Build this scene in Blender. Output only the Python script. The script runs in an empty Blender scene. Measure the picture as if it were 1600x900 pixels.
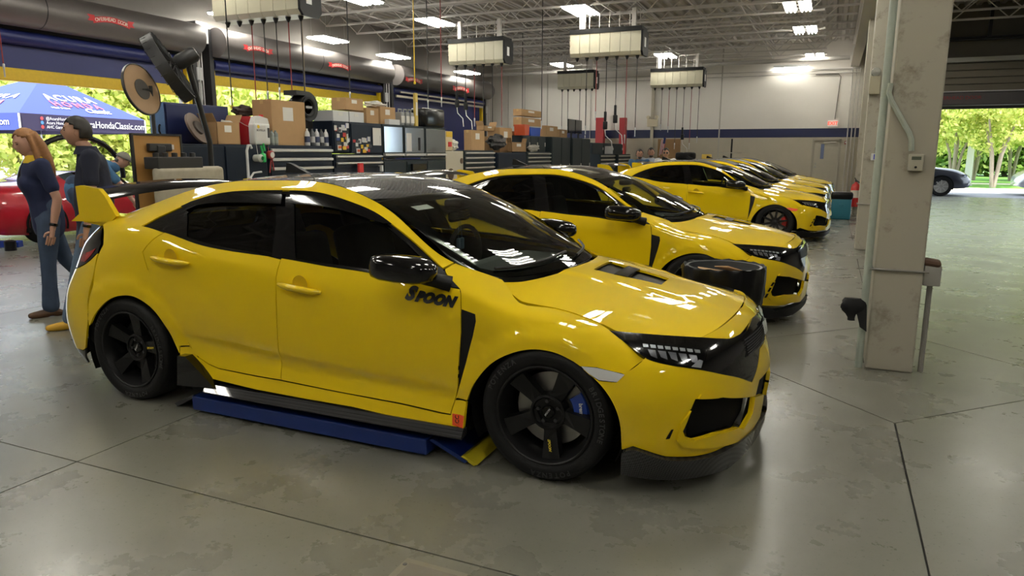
import bpy, bmesh, math, random
import numpy as np
from mathutils import Vector, Matrix, Euler
from mathutils.geometry import delaunay_2d_cdt
random.seed(7); RNG = np.random.default_rng(7)
PI = math.pi
SC = bpy.context.scene
COL = SC.collection

# ------------------------------------------------------------------ camera
FPX, YAW, PITCH, ROLL = 1116.067, .4153, .1878, .0033
CAM = np.array([1.1186, -3.8085, 1.5089])
def cam_axes():
    cy, sy = math.cos(YAW), math.sin(YAW)
    f = np.array([-sy*math.cos(PITCH), cy*math.cos(PITCH), -math.sin(PITCH)])
    r = np.array([cy, sy, 0.]); u = np.cross(r, f)
    c, s = math.cos(ROLL), math.sin(ROLL)
    return c*r+s*u, -s*r+c*u, f
CR, CU, CF = cam_axes()
def proj(P):
    d = np.asarray(P, float)-CAM
    z = d@CF
    return np.stack([800+FPX*(d@CR)/z, 450-FPX*(d@CU)/z], -1)
def on(px, ax, val):
    """pixel of the 1600x900 photo -> point on the plane coordinate[ax] = val"""
    d = CF+CR*(px[0]-800)/FPX-CU*(px[1]-450)/FPX
    return CAM+d*(val-CAM[ax])/d[ax]
cd = bpy.data.cameras.new('camera'); cam = bpy.data.objects.new('camera', cd); COL.objects.link(cam)
cd.sensor_width = 36; cd.sensor_fit = 'HORIZONTAL'; cd.lens = 36*FPX/1600; cd.clip_start = .05; cd.clip_end = 400
M = Matrix(((CR[0], CU[0], -CF[0], CAM[0]), (CR[1], CU[1], -CF[1], CAM[1]), (CR[2], CU[2], -CF[2], CAM[2]), (0, 0, 0, 1)))
cam.matrix_world = M
SC.camera = cam

# ------------------------------------------------------------------ world, exposure
w = bpy.data.worlds.new('sky'); SC.world = w; w.use_nodes = True
nt = w.node_tree; bg = nt.nodes['Background']
bg.inputs['Color'].default_value = (.78, .89, 1.0, 1); bg.inputs['Strength'].default_value = 4.0
SC.view_settings.view_transform = 'Standard'; SC.view_settings.look = 'None'
SC.view_settings.exposure = 0.0; SC.view_settings.gamma = 1.0; SC.view_settings.use_curve_mapping = False
sl = bpy.data.lights.new('sun', 'SUN'); sl.energy = 13.0; sl.angle = .05; sl.color = (1, .95, .86)
sun = bpy.data.objects.new('sun', sl); COL.objects.link(sun); sun.rotation_euler = (math.radians(28), math.radians(18), 0)
TUBE_EMIT = 42.0

# ------------------------------------------------------------------ materials
MATS = {}
def mat(name, col=(.5, .5, .5), rough=.5, metal=0., coat=0., spec=.5, noise=0., nscale=8., emit=0., bump=0., bscale=60., nrough=0.):
    if name in MATS: return MATS[name]
    m = bpy.data.materials.new(name); m.use_nodes = True
    n = m.node_tree; b = n.nodes['Principled BSDF']
    b.inputs['Base Color'].default_value = (*col, 1); b.inputs['Roughness'].default_value = rough
    b.inputs['Metallic'].default_value = metal; b.inputs['Coat Weight'].default_value = coat
    b.inputs['Coat Roughness'].default_value = .03; b.inputs['Specular IOR Level'].default_value = spec
    if noise or nrough:
        tc = n.nodes.new('ShaderNodeTexCoord'); t = n.nodes.new('ShaderNodeTexNoise')
        t.inputs['Scale'].default_value = nscale; t.inputs['Detail'].default_value = 6; t.inputs['Roughness'].default_value = .65
        n.links.new(tc.outputs['Object'], t.inputs['Vector'])
        if noise:
            mx = n.nodes.new('ShaderNodeMix'); mx.data_type = 'RGBA'
            mx.inputs[6].default_value = (*[c*(1-noise) for c in col], 1); mx.inputs[7].default_value = (*[min(1, c*(1+noise)) for c in col], 1)
            n.links.new(t.outputs['Fac'], mx.inputs[0]); n.links.new(mx.outputs[2], b.inputs['Base Color'])
        if nrough:
            mr = n.nodes.new('ShaderNodeMapRange'); mr.inputs[1].default_value = .3; mr.inputs[2].default_value = .7
            mr.inputs[3].default_value = max(0, rough-nrough); mr.inputs[4].default_value = min(1, rough+nrough)
            n.links.new(t.outputs['Fac'], mr.inputs[0]); n.links.new(mr.outputs[0], b.inputs['Roughness'])
    if bump:
        tc = n.nodes.new('ShaderNodeTexCoord'); t2 = n.nodes.new('ShaderNodeTexNoise'); t2.inputs['Scale'].default_value = bscale
        n.links.new(tc.outputs['Object'], t2.inputs['Vector'])
        bp = n.nodes.new('ShaderNodeBump'); bp.inputs['Strength'].default_value = bump; bp.inputs['Distance'].default_value = .01
        n.links.new(t2.outputs['Fac'], bp.inputs['Height']); n.links.new(bp.outputs[0], b.inputs['Normal'])
    if emit:
        b.inputs['Emission Color'].default_value = (*col, 1); b.inputs['Emission Strength'].default_value = emit
    MATS[name] = m; return m
def glass_mat(name, tint, refl=1.45, rough=0.):
    if name in MATS: return MATS[name]
    m = bpy.data.materials.new(name); m.use_nodes = True; n = m.node_tree
    for x in list(n.nodes):
        if x.type == 'BSDF_PRINCIPLED': n.nodes.remove(x)
    o = [x for x in n.nodes if x.type == 'OUTPUT_MATERIAL'][0]
    t = n.nodes.new('ShaderNodeBsdfTransparent'); t.inputs[0].default_value = (*tint, 1)
    g = n.nodes.new('ShaderNodeBsdfGlossy'); g.inputs['Roughness'].default_value = rough
    fr = n.nodes.new('ShaderNodeFresnel'); fr.inputs[0].default_value = refl
    mx = n.nodes.new('ShaderNodeMixShader')
    n.links.new(fr.outputs[0], mx.inputs[0]); n.links.new(t.outputs[0], mx.inputs[1]); n.links.new(g.outputs[0], mx.inputs[2])
    n.links.new(mx.outputs[0], o.inputs[0]); MATS[name] = m; return m

# ------------------------------------------------------------------ objects
def tag(o, label=None, cat=None, group=None, kind=None):
    if label: o['label'] = label
    if cat: o['category'] = cat
    if group: o['group'] = group
    if kind: o['kind'] = kind
    return o
def link(name, me, parent=None, loc=(0, 0, 0), rz=0.):
    o = bpy.data.objects.new(name, me); COL.objects.link(o); o.location = loc; o.rotation_euler = (0, 0, rz)
    if parent is not None: o.parent = parent
    return o
def thing(name, label, cat, loc=(0, 0, 0), rz=0., group=None):
    return tag(link(name, None, None, loc, rz), label, cat, group)
def copy_tree(o, parent=None):
    c = o.copy(); COL.objects.link(c)
    if parent is not None: c.parent = parent
    for ch in list(o.children): copy_tree(ch, c)
    return c
class MB:
    """collects shapes for ONE mesh"""
    def __init__(s): s.v = []; s.f = []; s.mi = []; s.cur = 0
    def add(s, v, f):
        n = len(s.v); s.v += [tuple(map(float, p)) for p in v]; s.f += [tuple(i+n for i in q) for q in f]; s.mi += [s.cur]*len(f); return s
    def box(s, a, b, rot=None, piv=None):
        x0, y0, z0 = a; x1, y1, z1 = b
        v = [(x0, y0, z0), (x1, y0, z0), (x1, y1, z0), (x0, y1, z0), (x0, y0, z1), (x1, y0, z1), (x1, y1, z1), (x0, y1, z1)]
        if rot is not None:
            p = Vector(piv) if piv is not None else Vector(((x0+x1)/2, (y0+y1)/2, (z0+z1)/2))
            R = Euler(rot).to_matrix(); v = [tuple(R@(Vector(q)-p)+p) for q in v]
        return s.add(v, [(0, 3, 2, 1), (4, 5, 6, 7), (0, 1, 5, 4), (1, 2, 6, 5), (2, 3, 7, 6), (3, 0, 4, 7)])
    def cbox(s, c, d, rot=None):
        return s.box([c[i]-d[i]/2 for i in range(3)], [c[i]+d[i]/2 for i in range(3)], rot)
    def rbox(s, a, b, r=.01, seg=2, rot=None):
        """rounded box"""
        bm = bmesh.new(); t = MB().box(a, b, rot)
        vs = [bm.verts.new(p) for p in t.v]
        for q in t.f: bm.faces.new([vs[i] for i in q])
        bmesh.ops.bevel(bm, geom=bm.edges[:], offset=r, segments=seg, affect='EDGES', profile=.5)
        bm.verts.ensure_lookup_table(); bm.verts.index_update()
        s.add([tuple(x.co) for x in bm.verts], [tuple(x.index for x in f.verts) for f in bm.faces]); bm.free(); return s
    def tube(s, pts, r, n=8, cap=True):
        pts = [Vector(p) for p in pts]; rs = r if hasattr(r, '__len__') else [r]*len(pts)
        v = []; f = []; prev = None
        for i, p in enumerate(pts):
            d = (pts[min(i+1, len(pts)-1)]-pts[max(i-1, 0)]).normalized()
            if prev is None:
                a = Vector((0, 0, 1)) if abs(d.z) < .9 else Vector((1, 0, 0)); a = d.cross(a).normalized()
            else: a = (prev-d*prev.dot(d)).normalized()
            prev = a; b = d.cross(a)
            for k in range(n):
                t = 2*PI*k/n; v.append(p+(a*math.cos(t)+b*math.sin(t))*rs[i])
        for i in range(len(pts)-1):
            for k in range(n): f.append((i*n+k, i*n+(k+1) % n, (i+1)*n+(k+1) % n, (i+1)*n+k))
        if cap: f += [tuple(range(n))[::-1], tuple(range((len(pts)-1)*n, len(pts)*n))]
        return s.add(v, f)
    def lathe(s, prof, n=24, axis='z', c=(0, 0, 0), a0=0., a1=2*PI):
        full = abs(a1-a0-2*PI) < 1e-6; m = n if full else n+1; v = []; f = []
        for k in range(m):
            t = a0+(a1-a0)*k/n; ct, st = math.cos(t), math.sin(t)
            for (r, h) in prof:
                q = {'z': (r*ct, r*st, h), 'y': (r*ct, h, r*st), 'x': (h, r*ct, r*st)}[axis]
                v.append((q[0]+c[0], q[1]+c[1], q[2]+c[2]))
        L = len(prof)
        for k in range(n):
            k2 = (k+1) % m
            for j in range(L-1):
                q = (k*L+j, k2*L+j, k2*L+j+1, k*L+j+1); f.append(q if axis != 'y' else q[::-1])
        return s.add(v, f)
    def prism(s, poly, h0, h1, axis='z'):
        """extrude 2D polygon; axis z:(x,y) y:(x,z) x:(y,z)"""
        n = len(poly); mk = {'z': lambda p, h: (p[0], p[1], h), 'y': lambda p, h: (p[0], h, p[1]), 'x': lambda p, h: (h, p[0], p[1])}[axis]
        v = [mk(p, h0) for p in poly]+[mk(p, h1) for p in poly]
        f = [tuple(range(n))[::-1], tuple(range(n, 2*n))]+[(i, (i+1) % n, n+(i+1) % n, n+i) for i in range(n)]
        return s.add(v, f)
    def mesh(s, name='m', smooth=False, fix=True):
        me = bpy.data.meshes.new(name); me.from_pydata(s.v, [], s.f)
        if fix:
            bm = bmesh.new(); bm.from_mesh(me); bmesh.ops.delete(bm, geom=[q for q in bm.verts if not q.link_faces], context='VERTS'); bmesh.ops.recalc_face_normals(bm, faces=bm.faces); bm.to_mesh(me); bm.free()
        if smooth:
            me.shade_smooth()
            try: me.set_sharp_from_angle(angle=math.radians(smooth if smooth is not True else 40))
            except Exception: pass
        me.update(); return me
    def build(s, name, m, parent=None, smooth=False, loc=(0, 0, 0), rz=0., fix=True):
        me = s.mesh(name, smooth, fix)
        if isinstance(m, (list, tuple)):
            for x in m: me.materials.append(x)
            me.polygons.foreach_set('material_index', s.mi)
        else: me.materials.append(m)
        return link(name, me, parent, loc, rz)
def text_mesh(txt, size, m, name='lettering', extrude=.001, shear=0., offset=0., align='CENTER', space=1.):
    c = bpy.data.curves.new('t', 'FONT'); c.body = txt; c.size = size; c.extrude = extrude; c.shear = shear; c.offset = offset
    c.align_x = align; c.align_y = 'CENTER'; c.space_character = space; c.resolution_u = 3
    o = bpy.data.objects.new('t', c); COL.objects.link(o)
    dg = bpy.context.evaluated_depsgraph_get(); me = bpy.data.meshes.new_from_object(o.evaluated_get(dg))
    bpy.data.objects.remove(o); bpy.data.curves.remove(c)
    me.materials.clear(); me.materials.append(m); me.name = name; return me
def text_obj(txt, size, m, parent, mw, name='lettering', **k):
    """mw: local matrix; text lies in its local xy plane"""
    o = link(name, text_mesh(txt, size, m, name, **k), parent); o.matrix_local = mw; return o
def frame_mat(o, xdir, ydir):
    x = Vector(xdir).normalized(); y = Vector(ydir); y = (y-x*y.dot(x)).normalized(); z = x.cross(y)
    return Matrix(((x.x, y.x, z.x, o[0]), (x.y, y.y, z.y, o[1]), (x.z, y.z, z.z, o[2]), (0, 0, 0, 1)))
def pchip(xk, yk, x):
    xk = np.asarray(xk, float); yk = np.asarray(yk, float); x = np.clip(x, xk[0], xk[-1])
    h = np.diff(xk); d = np.diff(yk)/h; m = np.zeros(len(xk)); m[0] = d[0]; m[-1] = d[-1]
    for i in range(1, len(xk)-1):
        if d[i-1]*d[i] > 0:
            w1 = 2*h[i]+h[i-1]; w2 = h[i]+2*h[i-1]; m[i] = (w1+w2)/(w1/d[i-1]+w2/d[i])
    i = np.clip(np.searchsorted(xk, x)-1, 0, len(h)-1); t = (x-xk[i])/h[i]
    return (1+2*t)*(1-t)**2*yk[i]+t*(1-t)**2*h[i]*m[i]+t*t*(3-2*t)*yk[i+1]+t*t*(t-1)*h[i]*m[i+1]
# ------------------------------------------------------------------ shared car materials
YEL = mat('yellow_paint', (.78, .545, .004), .5, 0, 1.0, .08)
GBLK = mat('gloss_black', (.003, .003, .0035), .10, 0, .35, .4)
MBLK = mat('satin_black', (.006, .006, .0065), .5, 0, 0, .3)
DARK = mat('dark_trim', (.004, .004, .004), .8, 0, 0, .2)
RUB = mat('tyre_rubber', (.006, .006, .0065), .6, 0, 0, .3, bump=.15, bscale=90)
RIMB = mat('rim_black', (.005, .005, .0055), .42, 0, 0, .35)
ROTOR = mat('rotor_steel', (.42, .41, .39), .35, .9)
CLEAR = glass_mat('lamp_lens', (.9, .92, .95), 1.5)
CHROME = mat('lamp_chrome', (.82, .84, .86), .25, .45)
WSG = glass_mat('windscreen_glass', (.74, .80, .74), 1.45)
FRONTG = glass_mat('front_side_glass', (.58, .64, .58), 1.5)
SIDEG = glass_mat('tinted_glass', (.055, .06, .06), 1.55)
RED = mat('lamp_red', (.30, .006, .008), .2, 0, .5)
ORANGE = mat('marker_orange', (.85, .09, .02), .3, 0, .5)
BLUECAL = mat('caliper_blue', (.01, .05, .34), .35, 0, .5)
REDCAL = mat('caliper_red', (.6, .02, .015), .35, 0, .5)
WHITE = mat('print_white', (.8, .8, .8), .5)
SEATM = mat('seat_cloth', (.03, .028, .03), .9)
def carbon():
    m = mat('carbon_fibre', (.02, .02, .022), .45, 0, .8, .1)
    n = m.node_tree; b = n.nodes['Principled BSDF']; tc = n.nodes.new('ShaderNodeTexCoord')
    ck = n.nodes.new('ShaderNodeTexChecker'); ck.inputs['Scale'].default_value = 170
    ck.inputs[1].default_value = (.006, .006, .007, 1); ck.inputs[2].default_value = (.045, .045, .048, 1)
    mp = n.nodes.new('ShaderNodeMapping'); mp.inputs['Rotation'].default_value = (.78, 0, .78)
    n.links.new(tc.outputs['Object'], mp.inputs[0]); n.links.new(mp.outputs[0], ck.inputs['Vector']); n.links.new(ck.outputs[0], b.inputs['Base Color']); return m
CARB = carbon()

# ------------------------------------------------------------------ the hall
XL, YB, XR, YF, YA = -13.0, 26.0, 12.0, -12.0, 20.5      # left wall, back wall, right wall, front wall, end of the aisle
def wnode(m):
    n = m.node_tree; return n, n.nodes['Principled BSDF'], n.links
def concrete_floor():
    m = mat('sealed_concrete', (.3, .3, .27), .3); n, b, L = wnode(m)
    g = n.nodes.new('ShaderNodeNewGeometry')
    def noise(sc, det=6, ro=.6):
        t = n.nodes.new('ShaderNodeTexNoise'); t.inputs['Scale'].default_value = sc; t.inputs['Detail'].default_value = det; t.inputs['Roughness'].default_value = ro
        L.new(g.outputs['Position'], t.inputs['Vector']); return t
    def ramp(t, stops):
        r = n.nodes.new('ShaderNodeValToRGB'); e = r.color_ramp.elements
        while len(e) < len(stops): e.new(.5)
        for q, (p, c) in zip(e, stops): q.position = p; q.color = (*c, 1)
        L.new(t.outputs['Fac'], r.inputs[0]); return r
    base = ramp(noise(.9, 8, .7), [(.22, (.138, .135, .108)), (.5, (.168, .166, .136)), (.78, (.196, .195, .164))])
    spk = ramp(noise(48, 4, .7), [(.30, (.16, .14, .11)), (.39, (1, 1, 1))])
    pit = ramp(noise(9, 10, .8), [(.30, (.35, .32, .27)), (.42, (1, 1, 1))])
    m1 = n.nodes.new('ShaderNodeMix'); m1.data_type = 'RGBA'; m1.blend_type = 'MULTIPLY'; m1.inputs[0].default_value = .75
    L.new(base.outputs[0], m1.inputs[6]); L.new(spk.outputs[0], m1.inputs[7])
    m2 = n.nodes.new('ShaderNodeMix'); m2.data_type = 'RGBA'; m2.blend_type = 'MULTIPLY'; m2.inputs[0].default_value = .12
    L.new(m1.outputs[2], m2.inputs[6]); L.new(pit.outputs[0], m2.inputs[7]); L.new(m2.outputs[2], b.inputs['Base Color'])
    rr = n.nodes.new('ShaderNodeMapRange'); t = noise(1.6, 7, .65); L.new(t.outputs['Fac'], rr.inputs[0])
    rr.inputs[1].default_value = .3; rr.inputs[2].default_value = .7; rr.inputs[3].default_value = .24; rr.inputs[4].default_value = .33; L.new(rr.outputs[0], b.inputs['Roughness'])
    bp = n.nodes.new('ShaderNodeBump'); bp.inputs['Strength'].default_value = .05; bp.inputs['Distance'].default_value = .01
    t = noise(2.2, 3, .5); L.new(t.outputs['Fac'], bp.inputs['Height']); L.new(bp.outputs[0], b.inputs['Normal'])
    return m
CONC = concrete_floor()
def grime(name, col, dirt, lo=.42, hi=.62, sc=3.0, rough=.6):
    """painted surface with dirt blotches of their own shape"""
    if name in MATS: return MATS[name]
    m = mat(name, col, rough); n, b, L = wnode(m); g = n.nodes.new('ShaderNodeNewGeometry')
    t = n.nodes.new('ShaderNodeTexNoise'); t.inputs['Scale'].default_value = sc; t.inputs['Detail'].default_value = 9; t.inputs['Roughness'].default_value = .72
    L.new(g.outputs['Position'], t.inputs['Vector']); r = n.nodes.new('ShaderNodeValToRGB')
    r.color_ramp.elements[0].position = lo-.12; r.color_ramp.elements[0].color = (*dirt, 1); r.color_ramp.elements[1].position = lo+.05; r.color_ramp.elements[1].color = (*col, 1)
    L.new(t.outputs['Fac'], r.inputs[0]); L.new(r.outputs[0], b.inputs['Base Color']); return m
JOINT = mat('joint_dirt', (.03, .028, .024), .9)
fl = MB().box((XL, YF, -.20), (XR, YB, -.012)).build('floor', JOINT); tag(fl, kind='structure')
xj = [XL]+[-2.18+3.74*k for k in range(-2, 4)]+[XR]; yj = [YF]+[-1.65+3.52*k for k in range(-2, 8)]+[YB]
xj = [x for i, x in enumerate(xj) if i == 0 or x > xj[i-1]+.3]; NODES = [(1.56, 1.87+7.04*k) for k in range(-1, 4)]; DH = 1.27
def slab(poly, gap=.004):
    poly = [tuple(p) for p in poly]
    c = (sum(p[0] for p in poly)/len(poly), sum(p[1] for p in poly)/len(poly)); q = []
    for p in poly:
        d = Vector((c[0]-p[0], c[1]-p[1])).normalized(); q.append((p[0]+d.x*gap*1.4, p[1]+d.y*gap*1.4))
    o = MB().prism(q, -.06, 0).build('slab', CONC, fl)
for i in range(len(xj)-1):
    for j in range(len(yj)-1):
        x0, x1, y0, y1 = xj[i], xj[i+1], yj[j], yj[j+1]; poly = []
        for (cx, cy, dx, dy) in ((x0, y0, 1, 1), (x1, y0, -1, 1), (x1, y1, -1, -1), (x0, y1, 1, -1)):
            if any(abs(cx-a) < .1 and abs(cy-b) < .1 for a, b in NODES):
                p, q = (cx+dx*DH, cy), (cx, cy+dy*DH); poly += [q, p] if dx*dy > 0 else [p, q]
            else: poly.append((cx, cy))
        slab(poly)
for a, b in NODES: slab([(a-DH, b), (a, b-DH), (a+DH, b), (a, b+DH)])
WALLW = mat('wall_white', (.74, .71, .66), .55, noise=.04, nscale=1.2)
WALLG = mat('wall_grey', (.30, .28, .26), .6, noise=.08, nscale=1.5)
WALLB = mat('wall_beige', (.46, .42, .33), .55, noise=.10, nscale=2.)
NAVY = mat('navy_paint', (.010, .017, .075), .4, noise=.12, nscale=3.)
STEEL = mat('joist_paint', (.58, .55, .52), .5); DECK = mat('deck_paint', (.50, .47, .44), .55, noise=.1, nscale=2.)
CHH = 5.55; WT = CHH+.11
# left wall: piers between the roller doors and lintel above them
DOORS = [(1.75, 9.05), (9.68, 16.90), (17.50, 24.6)]
wl = MB(); wl.box((XL-.25, YF, 0), (XL, DOORS[0][0], WT)); wl.box((XL-.25, DOORS[2][1], 0), (XL, YB, WT))
for (a, b) in ((DOORS[0][1], DOORS[1][0]), (DOORS[1][1], DOORS[2][0])): wl.box((XL-.25, a, 0), (XL, b, 3.72))
wl.box((XL-.25, DOORS[0][0], 3.72), (XL, DOORS[2][1], WT)); tag(wl.build('wall_left', WALLG), kind='structure')
wb = tag(MB().box((XL, YB, 2.43), (1.95, YB+.2, WT)).build('wall_back', WALLW), kind='structure')
lb = MB().box((XL, YB, 0), (.38, YB+.2, 2.10)); lb.box((.38, YB, 2.03), (1.37, YB+.2, 2.10)); lb.box((1.37, YB, 0), (1.95, YB+.2, 2.10)); lb.build('lower_band', WALLB, wb)
MB().box((XL, YB-.004, 2.10), (1.95, YB+.2, 2.43)).build('stripe', NAVY, wb)
for x in (-3.1, -10.4): MB().box((x, YB-.012, 0), (x+.05, YB-.004, CHH)).build('wall_joint', mat('joint_strip', (.42, .40, .35), .6), wb)
# aisle end wall, side return, right and front walls
wa = MB().box((1.95, YA, 2.80), (XR, YA+.2, WT)); wa.box((8.9, YA, 0), (XR, YA+.2, 2.80)); tag(wa.build('wall_aisle', mat('wall_olive', (.115, .105, .08), .6, noise=.1)), kind='structure')
tag(MB().box((1.96, YA, 0), (2.15, YB+.2, WT)).build('wall_return', WALLB), kind='structure')
tag(MB().box((XR, YF, 0), (XR+.2, YA+.2, WT)).build('wall_right', WALLG), kind='structure')
tag(MB().box((XL, YF-.2, 0), (XR, YF, WT)).build('wall_front', WALLG), kind='structure')
# ribbed steel deck
ck = MB(); v = []; prof = []; x = XL-.2
while x < XR+.2: prof += [(x, CHH), (x+.10, CHH), (x+.14, CHH+.07), (x+.24, CHH+.07)]; x += .28
n = len(prof)
ck.add([(p[0], YF-.2, p[1]) for p in prof]+[(p[0], YB+.2, p[1]) for p in prof], [(i, i+1, n+i+1, n+i) for i in range(n-1)])
ceil = tag(ck.build('ceiling', DECK, fix=False), kind='structure')
tag(MB().box((XL-.3, YF-.3, CHH+.12), (XR+.3, YB+.3, CHH+.3)).build('roof_slab', DECK, ceil))
# bar joists (two bays across), one mesh shared by all
def joist(x0, x1, zb, zt):
    q = MB()
    for z in (zt, ): q.box((x0, -.035, z-.05), (x1, .035, z))
    q.box((x0+.9, -.035, zb), (x1-.9, .035, zb+.045)); s = .62; x = x0+.3; up = True
    P = []
    while x < x1-.2: P.append((x, 0, zt-.03 if up else zb+.02)); x += s; up = not up
    for a, b in zip(P, P[1:]): q.tube([a, b], .016, 5, False)
    return q.mesh('joist')
jm = joist(XL, 1.56, 4.93, CHH); jm.materials.append(STEEL); jm2 = joist(1.56, XR, 4.93, CHH); jm2.materials.append(STEEL)
y = -5.2
while y < YB-.2:
    link('joist', jm, ceil, (0, y, 0))
    if y < YA-.3: link('joist', jm2, ceil, (0, y, 0))
    y += 1.42
for x in (-10.2, -7.2, -4.2, -1.2):
    for z in (4.965, 5.45): MB().box((x-.02, YF, z), (x+.02, YB, z+.035)).build('bridging', STEEL, ceil)
gd = MB().box((1.46, YF, 4.62), (1.74, YB, 4.65)).box((1.58, YF, 4.65), (1.62, YB, 5.42)).box((1.46, YF, 5.40), (1.74, YB, 5.43)); gd.build('girder', STEEL, ceil)
# pipes under the ceiling along the back wall
PIPE = mat('pipe_white', (.46, .44, .41), .45)
tag(MB().tube([(-12.8, 24.6, 4.72), (1.4, 24.6, 4.78)], .075, 10).build('ceiling_pipe', PIPE, ceil, True))
for z, yy in ((4.55, 25.9), (4.40, 25.85)): MB().tube([(-9.0, yy, z), (1.8, yy, z)], .018, 6).build('conduit', PIPE, ceil)
for x in (1.55, 1.68, 1.80): MB().tube([(x, 25.9, 0), (x, 25.9, 4.55)], .022, 6).build('conduit', PIPE, wb)
for x in (-12.2, -11.4, -8.4, -6.9): MB().tube([(x, 25.92, 1.0), (x, 25.92, 4.9)], .014, 5).build('conduit', PIPE, wb)
MB().tube([(.30, 25.95, 4.38), (1.08, 25.95, 4.38), (1.16, 25.95, 4.28), (1.08, 25.95, 2.75)], .014, 6).build('conduit', mat('pipe_dark', (.10, .095, .08), .5), wb)
# steel door in the back wall
d1 = tag(MB().rbox((.45, YB+.02, .01), (1.30, YB+.07, 1.98), .006).build('door_1', mat('door_paint', (.46, .43, .35), .5, noise=.08)), kind='structure')
fr = MB().box((.38, YB-.03, 0), (.45, YB+.1, 2.03)).box((1.30, YB-.03, 0), (1.37, YB+.1, 2.03)).box((.38, YB-.03, 1.98), (1.37, YB+.1, 2.05)); fr.build('door_frame', mat('door_frame', (.36, .33, .27), .5), d1)
MB().box((.68, YB-.0, 1.30), (.80, YB+.03, 1.85)).build('door_window', mat('wired_glass', (.16, .20, .34), .15), d1)
MB().rbox((.78, YB-.05, 1.88), (1.22, YB+.02, 1.94), .01).build('door_closer', mat('closer', (.5, .48, .42), .4), d1)
for z in (1.0, 1.12): MB().lathe([(0, -.06), (.035, -.06), (.035, .0)], 12, 'y', (.53, YB+.02, z)).build('door_handle', mat('steel_dull', (.4, .4, .4), .35, .9), d1, True)

# ------------------------------------------------------------------ columns and what is fixed to them
COLM = grime('column_paint', (.36, .335, .27), (.16, .14, .105), .39, .6, 4.5)
COLS = [(1.445, 1.745, 1.70, 2.02), (1.55, 1.85, 8.78, 9.10), (1.66, 1.96, 15.75, 16.07)]
for i, (a, b, c, d) in enumerate(COLS):
    o = tag(MB().rbox((a, c, 0), (b, d, 4.62), .012).build('trim_%d' % (i+1), COLM), kind='structure')
    for z in (.72, 3.18)[:2 if i == 0 else 1]:
        MB().tube([(a-.03, c-.014, z), (b+.03, c-.014, z)], .008, 6).tube([(a-.012, c-.03, z), (a-.012, d, z)], .008, 6).build('strap', mat('strap_steel', (.25, .24, .22), .4, .7), o)
GP = mat('pipe_green', (.36, .40, .34), .45, noise=.15, nscale=20.)
pa = on((1402, 0), 1, 1.66); pb = on((1357, 455), 1, 1.66)
up = MB().tube([(1.405, 1.72, .0), (1.405, 1.72, 4.6)], .026, 10)
tag(up.build('standpipe', GP, None, True), 'pale green vertical pipe running up the nearest column', 'pipe')
# branch conduit down to the control box
bx = on((1431, 247), 1, 1.70)
br = MB().tube([tuple(on(q_, 1, 1.672)) for q_ in ((1392, 130), (1389, 145), (1393, 158), (1403, 176), (1414, 196), (1421, 208), (1424, 218), (1424, 236))], .017, 8)
tag(br.build('conduit', GP, None, True), 'bent pale conduit leading down to the control box on the nearest column', 'conduit')
cb = thing('control_box', 'small beige control box with a display on the nearest column', 'control box', (bx[0], 1.70, 1.45))
MB().rbox((-.045, -.045, -.055), (.045, 0, .055), .006).build('case', mat('box_beige', (.40, .38, .30), .5), cb)
MB().box((-.028, -.048, .018), (.028, -.044, .040)).build('display', mat('lcd', (.10, .12, .09), .2), cb)
MB().lathe([(0, -.052), (.008, -.052), (.008, -.044)], 10, 'y', (0, 0, -.03)).build('button', MBLK if 'satin_black' in MATS else mat('satin_black', (.012, .012, .013), .5), cb)
jb = thing('junction_box', 'grey junction box with a pipe at the foot of the nearest column', 'junction box', (1.80, 1.78, 0))
MB().tube([(0, 0, 0), (.0, 0, .62)], .018, 8).build('pipe', mat('pipe_grey', (.22, .21, .19), .5), jb, True)
MB().rbox((-.05, -.05, .62), (.055, .05, .76), .006).build('case', mat('box_grey', (.30, .29, .26), .5), jb)
MB().rbox((-.06, -.06, .755), (.05, .04, .80), .02, 2, (.1, .15, 0)).build('rag', mat('rag_brown', (.09, .05, .03), .9), jb)
# black cap hanging from the standpipe strap
hp_ = on((1338, 488), 1, 1.66); hx, hz = hp_[0], hp_[2]
cap = MB(); v = []
for i in range(8):
    t = i/7; rr = .085*(1-.25*t)*(.35+.65*math.sin(PI*min(1, t*1.15+.12)))
    for k in range(12): a = 2*PI*k/12; v.append((hx-.03+rr*math.cos(a)*(1+.2*math.sin(3*a+i)), 1.655+.5*rr*math.sin(a), hz+.10-.16*t))
cap.add(v, [(i*12+k, i*12+(k+1) % 12, (i+1)*12+(k+1) % 12, (i+1)*12+k) for i in range(7) for k in range(12)]+[tuple(range(12)), tuple(range(84, 96))])
cap.add([(hx, 1.64, hz), (hx+.06, 1.64, hz+.06), (hx+.075, 1.64, hz-.13), (hx+.03, 1.64, hz-.10), (hx, 1.655, hz), (hx+.06, 1.655, hz+.06), (hx+.075, 1.655, hz-.13), (hx+.03, 1.655, hz-.10)], [(0, 1, 2, 3), (7, 6, 5, 4), (0, 4, 5, 1), (1, 5, 6, 2), (2, 6, 7, 3), (3, 7, 4, 0)])
tag(cap.build('cap', mat('black_cloth', (.008, .008, .009), .9), None, True), 'crumpled black cap hanging on the pipe of the nearest column', 'cap')
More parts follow.
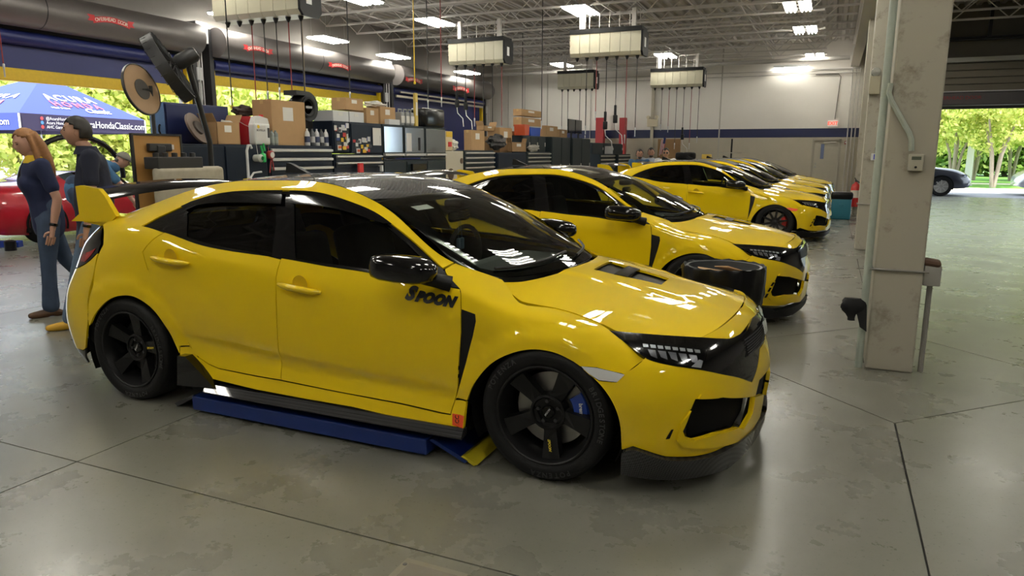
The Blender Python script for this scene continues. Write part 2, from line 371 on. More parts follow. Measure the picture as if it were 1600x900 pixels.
# emergency lamp and blue dispenser on the second column, extinguisher on the third
el = on((1358, 130), 1, 8.74); q = thing('emergency_lamp', 'beige emergency lamp high on the middle column', 'lamp', (1.62, 8.78, el[2]))
MB().rbox((-.075, -.09, -.17), (.075, 0, .10), .008).build('case', mat('lamp_beige', (.33, .30, .21), .5), q); MB().lathe([(0, -.10), (.06, -.09), (.07, -.05), (.05, 0)], 16, 'y', (0, 0, .16)).build('lamp_head', mat('lamp_lens_grey', (.25, .25, .22), .2), q, True)
bd_ = on((1369, 243), 1, 8.74); q = thing('soap_dispenser', 'small white and blue dispenser on the middle column', 'dispenser', (bd_[0], 8.78, bd_[2]))
MB().rbox((-.07, -.06, -.075), (.07, 0, .03), .008).build('tray', mat('plastic_white', (.6, .6, .6), .4), q); MB().rbox((-.035, -.075, -.06), (.035, -.055, .02), .004).build('blue_panel', mat('plastic_blue', (.01, .03, .5), .4), q); MB().rbox((-.025, -.05, .03), (.03, -.01, .13), .01).build('bottle', mat('bottle_black', (.01, .01, .012), .3), q)
ex = on((1336, 305), 1, 15.6); fe = thing('fire_extinguisher', 'red fire extinguisher hanging on the far column', 'fire extinguisher', (ex[0], 15.63, ex[2]-.28))
MB().lathe([(0, 0), (.095, 0), (.105, .02), (.105, .46), (.09, .53), (.04, .57), (.03, .60)], 20, 'z').build('cylinder', mat('extinguisher_red', (.50, .015, .012), .3, 0, .4), fe, True)
MB().lathe([(.106, .22), (.1065, .40)], 20, 'z', (0, 0, 0), PI*1.1, PI*1.9).build('label_plate', mat('label_cream', (.6, .55, .45), .5), fe)
MB().rbox((-.03, -.05, .60), (.03, .05, .64), .008).tube([(0, -.05, .63), (-.04, -.11, .70)], .012, 6).tube([(0, .02, .66), (0, -.12, .64)], .010, 6).build('valve', mat('valve_black', (.02, .02, .02), .4), fe)
MB().tube([(.03, 0, .62), (.12, -.02, .56), (.135, -.02, .35), (.125, -.02, .2)], .012, 6).build('hose', mat('hose_black', (.015, .015, .015), .6), fe, True)
MB().box((-.06, .09, .10), (.06, .121, .55)).build('bracket', mat('valve_black', (.02, .02, .02), .4), fe)
# exit sign, emergency light, fire alarm on the back wall
q = thing('exit_sign', 'lit exit sign with red letters above the steel door', 'exit sign', (1.02, YB-.06, 2.60))
MB().rbox((-.17, -.03, -.11), (.17, .06, .11), .01).build('case', mat('exit_white', (.75, .68, .62), .5, emit=.25), q)
text_obj('EXIT', .17, mat('exit_red', (.9, .06, .03), .5, emit=1.2), q, frame_mat(Vector((0, -.034, 0)), (1, 0, 0), (0, 0, 1)), offset=.003)
q = thing('fire_alarm', 'small red fire alarm box beside the steel door', 'fire alarm', (1.52, YB-.04, 1.90)); MB().rbox((-.05, -.04, -.06), (.05, .04, .06), .008).build('case', mat('alarm_red', (.25, .02, .02), .4), q); MB().rbox((-.03, -.05, -.02), (.03, -.038, .03), .004).build('lens', mat('plastic_white', (.6, .6, .6), .4), q)
q = thing('emergency_light', 'twin-headed emergency light on a post at the back wall', 'emergency light', (on((1020, 193), 1, 25.85)[0], 25.85, 0))
MB().box((-.09, -.0, 0), (.02, .1, 4.3)).build('post', WALLB, q); MB().rbox((-.22, -.12, 2.55), (.22, -.02, 2.85), .02).build('case', mat('lamp_cream', (.60, .53, .38), .5), q)
for s in (-1, 1): MB().lathe([(0, -.16), (.07, -.15), (.08, -.10), (.03, -.04)], 14, 'y', (.17*s, 0, 2.92)).build('lamp_head', mat('lamp_cream', (.60, .53, .38), .5), q, True)
# floor drain cover near the camera
q = thing('floor_box', 'square metal floor box cover at the bottom edge near the camera', 'floor box', (-.10, -1.86, 0))
MB().prism([(-.13, -.14), (.13, -.14), (.13, .14), (-.13, .14)], 0, .006).build('frame', mat('box_steel', (.33, .31, .26), .35, .6, noise=.2), q)
MB().prism([(-.10, -.12), (.10, -.12), (.10, .11), (-.10, .11)], .006, .010).build('lid', mat('box_lid', (.24, .225, .19), .45, .5, noise=.25), q)
MB().prism([(-.04, -.06), (.04, -.06), (.04, .02), (-.04, .02)], .010, .0115).build('inset_plate', mat('box_dark', (.08, .075, .07), .5), q)
for sx in (-.115, .115):
    for sy in (-.10, .10): MB().lathe([(0, .009), (.008, .008), (.009, .006)], 8, 'z', (sx, sy, 0)).build('screw', mat('box_dark', (.08, .075, .07), .5), q)
# ------------------------------------------------------------------ ceiling lights
TUBE = mat('tube_light', (1., .965, .86), .5, emit=TUBE_EMIT); HOUS = mat('light_housing', (.6, .6, .6), .4)
def light_proto():
    q = link('ceiling_light', None)
    h = MB()
    for s in (-1, 1): h.box((s*.17-.14, -.60, .05), (s*.17+.14, .60, .07))
    h.box((-.31, -.03, .07), (.31, .03, .10)); h.box((-.31, .4, .07), (.31, .43, .10)); h.box((-.31, -.43, .07), (.31, -.4, .10)); h.build('housing', HOUS, q)
    hm = MB().tube([(0, 0, .1), (0, 0, .62)], .004, 4).mesh('hanger'); hm.materials.append(HOUS)
    for sx in (-.25, .25):
        for sy in (-.415, .415): link('hanger', hm, q, (sx, sy, 0))
    t = MB().tube([(0, -.58, 0), (0, .58, 0)], .019, 6); tm = t.mesh('tube', True); tm.materials.append(TUBE)
    for x in (-.26, -.17, -.08, .08, .17, .26): link('tube', tm, q, (x, 0, .025))
    return q
LP = light_proto(); _lp = [False]
def light(x, y, z, lab):
    o = LP if not _lp[0] else copy_tree(LP); _lp[0] = True; o.location = (x, y, z); tag(o, lab, 'ceiling light', 'fluorescent ceiling lights')
LZ = 4.85
for px, lab in (((368, 28), 'fluorescent light beside the first roller hood, nearest on the left wall'), ((513, 64), 'fluorescent light in front of the second roller hood'), ((615, 90), 'fluorescent light above the pier between second and third roller hoods'), ((730, 115), 'fluorescent light in the far left corner by the back wall')):
    p = on(px, 0, -12.2); light(p[0], p[1], min(p[2], LZ), lab)
for px, lab in (((680, 37), 'fluorescent light above the left hose reel housing'), ((560, 1), 'fluorescent light cut off at the top of the picture left of centre'), ((907, 19), 'pair of fluorescent panels above the largest hose reel housing'), ((878, 103), 'fluorescent light left of the small far hose reel housing'), ((1040, 89), 'pair of fluorescent panels above the far right hose reel housing'),
                ((1246, 13), 'topmost of the three paired fluorescent panels before the column'), ((1258, 49), 'middle of the three paired fluorescent panels before the column'), ((1273, 89), 'lowest of the three paired fluorescent panels before the column')):
    p = on(px, 2, LZ); light(p[0], min(p[1], 25.2), LZ, lab)
for (x, y) in [(.1, 11.2), (.1, 7.2), (.1, 3.2), (.1, -.8), (.1, -4.8), (.1, -8.8), (-4.8, 9.6), (-4.8, 5.4), (-4.8, 1.2), (-4.8, -3.0), (-4.8, -7.2), (-9.0, 6.4), (-9.0, 2.2), (-9.0, -2.2), (-9.0, -6.6), (5., -6), (5., -1.6), (5., 2.8), (5., 7.2)]:
    light(x, y, LZ, 'fluorescent ceiling light outside the picture above the hall')
p = on((1512, 3), 1, 12.0); light(4.3, 11.4, LZ, 'white fluorescent light at the top right beside the nearest column')
bt = thing('batten_light', 'single bright tube light at the top of the back wall', 'tube light', (on((1236, 106), 1, 25.8)[0], 25.8, on((1236, 106), 1, 25.8)[2]))
MB().box((-.62, -.06, .02), (.62, .06, .10)).build('housing', HOUS, bt); MB().tube([(-.6, 0, 0), (.6, 0, 0)], .03, 8).build('tube', TUBE, bt, True)
for s in (-.4, .4): MB().tube([(s, 0, .1), (s, 0, 1.0)], .005, 4).build('hanger', HOUS, bt)

# ------------------------------------------------------------------ hose reel housings with their hoses
REEL = mat('reel_cream', (.60, .57, .43), .35, noise=.06, nscale=5.); HOSEK = mat('hose_black', (.015, .015, .015), .6); HOSER = mat('hose_red', (.22, .02, .02), .6)
YELP = mat('yellow_plastic', (.75, .5, .01), .4); CHRM = mat('fitting_steel', (.5, .5, .5), .3, .9)
def reel(px, wpx, n, lab, x, y, z, w):
    q = thing('hose_reel_housing', lab, 'hose reel', (x, y, z), 0, 'cream hose reel housings under the ceiling')
    h, d = .56, .52; m = w/n
    for k in range(n):
        prof = [(-d/2, -h/2+.08), (-d/2+.06, -h/2), (d/2-.06, -h/2), (d/2, -h/2+.08), (d/2, h/2), (-d/2, h/2)]
        MB().prism(prof, -w/2+k*m+.004, -w/2+(k+1)*m-.004, 'x').build('reel_cover', REEL, q)
    MB().box((-w/2-.01, -d/2-.02, h/2-.02), (w/2+.01, d/2+.02, h/2+.09)).build('top_rail', MBLK, q)
    e = MB().prism([(-d/2-.02, -h/2+.07), (-d/2+.06, -h/2-.02), (d/2-.06, -h/2-.02), (d/2+.02, -h/2+.07), (d/2+.02, h/2), (-d/2-.02, h/2)], w/2, w/2+.05, 'x'); e.build('end_plate', MBLK, q)
    MB().box((w/2+.05, -.12, -.1), (w/2+.055, .02, .12)).build('end_label', WHITE, q)
    for s in (-.36, .36): MB().box((s*w-.05, -.05, h/2+.09), (s*w+.05, .05, 4.95-z)).build('support_post', STEEL, q)
    for k in range(n):
        xx = -w/2+(k+.5)*m; MB().lathe([(.05, -h/2), (.035, -h/2-.05), (.012, -h/2-.09)], 10, 'z', (xx, -.05, 0)).build('hose_outlet', HOSEK, q, True)
        MB().tube([(xx, .1, h/2+.05), (xx, .1, 4.95-z)], .01, 5).build('feed_pipe', STEEL, q)
    return q
RL = [reel(None, 0, 7, 'cream hose reel housing at the top edge above the roller doors', -8.35, 6.7, 4.10, 1.95), reel(None, 0, 6, 'cream hose reel housing left of centre with a black end plate', -7.75, 14.1, 4.10, 1.62),
      reel(None, 0, 7, 'largest cream hose reel housing near the centre top', -4.19, 14.05, 4.12, 1.80), reel(None, 0, 6, 'smallest cream hose reel housing, far behind the central one', -7.76, 22.3, 4.10, 1.40), reel(None, 0, 7, 'cream hose reel housing hanging before the back wall above the tyres', -4.19, 22.9, 4.10, 1.85)]
def hose(top, zb, m, lab, end='nozzle', r=.011, sway=(0, 0)):
    """hangs from a reel outlet or a ceiling hook"""
    q = thing('hanging_hose', lab, 'hose', (top[0], top[1], zb), 0, 'hoses and cords hanging from the ceiling')
    h = top[2]-zb; pts = [(sway[0]*(1-(k/6))**1.5, sway[1]*(1-(k/6)), h*k/6) for k in range(7)]
    MB().tube(pts, r, 6).build('hose', m, q, True); bx, by = pts[0][0], pts[0][1]
    if end == 'nozzle': MB().lathe([(0, -.16), (.012, -.16), (.014, -.02), (.02, 0), (.02, .05), (.012, .06)], 8, 'z', (bx, by, 0)).build('fitting', CHRM, q, True)
    elif end == 'gun':
        MB().rbox((bx-.05, by-.04, -.10), (bx+.06, by+.04, .10), .02).rbox((bx-.03, by-.03, .10), (bx+.03, by+.03, .34), .012).build('grip', MBLK, q, True)
        MB().tube([(bx, by, -.1), (bx+.02, by, -.25), (bx+.18, by, -.40), (bx+.20, by, -.62)], .012, 6).build('spout', CHRM, q, True)
    elif end == 'ball': MB().lathe([(0, -.03), (.025, -.02), (.03, 0), (.025, .03), (0, .04)], 10, 'z', (bx, by, 0)).build('stop_ball', YELP, q, True)
    return q
def hose_px(px_top, py_bot, X=None, Y=None, m=HOSEK, ztop=None, **k):
    """column px of the photo at depth plane Y; bottom at pixel row py_bot"""
    p = on((px_top, py_bot), 1, Y); zt = ztop or 5.55; k.setdefault('lab', 'hose'); return hose((p[0], Y, zt), p[2], m, **k)
def outlet(R, k, n): b = R.location; w = [1.95, 1.62, 1.80, 1.40, 1.85][RL.index(R)]; return (b[0]-w/2+(k+.5)*w/n, b[1]-.05, b[2]-.36)
ZR = lambda R, px, py: None
for R, n, rows in ((RL[0], 7, ((3, 'hose', 148), (4, 'hose', 142), (5, 'hose', 152), (2, 'hose', 214), (6, 'hose', 170))), (RL[1], 6, ((0, 'gun', 162), (1, 'gun', 166), (2, 'nozzle', 188), (3, 'nozzle', 205), (4, 'nozzle', 196), (5, 'nozzle', 200))),
                   (RL[2], 7, ((1, 'nozzle', 200), (2, 'nozzle', 178), (3, 'gun', 196), (4, 'gun', 186), (5, 'nozzle', 214), (6, 'nozzle', 203))), (RL[3], 6, ((0, 'nozzle', 200), (1, 'nozzle', 200), (3, 'nozzle', 196), (4, 'nozzle', 214))), (RL[4], 7, ((1, 'nozzle', 197), (2, 'nozzle', 200), (3, 'nozzle', 226), (4, 'gun', 214), (5, 'nozzle', 226), (6, 'nozzle', 216)))):
    nm = ['top left', 'left', 'largest', 'smallest far', 'back wall'][RL.index(R)]; od = ['first', 'second', 'third', 'fourth', 'fifth', 'sixth', 'seventh']
    for (k, e, py) in rows:
        t = outlet(R, k, n); zz = on((proj(t)[0], py), 1, t[1])[2]
        hose(t, zz, HOSER if k in (2, 5) else HOSEK, '%s hose hanging from the %s reel housing' % (od[k], nm), 'gun' if e == 'gun' else 'nozzle', .010)
for (px, py, Y, m, e, lab) in ((6, 105, 4.2, HOSER, 'nozzle', 'red air hose hanging at the left edge before the roller door'), (363, 168, 6.0, HOSEK, 'ball', 'thin dark cord hanging in front of the second door opening'), (477, 148, 7.4, mat('cord_tan', (.30, .24, .16), .7), 'ball', 'tan pull cord hanging before the second roller hood'),
                              (547, 148, 8.6, HOSEK, 'nozzle', 'thick black hose hanging before the second roller door'), (648, 130, 10.4, YELP, 'ball', 'yellow pull cord with a ball hanging left of centre'), (669, 160, 10.8, HOSEK, 'nozzle', 'black hose with steel fitting hanging before the navy door'), (690, 156, 11.2, HOSER, 'nozzle', 'dark red hose hanging before the navy door'),
                              (846, 192, 14.5, HOSEK, 'nozzle', 'straight black cord hanging beside the brown cartons'), (816, 178, 20., HOSEK, 'nozzle', 'thin cord hanging before the white back wall')):
    hose_px(px, py, Y=Y, m=m, end=e, lab=lab)
# ------------------------------------------------------------------ roller doors on the left wall
HOODM = mat('hood_steel', (.17, .155, .15), .42, .35, noise=.15, nscale=1.5); CURT = mat('curtain_navy', (.014, .022, .13), .45, noise=.1, nscale=2.)
YBAR = mat('safety_yellow', (.62, .43, .02), .55, noise=.18, nscale=14.); BLKM = mat('bracket_black', (.015, .015, .017), .5); REDL = mat('logo_red', (.62, .03, .035), .5); CREAM = mat('logo_cream', (.82, .70, .62), .5)
def ribbon(par, c, s, ax):
    """curved red banner with lettering on a hood; ax = +1 faces +x, local writing direction along +y"""
    L, H = 1.25*s, .17*s; q = MB(); N = 12; v = []
    zc = lambda t: c[2]+.10*s*(1-(2*t-1)**2)-.05*s
    for i in range(N+1):
        t = i/N; y = c[1]-L/2+L*t; v += [(c[0], y, zc(t)-H/2), (c[0], y, zc(t)+H/2)]
    q.add(v, [(2*i, 2*i+2, 2*i+3, 2*i+1) for i in range(N)])
    for sg in (-1, 1):
        y = c[1]+sg*L/2; z = zc(0); q.add([(c[0]-.003, y-sg*.06*s, z-.02*s), (c[0]-.003, y+sg*.18*s, z-.02*s), (c[0]-.003, y+sg*.10*s, z+.07*s), (c[0]-.003, y+sg*.18*s, z+.16*s), (c[0]-.003, y-sg*.06*s, z+.16*s)], [(0, 1, 2, 3, 4)])
    o = q.build('logo_banner', REDL, par, fix=False)
    txt = 'OVERHEAD DOOR'
    for i, chx in enumerate(txt):
        if chx == ' ': continue
        t = .09+.82*(i/(len(txt)-1)); y = c[1]-L/2+L*t; sl = -.4*s*(2*t-1)/L
        text_obj(chx, .145*s, CREAM, o, frame_mat(Vector((c[0]+.004, y, zc(t))), (0, 1, sl), (0, -sl, 1)), offset=.002, name='letter')
NMS = ['first roller door with steel hood and raised navy curtain, nearest on the left', 'second roller door with steel hood and raised navy curtain behind the tool cabinets', 'third roller door, closed, navy curtain below a grey hood at the far left']
for i, (a, b) in enumerate(DOORS):
    q = thing('roller_door', NMS[i], 'roller door', (XL, (a+b)/2, 0), 0, 'roller doors on the left wall'); L2 = (b-a)/2; hx, hz, r = .42, 4.06, .34
    v = []
    prof = [(hx+r*math.cos(t), hz+r*math.sin(t)) for t in np.linspace(-1.9, 2.6, 26)]+[(.02, hz+.20), (.02, hz-.15)]
    n = len(prof); MB().add([(p[0], -L2-.02, p[1]) for p in prof]+[(p[0], L2+.02, p[1]) for p in prof], [(k, (k+1) % n, n+(k+1) % n, n+k) for k in range(n)]+[tuple(range(n))[::-1], tuple(range(n, 2*n))]).build('hood', HOODM, q, 35)
    for yy in (-.02, .02)[:1]: MB().add([(p[0]*1+.004*math.cos(t_), yy+dy, p[1]) for dy in (-.012, .012) for p, t_ in zip(prof, np.linspace(-1.9, 2.6, 28))], [(k, k+1, n+k+1, n+k) for k in range(25)]).build('hood_seam', BLKM, q, fix=False)
    zb = (2.78, 3.10, 0.0)[i]; bar = .235
    k = 0; z = zb+bar
    MB().box((.10, -L2, hz-.43), (.16, L2, hz-.30)).build('curtain_lip', mat('lip_grey', (.05, .05, .055), .5), q)
    MB().box((.05, -L2, zb+bar), (.08, L2, hz-.2)).build('curtain', CURT, q)
    MB().lathe([(.0, -L2+.05), (.13, -L2+.05), (.13, L2-.05), (0, L2-.05)], 16, 'y', (.18, 0, hz-.52+.02)).build('curtain_roll', CURT, q, 35)
    MB().rbox((.0, -L2, zb), (.13, L2, zb+bar), .02).build('bottom_bar', YBAR, q)
    for s in (-1, 1):
        MB().box((.0, s*(L2-.06)-.05, 0), (.20, s*(L2-.06)+.05, hz-.35)).build('guide_rail', mat('safety_yellow_paint', (.72, .50, .01), .45), q)
        MB().box((.0, s*(L2+.06)-.06, .6), (.30, s*(L2+.06)+.06, hz+.30)).build('end_bracket', BLKM, q)
    y0 = L2+.16
    MB().rbox((.08, y0-.10, hz+.15), (.40, y0+.14, hz+.42), .02).build('motor', mat('motor_grey', (.26, .26, .27), .4, .4), q); MB().rbox((.10, y0+.15, hz-.05), (.36, y0+.30, hz+.42), .01).build('gear_cover', mat('cover_white', (.55, .55, .55), .4), q)
    MB().lathe([(0, y0-.05), (.16, y0-.05), (.16, y0+.02), (0, y0+.02)], 18, 'y', (.30, 0, hz-.10)).build('chain_wheel', BLKM, q, 30)
    for d in (0, .09): MB().tube([(.32+d, y0, hz-.1), (.32+d, y0, 1.9)], .012, 5).build('hand_chain', CHRM, q)
    MB().rbox((.1, y0-.08, 3.15), (.32, y0+.10, 3.45), .02).rbox((.12, y0-.06, 2.70), (.30, y0+.08, 3.10), .03).build('spring_box', mat('cover_grey', (.40, .40, .40), .45), q)
    for (pa_, pb_, py_) in ([(137, 209, 34)], [(380, 426, 78), (513, 548, 104)], [(633, 660, 126), (707, 733, 140)])[i]:
        ya, yb = on((pa_, py_), 0, XL+hx+r)[1], on((pb_, py_), 0, XL+hx+r)[1]; ribbon(q, (hx+r+.012, (ya+yb)/2-(a+b)/2, on(((pa_+pb_)/2, py_), 0, XL+hx+r)[2]), (yb-ya)/1.6, 1)
    if i == 2:
        MB().box((.30, -L2+.1, 3.35), (.36, L2-.3, 3.42)).box((.34, -L2+.3, 3.50), (.40, L2-.3, 3.55)).build('tension_bar', mat('bar_steel', (.5, .47, .40), .35, .8), q)
# ------------------------------------------------------------------ end of the aisle
q = thing('roller_door', 'open roller door at the end of the aisle with trees outside', 'roller door', (5.4, YA, 0), 0)
HZ = 3.0
MB().rbox((-3.4, -.45, 2.84), (3.5, -.002, 3.20), .03).build('hood', mat('hood_dark', (.10, .09, .095), .45, .3), q); MB().box((-3.4, -.47, 3.20), (3.5, -.42, 3.225)).build('hood_edge', mat('edge_white', (.6, .6, .6), .4), q); MB().rbox((-3.4, -.40, 2.74), (3.5, -.30, 2.80), .01).build('bottom_bar', BLKM, q)
for s in (-3.4, 3.42): MB().box((s, -.12, 0), (s+.08, -.002, 2.84)).build('guide_rail', BLKM, q)
text_obj('OVERHEAD DOOR', .13, mat('logo_red_dim', (.30, .03, .03), .6), q, frame_mat(Vector((-1.2, -.455, 3.04)), (1, 0, 0), (0, 0, 1)))
for k, (z0, z1) in enumerate(((3.24, 3.42), (3.44, 3.60), (3.62, 3.80), (3.82, 4.0))): 
    o = tag(MB().rbox((2.0, YA-.10, z0), (8.8, YA-.002, z1), .01).build('trim_%d' % (10+k), mat('panel_olive', (.17, .15, .11), .5)), kind='structure')
tag(MB().box((3.2, YA-.3, 4.02), (8.8, YA-.05, 4.14)).build('trim_20', mat('beam_pale', (.40, .40, .36), .5)), kind='structure')
tag(MB().tube([(1.8, YA-.6, 4.58), (11.9, YA-.6, 4.58)], .035, 6).box((1.95, YA-.5, 4.60), (11.9, YA-.05, 4.66)).box((4.7, YA-.6, 4.58), (4.78, YA-.5, 5.5)).build('trim_21', BLKM), kind='structure')
# ------------------------------------------------------------------ yellow hatchback, built from panel surfaces
# local frame: x forward (front axle x=0), near side y<0, z up.  The first car stands at the world origin.
STX = [-3.2, -3.0, -2.7, -2.4, -2.0, -1.5, -1.0, -.6, -.45, -.3, -.19, 0, .22, .30, .50]
STK = [
 [(.82,.19),(.86,.28),(.87,.40),(.875,.5),(.87,.65),(.835,.86),(.77,.97),(.73,1.01),(.69,1.04),(.60,1.06)],
 [(.90,.19),(.915,.28),(.92,.40),(.92,.52),(.915,.66),(.89,.87),(.83,1.0),(.775,1.05),(.72,1.085),(.62,1.11)],
 [(.91,.19),(.915,.28),(.92,.42),(.92,.55),(.915,.68),(.90,.91),(.845,1.06),(.80,1.09),(.745,1.12),(.60,1.20)],
 [(.925,.19),(.905,.28),(.89,.44),(.905,.53),(.91,.68),(.905,.925),(.865,1.045),(.80,1.11),(.735,1.18),(.60,1.285)],
 [(.925,.19),(.902,.28),(.882,.41),(.905,.49),(.912,.66),(.905,.89),(.868,.985),(.79,1.13),(.70,1.285),(.60,1.343)],
 [(.925,.19),(.902,.28),(.88,.375),(.905,.445),(.912,.63),(.905,.84),(.866,.95),(.785,1.13),(.69,1.30),(.60,1.35)],
 [(.925,.19),(.902,.28),(.88,.35),(.905,.42),(.912,.60),(.905,.785),(.864,.915),(.80,1.05),(.72,1.185),(.65,1.232)],
 [(.925,.19),(.902,.28),(.885,.345),(.903,.405),(.910,.57),(.903,.745),(.866,.875),(.83,.91),(.795,.935),(.695,.965)],
 [(.925,.19),(.905,.28),(.895,.345),(.905,.405),(.910,.56),(.903,.73),(.868,.855),(.83,.882),(.78,.90),(.67,.93)],
 [(.92,.19),(.91,.28),(.905,.345),(.908,.41),(.91,.55),(.902,.71),(.87,.82),(.81,.85),(.73,.872),(.64,.885)],
 [(.92,.19),(.912,.28),(.908,.345),(.909,.41),(.91,.55),(.90,.70),(.87,.775),(.81,.802),(.75,.81),(.64,.835)],
 [(.92,.19),(.915,.28),(.91,.345),(.91,.41),(.91,.55),(.90,.69),(.872,.755),(.82,.785),(.76,.797),(.65,.815)],
 [(.92,.19),(.92,.28),(.915,.345),(.91,.41),(.905,.54),(.89,.65),(.855,.705),(.81,.733),(.76,.745),(.65,.76)],
 [(.92,.19),(.92,.28),(.918,.345),(.912,.41),(.90,.53),(.88,.625),(.845,.67),(.805,.695),(.76,.708),(.65,.72)],
 [(.895,.19),(.9,.28),(.9,.345),(.90,.41),(.885,.50),(.855,.57),(.82,.61),(.79,.63),(.75,.64),(.65,.66)]]
VK = [-.10, 0, .09, .18, .26, .42, .60, .72, .86, 1.0, 1.1]
def gsm(a, sig, axis):
    k = int(3*sig)+1; x = np.arange(-k, k+1); g = np.exp(-.5*(x/sig)**2); g /= g.sum()
    pad = [(0, 0)]*a.ndim; pad[axis] = (k, k); b = np.pad(a, pad, mode='reflect', reflect_type='odd')
    return np.apply_along_axis(lambda r: np.convolve(r, g, 'valid'), axis, b)
class Table:
    def __init__(s, U, V, P): s.U, s.V, s.P = U, V, P
    def __call__(s, u, v):
        u = np.asarray(u, float); v = np.asarray(v, float)
        fu = np.clip((u-s.U[0])/(s.U[-1]-s.U[0])*(len(s.U)-1), 0, len(s.U)-1.001); fv = np.clip((v-s.V[0])/(s.V[-1]-s.V[0])*(len(s.V)-1), 0, len(s.V)-1.001)
        i = fu.astype(int); j = fv.astype(int); a = (fu-i)[..., None]; b = (fv-j)[..., None]; P = s.P
        return (P[i, j]*(1-a)+P[i+1, j]*a)*(1-b)+(P[i, j+1]*(1-a)+P[i+1, j+1]*a)*b
def sst(a, b, x): t = np.clip((x-a)/(b-a), 0, 1); return t*t*(3-2*t)
def make_side():
    U = np.linspace(-3.2, .5, 371); V = np.linspace(-.10, 1.1, 241)
    K = np.array([[(k[0][0]-.03, .12)]+k for k in STK])
    S = np.stack([pchip(STX, K[:, k, 0], U) for k in range(11)], 1); Z = np.stack([pchip(STX, K[:, k, 1], U) for k in range(11)], 1)
    S = gsm(S, 9, 0); Z = gsm(Z, 9, 0)
    P = np.zeros((len(U), len(V), 3)); P[:, :, 0] = U[:, None]
    for i in range(len(U)): P[i, :, 1] = pchip(VK, S[i], V); P[i, :, 2] = pchip(VK, Z[i], V)
    P[:, :, 1:] = gsm(P[:, :, 1:], 2.2, 1)
    for cx, ra, rb, am in ((0, .445, .385, .016), (-2.70, .49, .42, .018)):
        r = np.hypot(P[:, :, 0]-cx, P[:, :, 2]-.30); P[:, :, 1] += am*sst(ra, rb, r)*sst(.10, .3, P[:, :, 2])
    P[:, :, 1] *= -1
    return Table(U, V, P)
SIDE = make_side()
def make_wrap(levels, n=7):
    """levels: {z: [(x,s)..]} plan curves from the flank (u=0) to the centre line (u=1)"""
    zs = sorted(levels); U = np.linspace(0, 1, 161); V = np.linspace(zs[0], zs[-1], 161)
    t = np.linspace(0, 1, len(levels[zs[0]])); X = []; S = []
    for z in zs:
        c = np.array(levels[z]); c = np.concatenate([c, [[c[-2][0], -c[-2][1]]]]); tt = np.append(t, 2-t[-2])
        X.append(pchip(tt, c[:, 0], U)); S.append(pchip(tt, c[:, 1], U))
    X = np.array(X); S = np.array(S); P = np.zeros((161, 161, 3)); P[:, :, 2] = V[None]
    for i in range(161): P[i, :, 0] = pchip(zs, X[:, i], V); P[i, :, 1] = -pchip(zs, S[:, i], V)
    y0 = P[-1, :, 1].copy()
    P[:, :, :2] = gsm(P[:, :, :2], 4, 0); P[:, :, :2] = gsm(P[:, :, :2], 5, 1); P[-1, :, 1] = 0
    return Table(U, V, P)
FRONT = make_wrap({
 .08: [(.15,.90),(.36,.86),(.50,.83),(.64,.75),(.76,.59),(.84,.35),(.87,0)],
 .20: [(.15,.925),(.36,.905),(.50,.88),(.65,.79),(.77,.62),(.85,.36),(.885,0)],
 .35: [(.15,.937),(.36,.925),(.50,.90),(.65,.81),(.77,.64),(.86,.36),(.905,0)],
 .45: [(.15,.937),(.36,.93),(.50,.905),(.64,.82),(.76,.65),(.86,.36),(.905,0)],
 .56: [(.15,.925),(.36,.912),(.50,.88),(.63,.80),(.74,.65),(.835,.36),(.865,0)],
 .65: [(.15,.89),(.34,.868),(.46,.84),(.60,.76),(.72,.62),(.81,.36),(.85,0)],
 .71: [(.10,.80),(.277,.77),(.42,.74),(.55,.68),(.66,.56),(.75,.33),(.80,0)],
 .75: [(.08,.74),(.25,.72),(.38,.70),(.50,.64),(.60,.54),(.69,.32),(.742,0)]})
REAR = make_wrap({
 .12: [(-3.0,.86),(-3.08,.84),(-3.25,.80),(-3.42,.68),(-3.52,.48),(-3.56,.25),(-3.57,0)],
 .25: [(-3.0,.92),(-3.08,.90),(-3.25,.86),(-3.42,.75),(-3.53,.55),(-3.585,.28),(-3.60,0)],
 .45: [(-3.0,.935),(-3.08,.925),(-3.25,.885),(-3.44,.78),(-3.56,.58),(-3.615,.3),(-3.63,0)],
 .60: [(-3.0,.93),(-3.08,.915),(-3.25,.875),(-3.42,.77),(-3.54,.58),(-3.60,.3),(-3.62,0)],
 .78: [(-2.95,.905),(-3.03,.895),(-3.18,.85),(-3.33,.74),(-3.44,.55),(-3.49,.3),(-3.50,0)],
 .95: [(-2.93,.86),(-3.0,.848),(-3.12,.81),(-3.24,.72),(-3.33,.54),(-3.38,.3),(-3.39,0)],
 1.06: [(-2.90,.77),(-2.96,.755),(-3.06,.725),(-3.15,.65),(-3.22,.5),(-3.27,.28),(-3.28,0)]})
_ze = ([-.4, -.19, 0, .22, .30, .45, .634, .80], [.865, .812, .798, .747, .712, .668, .625, .585])
_zc = ([-.4, -.05, .13, .25, .38, .6, .70, .746, .80], [.935, .892, .856, .836, .81, .768, .742, .729, .70])
def HOOD(x, y):
    x = np.asarray(x, float); y = np.asarray(y, float); zc = pchip(*_zc, x); ze = pchip(*_ze, x)
    z = zc+(ze-zc)*np.abs(y/.757)**2.3+.010*sst(.35, .30, np.abs(y)+.22*np.clip(x, 0, 1))*sst(.74, .5, x)
    return np.stack([x, y, z], -1)
def edge9(x): return SIDE(x, np.full_like(np.asarray(x, float), 1.1))
def TOP(x, y):
    x = np.asarray(x, float); y = np.asarray(y, float); e = edge9(x); se = -e[..., 1]; ze = e[..., 2]
    return np.stack([x, y, ze+.028*(1-np.minimum(1.2, np.abs(y)/se)**2.2)], -1)
